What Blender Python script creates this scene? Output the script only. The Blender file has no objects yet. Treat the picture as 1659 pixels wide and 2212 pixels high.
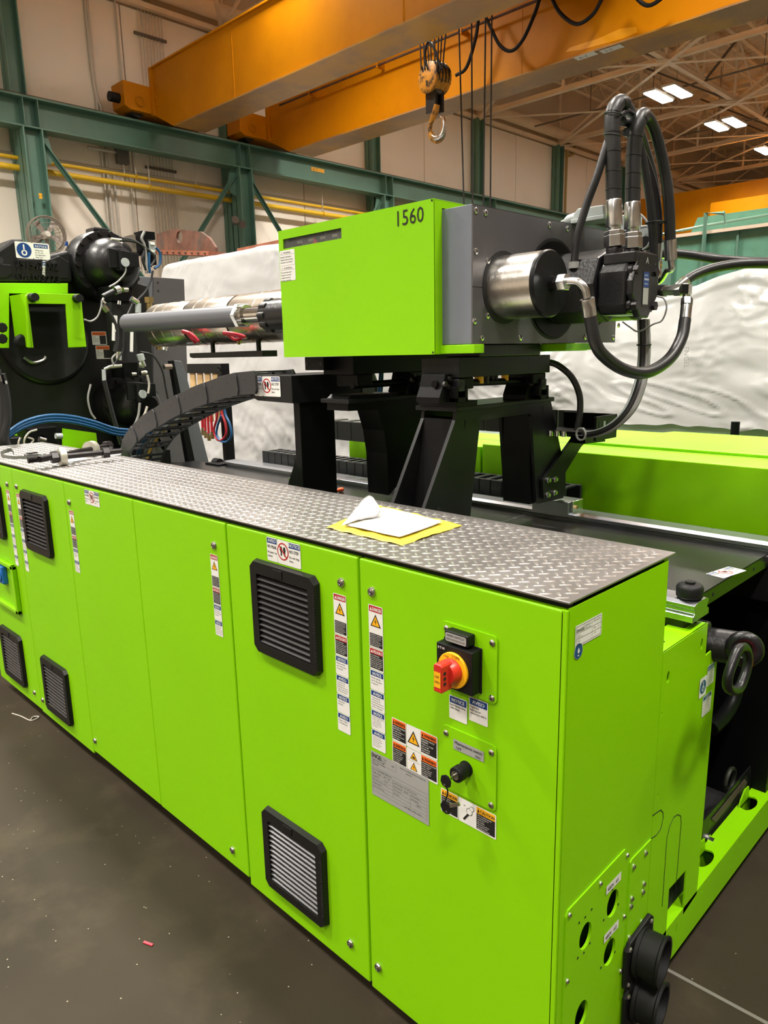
import bpy, bmesh, math, random
import numpy as np
from mathutils import Vector, Matrix, noise
random.seed(4)
S = bpy.context.scene
COL = S.collection
PI = math.pi
# ------------------------------------------------------------------ camera, world, lights, exposure
FPX, CX, CY = 1583.6, 829.5, 1106.0
CAM = np.array([0.699, -1.2, 1.82])
YAW, PIT, ROL = [math.radians(v) for v in (-44.92, 12.215, -1.256)]
fw = np.array([math.sin(YAW)*math.cos(PIT), math.cos(YAW)*math.cos(PIT), -math.sin(PIT)])
rt = np.array([math.cos(YAW), -math.sin(YAW), 0.0]); up = np.cross(rt, fw)
rt2 = math.cos(ROL)*rt + math.sin(ROL)*up; up2 = -math.sin(ROL)*rt + math.cos(ROL)*up
RM = np.array([rt2, up2, fw])
cd = bpy.data.cameras.new('camera'); cam = bpy.data.objects.new('camera', cd); COL.objects.link(cam)
cam.matrix_world = Matrix(((rt2[0], up2[0], -fw[0], CAM[0]), (rt2[1], up2[1], -fw[1], CAM[1]), (rt2[2], up2[2], -fw[2], CAM[2]), (0, 0, 0, 1)))
cd.sensor_fit = 'VERTICAL'; cd.sensor_height = 36; cd.lens = 36*FPX/2212; cd.clip_start = 0.05; cd.clip_end = 200
S.camera = cam
S.view_settings.view_transform = 'Standard'; S.view_settings.look = 'None'; S.view_settings.gamma = 1
S.view_settings.use_curve_mapping = False
S.view_settings.exposure = 0.0
W = bpy.data.worlds.new('hall_air'); S.world = W; W.use_nodes = True
W.node_tree.nodes['Background'].inputs[0].default_value = (1.0, 0.93, 0.84, 1)
W.node_tree.nodes['Background'].inputs[1].default_value = 0.12
LAMP_POWER = 345
LAMP_COL = (1.0, 0.945, 0.86)
LAMP_Z = 8.62
LAMP_XY = [(x, y) for x in (-9.2, -3.2, 2.8) for y in (20.15, 24.3, 28.7, 15.4, 11.3, 6.9, 1.6, -3.2, -9.0)]
for i, (x, y) in enumerate(LAMP_XY):
    l = bpy.data.lights.new('bay_light', 'AREA'); l.shape = 'RECTANGLE'; l.size = 0.62; l.size_y = 1.15
    l.energy = LAMP_POWER*(2.1 if x < -9 and y < 14 and y != 6.9 else 0.75 if y == 6.9 else 1); l.color = LAMP_COL
    o = bpy.data.objects.new('bay_light', l); o.location = (x, y, LAMP_Z-0.06); l.spread = 2.35; COL.objects.link(o)

def A(px, py, x=None, y=None, z=None):
    """a point of the measured photograph ray on a plane of the hall, in metres"""
    d = RM.T @ np.array([(px-CX)/FPX, -(py-CY)/FPX, 1.0])
    ax, v = (0, x) if x is not None else (1, y) if y is not None else (2, z)
    return Vector(CAM + d*(v-CAM[ax])/d[ax])

# ------------------------------------------------------------------ materials
def mat(name, col, rough=0.5, metal=0.0, bump=0.0, bscale=200, var=0.0, vscale=6, spec=0.5, coat=0.0, dirt=None, dscale=3, dlo=.5, dhi=.65, emit=None, es=0, aniso=None):
    m = bpy.data.materials.new(name); m.use_nodes = True
    nt = m.node_tree; b = nt.nodes['Principled BSDF']; N = nt.nodes.new; L = nt.links.new
    b.inputs['Base Color'].default_value = (*col, 1); b.inputs['Roughness'].default_value = rough
    b.inputs['Metallic'].default_value = metal; b.inputs['Specular IOR Level'].default_value = spec
    b.inputs['Coat Weight'].default_value = coat; b.inputs['Coat Roughness'].default_value = 0.15
    tc = N('ShaderNodeTexCoord')
    src = None
    if var:
        n = N('ShaderNodeTexNoise'); n.inputs['Scale'].default_value = vscale; n.inputs['Detail'].default_value = 5
        L(tc.outputs['Object'], n.inputs['Vector'])
        r = N('ShaderNodeValToRGB'); r.color_ramp.elements[0].position = .3; r.color_ramp.elements[1].position = .7
        r.color_ramp.elements[0].color = (*[max(0, c*(1-var)) for c in col], 1); r.color_ramp.elements[1].color = (*[min(1, c*(1+var)) for c in col], 1)
        L(n.outputs['Fac'], r.inputs['Fac']); src = r.outputs['Color']
    if dirt:
        n2 = N('ShaderNodeTexNoise'); n2.inputs['Scale'].default_value = dscale; n2.inputs['Detail'].default_value = 8; n2.inputs['Roughness'].default_value = .65
        L(tc.outputs['Object'], n2.inputs['Vector'])
        r2 = N('ShaderNodeValToRGB'); r2.color_ramp.elements[0].position = dlo; r2.color_ramp.elements[1].position = dhi
        L(n2.outputs['Fac'], r2.inputs['Fac'])
        mx = N('ShaderNodeMix'); mx.data_type = 'RGBA'; L(r2.outputs['Color'], mx.inputs['Factor'])
        if src: L(src, mx.inputs['A'])
        else: mx.inputs['A'].default_value = (*col, 1)
        mx.inputs['B'].default_value = (*dirt, 1); src = mx.outputs['Result']
    if src: L(src, b.inputs['Base Color'])
    if bump:
        n3 = N('ShaderNodeTexNoise'); n3.inputs['Scale'].default_value = bscale; n3.inputs['Detail'].default_value = 3
        if aniso:
            mp = N('ShaderNodeMapping'); mp.inputs['Scale'].default_value = aniso
            L(tc.outputs['Object'], mp.inputs['Vector']); L(mp.outputs['Vector'], n3.inputs['Vector'])
        else: L(tc.outputs['Object'], n3.inputs['Vector'])
        bp = N('ShaderNodeBump'); bp.inputs['Strength'].default_value = bump; bp.inputs['Distance'].default_value = 0.002
        L(n3.outputs['Fac'], bp.inputs['Height']); L(bp.outputs['Normal'], b.inputs['Normal'])
    if emit:
        b.inputs['Emission Color'].default_value = (*emit, 1); b.inputs['Emission Strength'].default_value = es
    return m
GREEN = (0.222, 0.56, 0.001)
M = dict(
    green=mat('lime_powder_coat', GREEN, .38, bump=.05, bscale=260, var=.03, vscale=2, spec=.25),
    green2=mat('lime_powder_coat_satin', GREEN, .3, bump=.05, bscale=260, spec=.3),
    black=mat('black_paint', (.004, .004, .0045), .4, bump=.08, bscale=150, spec=.12),
    plate=mat('black_plate_scuffed', (.009, .0095, .010), .36, dirt=(.022, .022, .022), dscale=9, dlo=.62, dhi=.8, spec=.2),
    cast=mat('black_cast_iron_paint', (.008, .008, .009), .34, bump=.5, bscale=90, spec=.4),
    grey=mat('dark_grey_steel_panel', (.10, .096, .10), .36, metal=.35, var=.08, vscale=5),
    greylit=mat('lit_grey_panel', (.17, .19, .23), .38, metal=.25, var=.06, vscale=4),  # housing grey made paler and bluer: light on its front side is in the colour
    greytube=mat('grey_painted_tube', (.10, .105, .12), .4, bump=.05),
    steel=mat('brushed_steel', (.62, .60, .56), .27, metal=1, bump=.25, bscale=25, aniso=(30, 2, 2)),
    table=mat('black_table_sheet', (.006, .006, .0065), .24, spec=.35),
    chrome=mat('polished_steel', (.72, .72, .72), .12, metal=1),
    zinc=mat('zinc_plated_steel', (.70, .72, .73), .24, metal=1, var=.15, vscale=30),
    lock=mat('lock_nickel', (.55, .54, .50), .22, metal=1),
    rail=mat('ground_steel_rail', (.42, .44, .48), .28, metal=1),
    alu=mat('tread_plate_aluminium', (.29, .27, .26), .40, metal=.8, var=.15, vscale=7),
    aluhi=mat('tread_plate_bars', (.56, .53, .51), .27, metal=.8, var=.2, vscale=9),
    barrel=mat('heater_band_steel', (.68, .61, .53), .27, metal=1, var=.15, vscale=8, bump=.25, bscale=12),
    rubber=mat('black_rubber', (.007, .007, .0075), .5, bump=.1, bscale=120, spec=.25),
    hose=mat('hydraulic_hose_rubber', (.015, .015, .016), .40, bump=.15, bscale=90),
    chain=mat('chain_plastic', (.020, .021, .024), .45, bump=.1, bscale=60),
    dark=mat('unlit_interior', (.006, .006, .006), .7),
    red=mat('red_plastic', (.55, .025, .015), .35),
    redhandle=mat('red_handle', (.62, .02, .05), .35),
    yellow=mat('yellow_ring', (.95, .47, .01), .4),
    blue=mat('blue_hose', (.004, .07, .19), .4),
    redhose=mat('red_hose', (.35, .01, .02), .45),
    brass=mat('brass_fitting', (.42, .30, .13), .35, metal=.9),
    cable=mat('grey_cable', (.25, .25, .24), .5),
    conn=mat('grey_connector', (.38, .42, .42), .5),
    film=mat('white_shrink_film', (.37, .368, .365), .30, bump=.9, bscale=9, var=.07, vscale=1.2, spec=.45),
    filmgreen=mat('teal_machine_base', (.66, .78, .75), .4),
    rust=mat('rusty_steel', (.10, .040, .022), .7, var=.5, vscale=5, dirt=(.06, .04, .03), dscale=4, bump=.3, bscale=40),
    rustbar=mat('rust_red_bar', (.20, .06, .028), .6, var=.3),
    steelgreen=mat('green_structural_paint', (.095, .205, .155), .4, var=.12, vscale=1.5),
    wall=mat('precast_wall_paint', (.92, .83, .72), .75, var=.05, vscale=.6, dirt=(.80, .71, .60), dscale=.8, dlo=.55, dhi=.8),
    wallup=mat('upper_wall_panel', (.62, .52, .41), .75, var=.08, vscale=.5),
    orange=mat('crane_yellow_paint', (.58, .212, .0005), .45, var=.05, vscale=.6, spec=.15, dirt=(.46, .155, .0005), dscale=.5, dlo=.45, dhi=.75),
    orangeunder=mat('crane_underside_brown', (.32, .175, .075), .4, spec=.2, var=.1, vscale=1, dirt=(.46, .23, .04), dscale=1.2, dlo=.45, dhi=.6),  # browner than the girder sides, blotched with orange
    retouch=mat('crane_yellow_retouch', (.80, .34, .005), .4),
    truss=mat('truss_primer', (.80, .66, .50), .6, var=.08, vscale=2),
    trussdark=mat('dark_brace_steel', (.13, .105, .08), .6),
    deck=mat('roof_deck_steel', (.78, .63, .46), .6),
    pipe=mat('gas_pipe_yellow', (.80, .50, .02), .4),
    conduit=mat('conduit_galvanised', (.60, .56, .50), .4, metal=.3),
    blackiron=mat('black_wire_rope', (.02, .018, .016), .5),
    hookpaint=mat('worn_hook_block_paint', (.62, .27, .02), .5, dirt=(.03, .022, .018), dscale=9, dlo=.48, dhi=.62),
    lens=mat('lit_panel', (1, 1, 1), .5, emit=(1, .95, .85), es=22),
    wood=mat('pine_slats', (.55, .36, .16), .6, var=.2, vscale=12),
    pouch=mat('yellow_tape', (.78, .62, .06), .35, bump=.3, bscale=30),
    paper=mat('paper_sheet', (.52, .51, .52), .5),
    strap=mat('grey_green_strap', (.10, .11, .09), .6),
    blackox=mat('black_oxide_bolt', (.022, .019, .020), .32, metal=.5),
    toolorange=mat('orange_handle', (.75, .10, .01), .35),
    bluep=mat('blue_socket', (.01, .13, .42), .4),
    s_white=mat('label_white', (.75, .75, .72), .35), s_red=mat('label_red', (.42, .008, .01), .35), s_black=mat('label_black', (.012, .012, .012), .35),
    s_blue=mat('label_blue', (.006, .045, .20), .35), s_orange=mat('label_orange', (.80, .14, .01), .35), s_yellow=mat('label_yellow', (.85, .42, .01), .35),
    s_silver=mat('label_silver', (.42, .43, .42), .35, metal=.3), s_grey=mat('label_grey', (.3, .3, .3), .4),
)
# floor: polished stained concrete
def floor_mat():
    m = mat('polished_concrete', (.036, .028, .018), .6, var=.35, vscale=.8, spec=.12, dirt=(.058, .046, .028), dscale=2.2, dlo=.5, dhi=.75, bump=.25, bscale=20)
    nt = m.node_tree; N = nt.nodes.new; L = nt.links.new; b = nt.nodes['Principled BSDF']
    tc = N('ShaderNodeTexCoord'); v = N('ShaderNodeTexVoronoi'); v.inputs['Scale'].default_value = 22; L(tc.outputs['Object'], v.inputs['Vector'])
    r = N('ShaderNodeValToRGB'); r.color_ramp.elements[0].position = .03; r.color_ramp.elements[0].color = (1, 1, 1, 1); r.color_ramp.elements[1].position = .06; r.color_ramp.elements[1].color = (0, 0, 0, 1)
    L(v.outputs['Distance'], r.inputs['Fac'])
    mx = N('ShaderNodeMix'); mx.data_type = 'RGBA'; mx.inputs['B'].default_value = (.4, .33, .26, 1)
    old = b.inputs['Base Color'].links[0].from_socket; L(old, mx.inputs['A']); L(r.outputs['Color'], mx.inputs['Factor']); L(mx.outputs['Result'], b.inputs['Base Color'])
    return m
M['floor'] = floor_mat()
def pouch_mat():
    m = bpy.data.materials.new('clear_plastic_film'); m.use_nodes = True
    b = m.node_tree.nodes['Principled BSDF']; b.inputs['Base Color'].default_value = (.9, .9, .88, 1); b.inputs['Roughness'].default_value = .12
    b.inputs['Alpha'].default_value = .28
    return m
M['clear'] = pouch_mat(); M['pane'] = pouch_mat(); M['pane'].node_tree.nodes['Principled BSDF'].inputs['Alpha'].default_value = .05; M['guard'] = mat('guard_wire_bronze', (.16, .13, .10), .5)

# ------------------------------------------------------------------ helpers
ORG = {}
def thing(name, loc, label, cat, group=None):
    o = bpy.data.objects.new(name, None); o.location = loc; o.empty_display_size = .05; COL.objects.link(o)
    o['label'] = label; o['category'] = cat
    if group: o['group'] = group
    ORG[o.name] = Vector(loc); return o
def tag(o, label=None, cat=None, group=None, kind=None):
    if label: o['label'] = label
    if cat: o['category'] = cat
    if group: o['group'] = group
    if kind: o['kind'] = kind
    return o
def frame_of(d):
    d = d.normalized(); a = Vector((0, 0, 1)) if abs(d.z) < .9 else Vector((1, 0, 0))
    u = d.cross(a).normalized(); return u, d.cross(u).normalized(), d
class MB:
    def __init__(s): s.v = []; s.f = []; s.m = []; s.mi = 0; s.sm = []; s.smooth = False
    def add(s, vs, fs):
        k = len(s.v); s.v += [tuple(v) for v in vs]
        for f in fs: s.f.append([k+i for i in f]); s.m.append(s.mi); s.sm.append(s.smooth)
        return s
    def box(s, x0, x1, y0, y1, z0, z1):
        x0, x1 = sorted((x0, x1)); y0, y1 = sorted((y0, y1)); z0, z1 = sorted((z0, z1))
        return s.add([(x, y, z) for x in (x0, x1) for y in (y0, y1) for z in (z0, z1)],
            [(0, 1, 3, 2), (4, 6, 7, 5), (0, 4, 5, 1), (2, 3, 7, 6), (0, 2, 6, 4), (1, 5, 7, 3)])
    def obox(s, c, u, v, w, a, b, d):
        c = Vector(c); u = Vector(u).normalized(); v = Vector(v).normalized(); w = Vector(w).normalized()
        P = [c+u*(i*a/2)+v*(j*b/2)+w*(k*d/2) for i in (-1, 1) for j in (-1, 1) for k in (-1, 1)]
        return s.add(P, [(0, 1, 3, 2), (4, 6, 7, 5), (0, 4, 5, 1), (2, 3, 7, 6), (0, 2, 6, 4), (1, 5, 7, 3)])
    def bar(s, p, q, a, b=None, upv=(0, 0, 1)):
        p = Vector(p); q = Vector(q); d = (q-p); L = d.length; d.normalize(); upv = Vector(upv)
        if abs(d.dot(upv)) > .95: upv = Vector((1, 0, 0))
        u = d.cross(upv).normalized(); w = u.cross(d)
        return s.obox((p+q)/2, d, u, w, L, a, b or a)
    def prism(s, pts, off):
        n = len(pts); off = Vector(off); P = [Vector(p) for p in pts]; Q = [p+off for p in P]
        return s.add(P+Q, [tuple(range(n))[::-1], tuple(range(n, 2*n))] + [(i, (i+1) % n, n+(i+1) % n, n+i) for i in range(n)])
    def tube(s, pts, r, n=10, caps=True):
        P = [Vector(p) for p in pts]; R = r if isinstance(r, (list, tuple)) else [r]*len(P)
        u = None; rings = []
        for i, p in enumerate(P):
            d = (P[min(i+1, len(P)-1)]-P[max(i-1, 0)]).normalized()
            if u is None: u = frame_of(d)[0]
            else:
                u = (u-d*u.dot(d))
                u = u.normalized() if u.length > 1e-6 else frame_of(d)[0]
            w = d.cross(u)
            rings.append([p+(u*math.cos(2*PI*k/n)+w*math.sin(2*PI*k/n))*R[i] for k in range(n)])
        o = s.smooth; s.smooth = True
        s.add([v for g in rings for v in g], [(i*n+k, i*n+(k+1) % n, (i+1)*n+(k+1) % n, (i+1)*n+k) for i in range(len(P)-1) for k in range(n)])
        s.smooth = False
        if caps: s.add(rings[0], [tuple(range(n))[::-1]]); s.add(rings[-1], [tuple(range(n))])
        s.smooth = o; return s
    def cyl(s, p, q, r, n=20): return s.lathe(p, q, [(0, r), (1, r)], n)
    def lathe(s, p, q, prof, n=24):
        """prof: (t along p->q in 0..1, radius), flat ends, sharp profile corners"""
        p = Vector(p); q = Vector(q); u, w, d = frame_of(q-p)
        ring = lambda t, r: [p+(q-p)*t+(u*math.cos(2*PI*k/n)+w*math.sin(2*PI*k/n))*r for k in range(n)]
        o = s.smooth; s.smooth = True
        for (t0, r0), (t1, r1) in zip(prof, prof[1:]):
            s.add(ring(t0, r0)+ring(t1, r1), [(k, (k+1) % n, n+(k+1) % n, n+k) for k in range(n)])
        s.smooth = False
        if prof[0][1] > 1e-5: s.add(ring(*prof[0]), [tuple(range(n))[::-1]])
        if prof[-1][1] > 1e-5: s.add(ring(*prof[-1]), [tuple(range(n))])
        s.smooth = o; return s
    def hexa(s, p, q, r): return s.lathe_flat(p, q, r, 6)
    def lathe_flat(s, p, q, r, n):
        p = Vector(p); q = Vector(q); u, w, d = frame_of(q-p)
        a = [p+(u*math.cos(2*PI*k/n)+w*math.sin(2*PI*k/n))*r for k in range(n)]
        return s.prism(a, q-p)
    def torus(s, c, nrm, R, r, n=28, m=10, a0=0, a1=2*PI):
        u, w, d = frame_of(Vector(nrm)); c = Vector(c); k = n+1 if a1-a0 < 2*PI-.01 else n
        pts = [c+(u*math.cos(a0+(a1-a0)*i/n)+w*math.sin(a0+(a1-a0)*i/n))*R for i in range(k)]
        if k == n: pts.append(pts[0])
        return s.tube(pts, r, m, caps=k != n)
    def ringplate(s, outer, inner, off):
        n = len(outer); off = Vector(off); O = [Vector(p) for p in outer]; I = [Vector(p) for p in inner]
        V = O+I+[p+off for p in O]+[p+off for p in I]; F = []
        for i in range(n):
            j = (i+1) % n
            F += [(i, j, n+j, n+i), (2*n+i, 3*n+i, 3*n+j, 2*n+j), (i, 2*n+i, 2*n+j, j), (n+i, n+j, 3*n+j, 3*n+i)]
        return s.add(V, F)
    def build(s, name, m, parent=None, bevel=0, seg=2, sub=0, loc=None, recalc=True):
        me = bpy.data.meshes.new(name)
        org = ORG[parent.name] if parent else (Vector(loc) if loc is not None else Vector((0, 0, 0)))
        me.from_pydata([tuple(Vector(v)-org) for v in s.v], [], s.f)
        for k in (m if isinstance(m, (list, tuple)) else [m]): me.materials.append(M[k] if isinstance(k, str) else k)
        me.polygons.foreach_set('material_index', s.m); me.polygons.foreach_set('use_smooth', s.sm)
        if recalc:
            b = bmesh.new(); b.from_mesh(me)
            if any(s.sm): bmesh.ops.remove_doubles(b, verts=b.verts, dist=1e-6)
            bmesh.ops.recalc_face_normals(b, faces=b.faces); b.to_mesh(me); b.free()
            if any(s.sm): me.set_sharp_from_angle(angle=math.radians(38))
        me.update()
        o = bpy.data.objects.new(name, me); COL.objects.link(o)
        if parent: o.parent = parent; ORG[o.name] = org
        else: o.location = org; ORG[o.name] = org
        if bevel:
            bm_ = o.modifiers.new('edge', 'BEVEL'); bm_.width = bevel; bm_.segments = seg; bm_.limit_method = 'ANGLE'; bm_.angle_limit = math.radians(50); bm_.harden_normals = False
        if sub:
            sm_ = o.modifiers.new('sub', 'SUBSURF'); sm_.levels = sub; sm_.render_levels = sub
        return o
def dup(o, d, parent=None):
    c = o.copy(); COL.objects.link(c); p = parent or o.parent
    if p: c.parent = p
    c.location = Vector(o.location)+Vector(d)-((ORG[p.name]-ORG[o.name]) if p else Vector((0, 0, 0)))
    ORG[c.name] = (ORG[p.name] if p else ORG[o.name])
    return c
def bz(pts, n=8):
    """smooth curve through points (Catmull-Rom)"""
    P = [Vector(p) for p in pts]; P = [P[0]*2-P[1]]+P+[P[-1]*2-P[-2]]; out = []
    for i in range(1, len(P)-2):
        a, b, c, d = P[i-1:i+3]
        for k in range(n):
            t = k/n; out.append(.5*((2*b)+(c-a)*t+(2*a-5*b+4*c-d)*t*t+(3*b-a-3*c+d)*t**3))
    out.append(P[-2]); return out
# flat print: letters from the built-in font
GL = {}
def glyphs(txt):
    if txt in GL: return GL[txt]
    cu = bpy.data.curves.new('t', 'FONT'); cu.body = txt; cu.size = 1; cu.resolution_u = 2
    ob = bpy.data.objects.new('t', cu); COL.objects.link(ob)
    dg = bpy.context.evaluated_depsgraph_get(); me = bpy.data.meshes.new_from_object(ob.evaluated_get(dg))
    v = [(a.co.x, a.co.y) for a in me.vertices]; f = [tuple(p.vertices) for p in me.polygons]
    bpy.data.objects.remove(ob); bpy.data.curves.remove(cu); bpy.data.meshes.remove(me)
    if v: mn = min(a[0] for a in v); mxx = max(a[0] for a in v); v = [(a-mn, b) for a, b in v]; w = mxx-mn
    else: w = 0
    GL[txt] = (v, f, w); return GL[txt]
class Print:
    """a flat printed label: rectangles, polygons and lettering laid out in metres (x right, y down from the top left)"""
    MATS = ['s_white', 's_red', 's_black', 's_blue', 's_orange', 's_yellow', 's_silver', 's_grey']
    K = dict(w=0, r=1, k=2, b=3, o=4, y=5, s=6, g=7)
    def __init__(s, o, u, v): s.o = Vector(o); s.u = Vector(u).normalized(); s.v = Vector(v).normalized(); s.n = s.u.cross(s.v); s.mb = MB(); s.L = .0006
    def P(s, x, y, h): return s.o+s.u*x-s.v*y+s.n*h
    def poly(s, pts, c, lift=0): s.mb.mi = s.K[c]; s.mb.add([s.P(x, y, s.L+lift*.0003) for x, y in pts], [tuple(range(len(pts)))]); return s
    def rect(s, x, y, w, h, c, lift=0): return s.poly([(x, y), (x, y+h), (x+w, y+h), (x+w, y)], c, lift)
    def rrect(s, x, y, w, h, c, lift=0, r=None):
        r = r or min(w, h)*.08
        return s.poly([(x+r, y), (x, y+r), (x, y+h-r), (x+r, y+h), (x+w-r, y+h), (x+w, y+h-r), (x+w, y+r), (x+w-r, y)], c, lift)
    def circle(s, x, y, r, c, lift=0, n=20): return s.poly([(x+r*math.cos(-2*PI*k/n), y+r*math.sin(-2*PI*k/n)) for k in range(n)], c, lift)
    def text(s, t, x, y, size, c, lift=2, maxw=None, align='l', bold=0):
        """y: baseline"""
        v, f, w = glyphs(t)
        if not v: return s
        sx = size
        if maxw and w*size > maxw: sx = maxw/w
        if align == 'c': x -= w*sx/2
        if align == 'r': x -= w*sx
        s.mb.mi = s.K[c]
        for dx in ([0, bold*size] if bold else [0]):
            s.mb.add([s.P(x+a*sx+dx, y-b*size, s.L+lift*.0003+(dx > 0)*.0001) for a, b in v], f)
        return s
    def tri(s, cx, y, w, c='y', sym=True):
        h = w*.9
        s.poly([(cx, y), (cx-w/2, y+h), (cx+w/2, y+h)], 'k', 1); i = .12
        s.poly([(cx, y+h*.17), (cx-w*.37, y+h*.92), (cx+w*.37, y+h*.92)], c, 2)
        if sym: s.poly([(cx+w*.03, y+h*.3), (cx-w*.09, y+h*.62), (cx, y+h*.60), (cx-w*.03, y+h*.88), (cx+w*.09, y+h*.53), (cx, y+h*.55)], 'k', 3)
        return s
    def para(s, lines, x, y, size, lead, c, maxw=None, bold=0):
        for i, t in enumerate(lines): s.text(t, x, y+i*lead, size, c, 2, maxw, bold=bold)
        return s
    def build(s, name, parent): return s.mb.build(name, s.MATS, parent, recalc=False)
def holed_plate(name, outer, holes, origin, u, v, th, m, parent, bevel=0):
    """a sheet with real holes: 2D filled curve extruded; outer / holes are lists of (a, b) in the u, v plane"""
    cu = bpy.data.curves.new(name, 'CURVE'); cu.dimensions = '2D'; cu.fill_mode = 'BOTH'; cu.extrude = th/2
    for pts in [outer]+holes:
        sp = cu.splines.new('POLY'); sp.points.add(len(pts)-1)
        for p, (a, b) in zip(sp.points, pts): p.co = (a, b, 0, 1)
        sp.use_cyclic_u = True
    ob = bpy.data.objects.new('t', cu); COL.objects.link(ob)
    dg = bpy.context.evaluated_depsgraph_get(); me = bpy.data.meshes.new_from_object(ob.evaluated_get(dg))
    u = Vector(u); v = Vector(v); n = u.cross(v); o0 = Vector(origin)
    mb = MB(); mb.add([o0+u*a.co.x+v*a.co.y+n*(a.co.z-th/2) for a in me.vertices], [tuple(p.vertices) for p in me.polygons])
    bpy.data.objects.remove(ob); bpy.data.curves.remove(cu); bpy.data.meshes.remove(me)
    return mb.build(name, m, parent, recalc=True)
def ell(cx, cy, a, b=None, n=24, rot=0):
    b = b or a; c, s_ = math.cos(rot), math.sin(rot)
    return [(cx+a*math.cos(t)*c-b*math.sin(t)*s_, cy+a*math.cos(t)*s_+b*math.sin(t)*c) for t in [2*PI*k/n for k in range(n)]]
X, Y, Z = Vector((1, 0, 0)), Vector((0, 1, 0)), Vector((0, 0, 1))
# ================================================================== THE HALL
mb = MB(); mb.box(-15, 14, -14, 42, -.1, 0); tag(mb.build('floor', 'floor'), kind='structure')
a = A(1436, 2092, z=0); b = A(1659, 2212, z=0); d = (b-a)
mb = MB(); mb.bar(a-d*3+Z*.0005, b+d*2+Z*.0005, .012, .002); tag(mb.build('trim_1', mat('joint_filler', (.16, .15, .13), .8)), kind='structure')
mb = MB(); mb.box(-15, -14.68, -14, 42, 0, 11.2); wl = tag(mb.build('wall_left', 'wallup'), kind='structure'); ORG[wl.name] = Vector()
YC = [4.63+4.6*k for k in range(-3, 8)]
proto = None
for k in range(-5, 15):
    y0 = YC[3]+2.3*(k)-0.0
    if proto is None:
        p0 = y0; proto = MB().box(-14.68, -14.6, y0+.012, y0+2.288, .02, 8.78).build('wall_panel', 'wall', wl, bevel=.01)
    else: dup(proto, (0, y0-p0, 0))
for s_, n in ((42, 'wall_back'),):
    tag(MB().box(-15, 14, 41.9, 42, 0, 11.2).build(n, 'wallup'), kind='structure')
tag(MB().box(-15, 14, -14.1, -14, 0, 11.2).build('wall_front', 'wall'), kind='structure')
tag(MB().box(13.9, 14, -14, 42, 0, 11.2).build('wall_right', 'wall'), kind='structure')
mb = MB(); V = []; F = []; nn = 0; y = -14.0
prof = []
while y < 42: prof += [(y, 10.95), (y+.18, 10.95), (y+.22, 10.87), (y+.28, 10.87)]; y += .32
n = len(prof); mb.add([(-15, a, b) for a, b in prof]+[(14, a, b) for a, b in prof], [(i, i+1, n+i+1, n+i) for i in range(n-1)])
tag(mb.build('ceiling', 'deck'), kind='structure')
def hcol(mb, x, y, w, z0, z1, t=.025):
    mb.box(x-w/2, x+w/2, y-w/2, y-w/2+t, z0, z1); mb.box(x-w/2, x+w/2, y+w/2-t, y+w/2, z0, z1); mb.box(x-t/2, x+t/2, y-w/2, y+w/2, z0, z1)
wn = ['by the ceiling fan wall, first in view', 'second in view, behind the knee-braced one', 'behind the crane hook', 'under the first roof truss seen whole', 'beside the yellow riser pipe', 'farthest along, near the distant crane']
for i, y in enumerate(YC[3:9]):
    t = thing('wall_column', (-14.42, y, 0), 'tall green H-section column against the pale wall, '+['first from the near edge', 'second from the near edge, behind the yellow pipes', 'third from the near edge, between girder and rail beam', 'fourth from the near edge, right behind the hanging pendant wires', 'fifth from the near edge, before the yellow riser', 'sixth and farthest from the near edge'][i].replace('\'s', ''), 'column', 'green wall columns')
    mb = MB(); hcol(mb, -14.42, y, .30, 0, 8.8); mb.build('column_shaft', 'steelgreen', t, bevel=.004)
# crane runway on its own columns
RX = -14.0
t = thing('crane_runway_beam', (RX, 4, 5.95), 'long green I-beam runway with dark crane rail on top', 'beam')
mb = MB(); mb.box(RX-.2, RX+.2, -13, 41, 6.40, 6.44); mb.build('top_flange', 'steelgreen', t, bevel=.004)
mb = MB(); mb.box(RX-.17, RX+.17, -13, 41, 5.92, 5.95); mb.build('bottom_flange', 'steelgreen', t, bevel=.004)
mb = MB(); mb.box(RX-.01, RX+.01, -13, 41, 5.95, 6.40); mb.build('web', 'steelgreen', t)
mb = MB(); mb.box(RX-.05, RX+.05, -13, 41, 6.44, 6.50); mb.box(RX-.12, RX+.12, -13, 41, 6.44, 6.45); mb.build('crane_rail', 'rust', t)
st = None
for y in YC[2:9]:
    for dy in (-.13, .13):
        if st is None: st = MB().box(RX-.19, RX+.19, y+dy-.008, y+dy+.008, 5.95, 6.40).build('stiffener', 'steelgreen', t); y00 = y+dy
        else: dup(st, (0, y+dy-y00, 0))
Print(A(655, 358, x=RX+.011), -Y, Z)
pr = Print(A(672, 360, x=RX+.02), Y, Z); pr.rect(0, 0, .42, .09, 'y'); pr.text('15 T', .05, .08, .09, 'k'); pr.build('capacity_sign', t)
mids = [(YC[i]+YC[i+1])/2 for i in range(len(YC)-1)]
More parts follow.
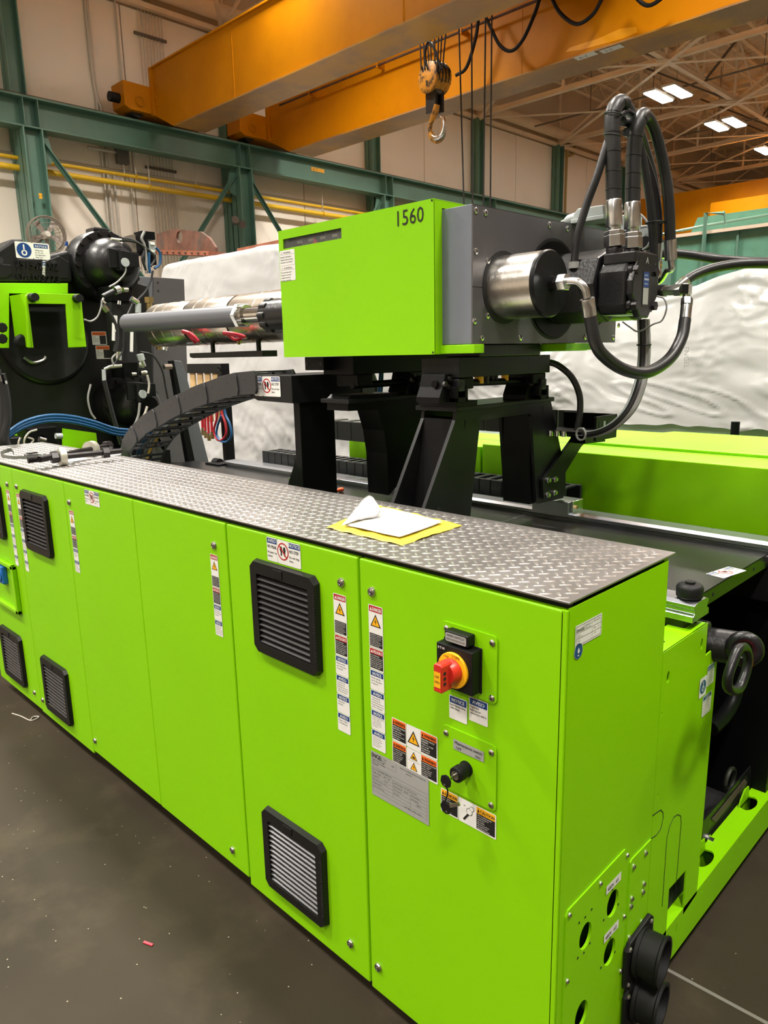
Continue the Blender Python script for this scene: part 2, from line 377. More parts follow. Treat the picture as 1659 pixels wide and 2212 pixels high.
for i in range(2, 8):
    y = YC[i]
    t = thing('runway_column', (RX, y, 0), 'green built-up crane column with knee braces, '+['just off the near end', 'behind the round wall fan', 'above the rusty lifting beam', 'just beyond the lime hood top edge', 'behind the hook wires, mostly hidden', 'farthest of the row'][i-2], 'column', 'crane runway columns')
    mb = MB(); hcol(mb, RX, y, .36, 0, 5.92, .03); mb.build('column_shaft', 'steelgreen', t, bevel=.004)
    for sg in ((1,) if i == 3 else (-1, 1)):
        mb = MB(); p = Vector((RX, y+sg*.2, 5.76)); q = Vector((RX, y+sg*2.25, 3.1))
        mb.bar(p, q, .012, .17, (1, 0, 0)); mb.bar(p+Vector((0, 0, 0)), q, .11, .012, (1, 0, 0)); mb.build('knee_brace', 'steelgreen', t)
        g = MB(); g.prism([(RX-.01, y+sg*.18, 5.92), (RX-.01, y+sg*.18, 5.35), (RX-.01, y+sg*.34, 5.40), (RX-.01, y+sg*.40, 5.55), (RX-.01, y+sg*.30, 5.92)], (.02, 0, 0)); g.build('gusset_plate', 'steelgreen', t)
    if i == 3:
        pr = Print((RX+.181, y-.03, A(78, 421, x=RX)[2]), Y, Z); pr.rect(0, 0, .06, .09, 'y'); pr.text('17', .008, .075, .06, 'k', maxw=.045); pr.build('number_plate', t)
# yellow gas pipes and fittings on the wall
def yline(name, px0, px1, x, r, m, lab, cat, grp=None, hang=()):
    p = A(*px0, x=x); q = A(*px1, x=x); p.z = q.z = p.z*.5+q.z*.5; d = (q-p)/(q.y-p.y)
    t = thing(name, (x, p.y, p.z), lab, cat, grp)
    MB().tube([p+d*(-5-p.y), p+d*(40-p.y)], r, 12).build('pipe_run', m, t)
    for h in hang:
        a = A(*h, x=x); a.z = p.z; MB().tube([a, Vector((a.x, a.y, a.z+.9))], .012, 6).build('hanger_rod', 'conduit', t)
        MB().torus(a, Y, r+.012, .012, 14, 6).build('pipe_clamp', m, t)
    return t
yline('gas_pipe', (0, 335), (480, 412), -14.3, .035, 'pipe', 'thin yellow gas pipe high on the wall, upper of the two', 'pipe', 'yellow gas pipes', [(293, 372), (423, 394)])
yline('gas_pipe', (0, 361), (740, 466), -14.25, .055, 'pipe', 'thicker yellow gas pipe on the wall, lower of the two', 'pipe', 'yellow gas pipes', [(323, 400), (697, 455)])
yline('conduit_run', (0, 327), (290, 375), -14.5, .03, 'conduit', 'pale horizontal conduit just above the yellow gas pipes', 'conduit')
for k, (px, r, z0, z1) in enumerate([(210, .025, 0, 10.5), (219, .03, 0, 10.5), (232, .02, 2, 5.6), (268, .02, 4, 9)]):
    a = A(px, 230, x=-14.54); t = thing('conduit', (a.x, a.y, z0), 'pale vertical conduit on the wall, '+['thin one nearest the first column', 'thick one with a kink at the rail beam', 'short one below the rail beam', 'one running up behind the end truck'][k], 'conduit', 'wall conduits')
    pts = [Vector((a.x, a.y, z0)), Vector((a.x, a.y, z1))]
    if k == 1: pts = bz([Vector((a.x, a.y, 0)), Vector((a.x, a.y, 5.4)), Vector((a.x, a.y+.0, 6.6)), Vector((a.x, a.y-.12, 7.4)), Vector((a.x, a.y-.14, 10.5))], 6)
    MB().tube(pts, r, 8).build('tube', 'conduit', t)
a = A(330, 420, x=-14.55)
t = thing('conduit_bundle', (a.x, a.y, 0), 'bundle of eight thin vertical wires with strap bars on the wall', 'conduit')
for k in range(8): MB().tube([(a.x, a.y+.075*k, .2), (a.x, a.y+.075*k, 10.4)], .011, 6).build('conduit_line', 'conduit' if k % 2 else 'wallup', t)
for z in (5.75, 8.3): MB().box(a.x-.02, a.x+.03, a.y-.12, a.y+.6, z, z+.05).build('strap_bar', 'trussdark', t)
a = A(260, 338, x=-14.45)
t = thing('junction_box', a, 'dark grey square junction box above the yellow pipes', 'box')
MB().box(a.x, a.x+.14, a.y-.12, a.y+.12, a.z-.16, a.z+.16).build('enclosure', mat('box_grey', (.12, .11, .10), .5), t, bevel=.01)
MB().tube([a+Vector((.05, -.7, .05)), a+Vector((.05, -.12, .05))], .03, 8).build('nipple', 'conduit', t)
MB().tube([a+Vector((.05, .03, -.16)), a+Vector((.05, .03, -.6))], .02, 8).build('nipple', 'conduit', t)
a = A(1222, 420, x=-14.5)
t = thing('riser_pipe', (a.x, a.y, 0), 'slim yellow vertical riser pipe beside the fifth wall column', 'pipe')
MB().tube(bz([(a.x, a.y, 0), (a.x, a.y, 8.3), (a.x, a.y+.1, 8.6), (a.x, a.y+.45, 8.75), (a.x, a.y+.5, 9.2)], 5), .045, 8).build('pipe_run', mat('riser_paint', (.42, .29, .09), .5), t)
t = thing('eave_pipe', (-14.25, 4, 9.08), 'large pale round main running along the wall at truss level', 'pipe')
MB().tube([(-14.25, -13, 9.12), (-14.25, 41, 9.12)], .17, 16).build('pipe_run', 'truss', t)
MB().box(-14.5, -14.38, -13, 41, 8.78, 8.88).build('eave_angle', 'truss', t)
# roof trusses
XN = [-14.4, -8.5, -2.6, 3.3, 9.2]
ZB, ZT = 8.85, 10.55
def ang(mb, p, q, s=.09):
    p = Vector(p); q = Vector(q); mb.bar(p, q, s, .012); mb.bar(p+Z*(s/2), q+Z*(s/2), .012, s)
tn = ['over the camera side', 'second over the near crane', 'over the first crane girder', 'over the second crane girder', 'springing from the third wall column', 'springing from the fourth wall column', 'springing from the fifth wall column', 'springing from the sixth wall column', 'farther than the sixth wall column', 'last but one down the hall', 'last of all down the hall']
for i, y in enumerate(YC):
    if y < -8: continue
    t = thing('roof_truss', (-14.4, y, ZB), 'pale steel roof truss spanning the hall, '+tn[i], 'truss', 'roof trusses')
    m = MB(); ang(m, (-14.4, y, ZB), (12, y, ZB), .14); m.build('bottom_chord', 'truss', t)
    m = MB(); ang(m, (-14.4, y, ZT), (12, y, ZT), .14); m.build('top_chord', 'truss', t)
    for k in range(9):
        x = -14.4+2.95*k
        m = MB(); m.bar((x, y, ZB), (x, y, ZT), .06, .06); m.build('web_post', 'truss', t)
        if k < 8: m = MB(); m.bar((x+(1.475 if 0 else 0), y, ZB if k % 2 == 0 else ZT), (x+2.95, y, ZT if k % 2 == 0 else ZB), .06, .05); m.build('web_diagonal', 'trussdark' if k % 3 == 1 else 'truss', t)
    for x in XN[1:3]: m = MB(); m.prism([(x-.35, y-.02, ZB-.02), (x-.1, y-.3, ZB-.02), (x+.3, y-.1, ZB-.02), (x+.3, y+.1, ZB-.02), (x-.1, y+.3, ZB-.02)], (0, 0, -.015)); m.build('gusset_plate', 'truss', t)
for j, x in enumerate(XN[1:4]):
    t = thing('longitudinal_truss', (x, 4, ZB), 'pale truss line running along the hall, '+['nearest the wall', 'over the machine', 'farthest from the wall'][j], 'truss', 'longitudinal trusses')
    m = MB(); ang(m, (x, -10, ZB), (x, 41, ZB), .15); m.build('bottom_chord', 'truss', t)
    m = MB(); ang(m, (x, -10, ZT), (x, 41, ZT), .12); m.build('top_chord', 'truss', t)
    for i in range(len(YC)-1):
        if YC[i] < -6: continue
        y = YC[i]
        m = MB(); m.bar((x, y, ZT), (x, y+2.3, ZB), .05, .05); m.build('web_diagonal', 'truss', t)
        m = MB(); m.bar((x, y+2.3, ZB), (x, y+4.6, ZT), .05, .05); m.build('web_diagonal', 'trussdark', t)
        m = MB(); m.bar((x, y+2.3, ZB), (x, y+2.3, ZT), .05, .05); m.build('web_post', 'truss', t)
k = 0
for j in range(2):
    t = thing('horizontal_bracing', (XN[j], 0, ZB-.06), 'pale crossed flat bracing below the trusses, '+['in the bay along the wall', 'in the bay over the machine'][j], 'bracing', 'roof bracing')
    for i in range(len(YC)-1):
        if YC[i] < 0: continue
        for a, b in (((XN[j], YC[i], ZB-.05), (XN[j+1], YC[i+1], ZB-.05)), ((XN[j], YC[i+1], ZB-.07), (XN[j+1], YC[i], ZB-.07))):
            m = MB(); m.bar(a, b, .10, .02); m.build('brace_bar', 'truss', t)
for k in range(12):
    x = -13.6+1.475*k
    t = thing('roof_joist', (x, 4, 10.62), 'light open-web joist carrying the roof deck, '+['first', 'second', 'third', 'fourth', 'fifth', 'sixth', 'seventh', 'eighth', 'ninth', 'tenth', 'eleventh', 'twelfth'][k]+' out from the wall', 'joist', 'roof joists')
    m = MB(); m.box(x-.05, x+.05, -8, 41, 10.78, 10.86); m.build('top_chord', 'truss', t)
    m = MB(); m.box(x-.035, x+.035, -8, 41, 10.28, 10.33); m.build('bottom_chord', 'truss', t)
    m = MB(); y = -8; s = 0
    while y < 40: m.bar((x, y, 10.32 if s else 10.8), (x, y+.7, 10.8 if s else 10.32), .025, .025); y += .7; s = 1-s
    tag(m.build('lacing', 'truss', t), kind='stuff')
for i, y in enumerate((12.1, 20.9, 25.7, 30.3)):
    t = thing('sprinkler_line', (-11, y, 8.2), 'thin sprinkler line below the trusses, '+['nearest', 'second', 'third', 'farthest'][i]+' of four', 'pipe', 'sprinkler lines')
    MB().tube([(-14, y, 8.95), (8, y, 8.95)], .025, 6).build('pipe_run', 'trussdark', t)
    for x in (-12, -10, -7, -5): MB().tube([(x, y, 8.95), (x, y, 10.8)], .012, 5).build('drop_rod', 'trussdark', t)
# high-bay lamps
names = ['nearest in view above the hoses', 'second in view', 'third, at the frame edge']
for i, (x, y) in enumerate(LAMP_XY):
    seen = i < 3
    t = thing('high_bay_lamp', (x, y, LAMP_Z), 'lit twin-panel high-bay lamp hanging from the trusses'+(', '+names[i] if seen else ', out over the near hall'), 'lamp', 'high-bay lamps' if seen else 'high-bay lamps over the near hall')
    for sx in (-.27, .27):
        m = MB(); m.box(x+sx-.18, x+sx+.18, y-.62, y+.62, LAMP_Z, LAMP_Z+.06); m.build('housing', 'conduit', t)
        m = MB(); m.box(x+sx-.15, x+sx+.15, y-.58, y+.58, LAMP_Z-.03, LAMP_Z); m.build('light_panel', 'lens', t)
    MB().box(x-.27, x+.27, y-.05, y+.05, LAMP_Z+.06, LAMP_Z+.09).build('cross_bar', 'conduit', t)
    for yy in (-.5, .5): MB().tube([(x, y+yy, LAMP_Z+.06), (x, y+yy, 10.3)], .006, 5).build('suspension_wire', 'trussdark', t)
# ------------------------------------------------------------------ bridge crane over the machine
t = thing('bridge_crane', (-13.6, 7, 6.5), 'double-girder orange-yellow bridge crane crossing overhead', 'crane')
G1, G2 = 6.98, 9.79
for gi, (yf, w) in enumerate(((G1, .62), (G2, .62))):
    z0, z1 = 6.20, 7.36
    m = MB(); P = [(-13.62, yf, 6.52), (-12.97, yf, z0), (9, yf, z0), (9, yf, z1), (-13.62, yf, z1)]
    m.prism(P, (0, w, 0))
    g = m.build('girder', 'orange', t, bevel=.006)
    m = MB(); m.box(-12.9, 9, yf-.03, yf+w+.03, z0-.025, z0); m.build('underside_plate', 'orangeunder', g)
    m = MB(); m.box(-13.7, 9, yf-.04, yf+w+.04, z1, z1+.03); m.build('top_flange', 'orange', g)
    for x in (-10.9, -6.9, -2.9): MB().box(x, x+.02, yf-.006, yf, z0, z1).build('splice_seam', 'orange', g)
    m = MB(); m.box(-13.68, -13.60, yf-.05, yf+.1, 6.52, z1); m.build('end_plate', 'orange', g)
    for k in range(7): MB().cyl((-13.52, yf-.02, 6.62+.07*k), (-13.52, yf, 6.62+.07*k), .018, 8).build('bolt', 'orange', g)
    y0 = (6.38, 9.04)[gi]
    m = MB(); m.prism([(-14.18, y0, 6.62), (-14.18, y0+.12, 6.56), (-14.18, y0+1.9, 6.56), (-14.18, y0+1.9, 7.02), (-14.18, y0, 7.06)], (.5, 0, 0)); tr = m.build('end_truck', 'orange', t, bevel=.01)
    c = Vector((-13.66, y0+.32, 6.74)); MB().torus(c, X, .085, .014, 20, 6).build('axle_cover', 'orange', tr)
    MB().cyl((-14.1, y0+.32, 6.62), (-13.8, y0+.32, 6.62), .14, 18).build('wheel', 'blackiron', tr)
    if gi == 0: MB().cyl((-13.9, y0-.2, 6.78), (-13.9, y0, 6.78), .09, 16).build('bumper', 'rubber', tr)
pr = MB(); ps = [A(1222, 112, y=G2-.002), A(1255, 108, y=G2-.002), A(1345, 84, y=G2-.002), A(1376, 70, y=G2-.002), A(1374, 58, y=G2-.002), A(1340, 62, y=G2-.002), A(1290, 84, y=G2-.002), A(1230, 103, y=G2-.002)]
pr.prism(ps, (0, -.002, 0)); pr.build('retouch_patch', 'retouch', t)
a = A(1290, 114, z=6.17); pr = Print(a+Vector((-.35, -.1, 0)), X, -Y); pr.rect(0, 0, .34, .16, 'w'); pr.rect(.4, .05, .34, .16, 'w'); pr.text('A 4', .05, .12, .1, 'k'); pr.text('0.0', .46, .17, .1, 'k'); pr.build('position_label', t)
m = MB(); m.tube([A(0, 0, y=9.70) if 0 else Vector((-13, 9.62, 7.1)), Vector((8, 9.62, 7.1))], .022, 8); m.build('festoon_rail', 'rust', t)
for x in np.arange(-12, 4, 2.0): MB().box(x-.02, x+.02, 9.6, 9.79, 7.06, 7.14).build('rail_bracket', 'orange', t)
for n_, pts in enumerate([[(985, 163), (1008, 145), (1028, 80), (1038, 22), (1060, 60), (1080, 98), (1105, 110), (1130, 85), (1155, 30), (1166, -5)], [(1190, -8), (1210, 28), (1245, 52), (1280, 32), (1303, -8)], [(1360, -20), (1400, 12), (1450, -20)]]):
    MB().tube(bz([A(*p, y=9.45) for p in pts], 6), .028, 8).build('festoon_cable', 'rubber', t)
MB().cyl((-6.6, 8.5, 7.45), (-5.0, 8.5, 7.45), .28, 20).build('hoist_drum', 'trussdark', t)
MB().box(-7.0, -4.6, 7.0, 10.3, 7.42, 7.55).build('trolley_frame', 'orange', t)
# hook block
HY = 8.5
c = A(936, 165, y=HY); h = (A(936, 200, y=HY)-A(936, 165, y=HY)).length/35
t2 = thing('hook_block', A(940, 300, y=HY), 'worn yellow crane hook block with steel hook hanging by the wires', 'hook')
def hp(px, py, dy=0): return A(px, py, y=HY)+Vector((0, dy, 0))
dirx = (rt2[0], rt2[1]); RV = Vector((rt[0], rt[1], 0)); FV = Vector((fw[0], fw[1], 0)).normalized()
ad = (RV*.8+FV*.6).normalized(); c0 = hp(922, 166); R = h*35; Lb = h*50
m = MB(); m.lathe(c0, c0+ad*Lb, [(0, R*.9), (.04, R), (.10, R), (.12, R*.94), (.9, R*.94), (.92, R), (.97, R), (1, R*.9)], 28); m.build('sheave_guard', 'hookpaint', t2, bevel=.005)
for k in range(4): q = c0+ad*(Lb*(.20+.2*k))+Z*h*3; MB().cyl(q, q+ad*h*3.2, R*.98, 24).build('sheave', 'blackiron', t2)
MB().obox(c0-ad*.004-Z*h*14, Z, ad.cross(Z), ad, h*12, h*5, .004).build('data_plate', 'blackiron', t2)
q = c0+ad*Lb*.5
m = MB(); m.obox(q-Z*h*24+Vector((0, 0, 0)), ad, ad.cross(Z), Z, Lb*.55, h*36, h*22); m.build('guard_body', 'trussdark', t2, bevel=.02)
for k in (-1, 1): MB().obox(q+ad*k*Lb*.22-Z*h*53, ad, ad.cross(Z), Z, h*7, h*36, h*46).build('yoke_plate', 'blackiron', t2, bevel=.008)
MB().cyl(q-Z*h*30, q-Z*h*66, h*9, 16).build('swivel_nut', 'blackiron', t2)
pts = [(944, 226), (941, 240), (936, 252), (931, 266), (929, 282), (934, 296), (943, 301), (953, 295), (958, 280), (959, 262), (957, 254)]
rr = [7, 8, 7, 5, 5, 8, 10, 9, 6, 5, 4]
m = MB(); P_ = bz([hp(*p) for p in pts], 5); m.tube(P_, [h*float(np.interp(i/5, range(11), rr)) for i in range(len(P_))], 14); m.build('hook', 'hookpaint', t2)
P_ = bz([hp(*p)-FV*h*3 for p in pts[5:]], 5); m = MB(); m.tube(P_, [h*float(np.interp(i/5, range(6), [6, 8.4, 7.8, 5.2, 4.4, 3.2])) for i in range(len(P_))], 14); m.build('hook_worn_face', 'steel', t2)
MB().tube([hp(951, 252), hp(961, 262)], h*2, 6).build('safety_latch', 'steel', t2)
t3 = thing('hoist_ropes', hp(930, 140), 'black wire ropes between hoist drum and hook block', 'rope')
for k, (a, b) in enumerate([(906, 910), (913, 918), (921, 928), (929, 932), (938, 940), (948, 945), (955, 950), (964, 955)]):
    p = hp(b, 150+k); q = hp(a, 60); d = q-p; MB().tube([p, p+d*((7.45-p.z)/d.z)], .012, 6).build('wire_rope', 'blackiron', t3)
MB().tube(bz([hp(925, 150), hp(918, 120), hp(926, 90), hp(940, 110), hp(948, 135), hp(955, 150)], 6), .02, 6).build('loop_cable', 'rubber', t3)
t3 = thing('pendant_wires', A(1030, 300, y=9.0), 'four long thin wires hanging down beside the hook block', 'wire')
for x0, x1 in ((988, 1003), (1018, 1021), (1050, 1044), (1063, 1059)):
    p = A(x0, -60, y=9.0); q = A(x1, 470, y=9.0); MB().tube([p, q+(q-p)*.3], .013, 6).build('wire', 'blackiron', t3)
# far crane
t = thing('bridge_crane', (-13.6, 27.5, 6.5), 'distant orange-yellow bridge crane girder down the hall', 'crane')
m = MB(); m.box(-13.6, 6, 27.5, 28.1, 5.9, 7.45); m.build('girder', 'orange', t)
m = MB(); m.box(-14.2, -13.6, 26.6, 29, 6.55, 7.0); m.build('end_truck', 'orange', t)
a = A(1540, 440, y=26.9); m = MB(); m.box(a.x, 6, 26.7, 26.9, a.z-.75, a.z); m.build('walkway_fascia', 'orange', t)
# green enclosure down the hall
EY = 13.5
a = A(1412, 514, y=EY); b = A(1659, 477, y=EY)
t = thing('green_enclosure', (a.x, EY, 0), 'tall green panelled booth wall standing beyond the shrink-wrapped machines', 'booth')
xs = [a.x]+[A(p, 500, y=EY).x for p in (1525, 1596)]; w = xs[2]-xs[1]; xs = [xs[1]-w, xs[1], xs[2]]+[xs[2]+w*k for k in range(1, 7)]
for x0, x1 in zip(xs, xs[1:]):
    MB().box(x0+.02, x1-.02, EY, EY+.06, 0, a.z-.05).build('wall_panel', mat('booth_green', (.10, .27, .19), .45, var=.1) if x0 == xs[0] else bpy.data.materials['booth_green'], t)
    MB().box(x0-.02, x0+.02, EY-.04, EY+.02, 0, a.z-.05).build('post', 'steelgreen', t)
MB().box(xs[0], xs[-1], EY-.08, EY+.3, a.z-.06, a.z).build('top_rail', 'wallup', t)
MB().box(xs[0]-.2, xs[0], EY-.05, EY+3, 0, a.z-.1).build('corner_post', 'steelgreen', t)
b = A(1494, 472, y=EY+.8); MB().prism([(b.x, EY+.8, b.z-.28), (b.x+9, EY+.8, b.z-.28), (b.x+9, EY+.8, b.z), (b.x+.12, EY+.8, b.z)], (0, .2, 0)).build('roof_beam', bpy.data.materials['booth_green'], t)
c = A(1525, 460, y=EY-.1)
m = MB(); m.tube([Vector((c.x, EY-.1, 0)), c, A(1565, 461, y=EY-.1)], .04, 8); m.build('down_pipe', 'steelgreen', t)
m = MB()
m.tube([A(1565, 461, y=EY-.1), A(1567, 485, y=EY-.1)], .02, 6); m.tube([A(1400, 512, y=EY+.3), A(1525, 487, y=EY+.3), A(1659, 464, y=EY+.3)], .025, 8); m.build('service_pipe', 'steelgreen', t)
# ------------------------------------------------------------------ shrink-wrapped machines
def wrapped(name, lab, x0, x1, y0, dep, zb, topf, seed, nx=230, nt=110, base=None, ragged=.0):
    t = thing(name, ((x0+x1)/2, y0+dep/2, 0), lab, 'machine', 'shrink-wrapped machines')
    m = MB(); m.smooth = True; V = []
    for i in range(nx+1):
        x = x0+(x1-x0)*i/nx; zt = topf(x); zb_ = zb+(ragged*(noise.noise(Vector((x*1.3, seed, 0)))+.4*noise.noise(Vector((x*6, seed, 4)))) if ragged else 0)
        ex = min((x-x0), (x1-x))/.45; er = math.sqrt(max(0, 1-(1-min(1, ex))**2))
        for j in range(nt+1):
            s = j/nt
            if s < .62: q = s/.62; y = y0+.25*q*q; z = zb_+(zt-.12-zb_)*q
            elif s < .72: q = (s-.62)/.10; y = y0+.25+.14*(1-math.cos(q*PI/2)); z = zt-.12+.12*math.sin(q*PI/2)
            else: q = (s-.72)/.28; y = y0+.39+(dep-.39)*q; z = zt+.05*math.sin(q*PI)
            y = y0+dep*.5+(y-y0-dep*.5)*(.35+.65*er)
            p = Vector((x*.9, y*.9, z*1.1)); f = noise.fractal(p*1.1+Vector((seed, 0, 0)), 1, 2, 3)*.05
            w = noise.noise(Vector((x*2.2, z*7+x*1.2, seed)))*.012+(1-min(1, abs(noise.noise(Vector((x*3+z*2, z*9+x*2, seed+3))))*5))*.012*(1.2 if s < .22 else .35)+max(0, noise.noise(Vector((x*1.2, z*1.2, seed+9)))-.1)*noise.noise(Vector((x*16, z*20, seed)))*.05
            k = min(1, q*1.0 if s < .62 else 1)
            V.append((x, y-(f+w)*(1 if s < .72 else .3), z+(f*.5 if s > .6 else 0)))
    F = [(i*(nt+1)+j, (i+1)*(nt+1)+j, (i+1)*(nt+1)+j+1, i*(nt+1)+j+1) for i in range(nx) for j in range(nt)]
    m.add(V, F); m.build('shrink_wrap', 'film', t, recalc=False)
    if base: MB().box(x0+.1, x1-.1, y0+.08, y0+dep-.1, 0, base).build('machine_base', 'filmgreen', t)
    return t
def interp(tab):
    return lambda x: float(np.interp(x, [a for a, b in tab], [b for a, b in tab]))
WL = [(340, 568), (380, 560), (430, 552), (500, 538), (560, 527), (605, 518)]
tab = [(A(p, q, y=4.4).x, A(p, q, y=4.4).z) for p, q in WL]; tab = [(tab[0][0]-.35, tab[0][1]-.9), (tab[0][0]-.1, tab[0][1]-.1)]+tab+[(-4, tab[-1][1]+.02)]
tl = wrapped('wrapped_machine', 'tall machine in white shrink wrap behind the barrel and clamp', tab[0][0], -4.3, 4.2, 2.6, .05, interp(tab), 3.1)
WR = [(1337, 640), (1430, 626), (1500, 614), (1560, 592), (1610, 575), (1640, 578), (1659, 580), (1700, 590)]
tab = [(A(p, q, y=4.9).x, A(p, q, y=4.9).z) for p, q in WR]; tab = [(-4.6, tab[0][1]-.02)]+tab+[(2.5, 2.3)]
tr = wrapped('wrapped_machine', 'long lower machine in white shrink wrap over a pale teal base', -4.25, 2.3, 4.6, 2.4, 1.20, interp(tab), 8.7, base=1.31, ragged=.07)
pr = Print(A(1478, 750, y=4.5), -Z+X*.05, X); pr.text('ENGEL', 0, 0, .055, 'g', lift=0, maxw=.16); o = pr.build('printed_name', tr)
def stroke(pts, w, y, name, m_, par):
    MB().tube([A(*p, y=y) for p in pts], w, 6).build(name, m_, par)
m = MB(); 
for pts in ([(905, 782), (932, 780)], [(918, 775), (922, 822)], [(908, 800), (915, 806), (926, 806), (934, 796)]): m.tube([A(*p, y=4.5) for p in pts], .008, 6)
m.build('marker_scrawl', 'rubber', tr)
c = A(1586, 950, y=3.9); t = thing('lifting_spigot', c, 'black round spigot with upright pin behind the green rear cabinet', 'fitting')
MB().lathe(c-Z*.16, c-Z*.02, [(0, .17), (.5, .17), (.7, .12), (1, .06)], 24).build('flange', 'black', t)
MB().cyl(c-Z*.05, c+Z*.12, .028, 12).build('pin', 'black', t)
MB().cyl((c.x, c.y, 0), c-Z*.15, .06, 12).build('stand', 'black', t)
# rusty lifting beam lying on the wrapped machine
c = A(400, 540, y=4.9); t = thing('lifting_beam', c, 'rusty steel lifting beam with eye hole lying on the white wrapped machine', 'lifting beam')
P = [(338, 506), (374, 494), (432, 500), (452, 514), (465, 534), (467, 546), (338, 540)]; PP = [A(*p, y=4.9) for p in P]; hc = A(387, 512, y=4.9)
o3 = PP[0]; holed_plate('eye_plate', [((p-o3).x, (p-o3).z) for p in PP], [ell((hc-o3).x, (hc-o3).z, .085, .085, 18)], o3, X, Z, .04, 'rust', t)
a, b = A(336, 545, y=4.88), A(468, 549, y=4.88)
MB().bar(a+Y*.02, b+Y*.02, .3, .06).build('lower_flange', 'rustbar', t)
for k in range(10): p = a.lerp(b, (k+.5)/10); MB().cyl(p+Vector((0, -.16, .0)), p+Vector((0, -.13, .0)), .015, 8).build('bolt_head', 'rust', t)
a, b = A(520, 537, y=4.9), A(640, 512, y=4.9); t = thing('steel_bar', a, 'rusty bar end peeking over the wrapped machine by the green column', 'bar')
MB().bar(a-Z*.04, b-Z*.04, .12, .07).build('bar_stock', 'rustbar', t)
# wall fan
c = A(100, 508, x=-13.2); R = .31
t = thing('wall_fan', c, 'round caged industrial fan in front of the first runway column', 'fan')
ax = (Vector(CAM)-c).normalized()*.5+X*.6; ax.normalize(); u, v, _ = frame_of(ax)
for dz in (-.09, .09): MB().torus(c+ax*dz, ax, R, .012, 32, 6).build('guard_ring', 'guard', t)
MB().torus(c, ax, R*1.02, .012, 32, 6).build('guard_ring', 'guard', t)
m = MB()
for k in range(24):
    a = 2*PI*k/24; d = u*math.cos(a)+v*math.sin(a)
    for sg in (-1, 1): m.tube([c+ax*sg*.16+d*.06, c+ax*sg*.15+d*.2, c+ax*sg*.09+d*R], .0022, 4, caps=False)
for rr in (.12, .2, .27): m.torus(c+ax*.145, ax, rr, .0035, 28, 4)
tag(m.build('wire_guard', 'guard', t), kind='stuff')
for k in range(5):
    a = 2*PI*k/5+.35; d = u*math.cos(a)+v*math.sin(a); e = ax.cross(d)
    MB().prism([c+d*.05-e*.03, c+d*.27-e*.06+ax*.02, c+d*.27+e*.05-ax*.02, c+d*.05+e*.03], ax*.006).build('blade', mat('fan_blade', (.23, .19, .16), .5) if k == 0 else bpy.data.materials['fan_blade'], t)
MB().lathe(c-ax*.18, c+ax*.18, [(0, .07), (.7, .07), (.9, .055), (1, .035)], 20).build('motor_hub', 'conduit', t)
MB().bar(c-ax*.15, Vector((RX+.18, c.y, c.z-.1)), .06, .06).build('bracket', 'trussdark', t)
c = A(512, 482, x=-13.75); t = thing('horn_speaker', c, 'small dark twin horn mounted on the second runway column', 'speaker')
for k, s in enumerate((-1, 1)): MB().lathe(c+Y*.09*s, c+Y*.09*s+Vector((.16, -.06, -.04*s)), [(0, .03), (.6, .05), (1, .085)], 14).build('horn', 'trussdark', t)
MB().bar(c-X*.1, c+X*.02, .05, .05).build('bracket', 'trussdark', t)
# ================================================================== ELECTRICAL CABINETS
DX = [-.004, -.592, -1.181, -1.781, -2.392, -2.997, -3.60]
ZTOP, ZPL = 1.337, 1.343
def fp(px, py, y=0.0): return A(px, py, y=y)
cab_lab = ['lime green electrical cabinet at the corner, with red main switch', 'lime green electrical cabinet with two black vents, next to the switch cabinet',
 'lime green electrical cabinet with only a lock and short label strip by its seam', 'lime green electrical cabinet with no-step label and lock beside the vented one',
 'lime green electrical cabinet with upper vent and lower vent under the bolts', 'lime green electrical cabinet farthest off, with recessed blue socket']
BOT = [.055, .062, .083, .085, .068, .075]
cabs = []; DOORS = []
for i in range(6):
    x1, x0 = DX[i], DX[i+1]; zb = BOT[i]
    t = thing('electrical_cabinet', ((x0+x1)/2, .24, zb), cab_lab[i], 'cabinet', 'cabinet row'); cabs.append(t)
    if i == 0:
        m = MB(); m.box(x0+.002, x0+.02, .022, .47, zb+.01, ZTOP); m.box(x0, -.012, .45, .47, zb+.01, ZTOP); m.box(x0, x1-.012, .022, .03, ZTOP-.03, ZTOP); m.box(x0, -.02, .022, .45, zb+.01, zb+.03)
        m.build('body', 'green', t)
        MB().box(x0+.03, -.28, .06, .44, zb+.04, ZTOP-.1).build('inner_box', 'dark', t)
        MB().box(-.27, -.05, .08, .10, .1, 1.2).build('mounting_rail', 'zinc', t)
    else: MB().box(x0+.001, x1-.001, .022, .47, zb+.01, ZTOP).build('body', 'green', t, bevel=.002)
    gl = .006 if i in (0, 1) else (.0015 if i != 2 else .006); gr = {0: .004, 1: .004, 2: .006, 3: .0012, 4: .0012, 5: .0012}[i]
    lz = ZTOP-.014
    m = MB(); m.box(x0+(.003 if i in (0, 1) else .001), x1-(.004 if i in (0, 1, 2) else .001), 0, .020, zb, lz); DOORS.append(m.build('door', 'green', t, bevel=.004, seg=3))
    MB().box(x0, x1, .019, .0225, zb+.02, ZTOP).build('gap_shade_sheet', 'rubber', t)  # full black sheet painting in the shade of door gaps and top recess
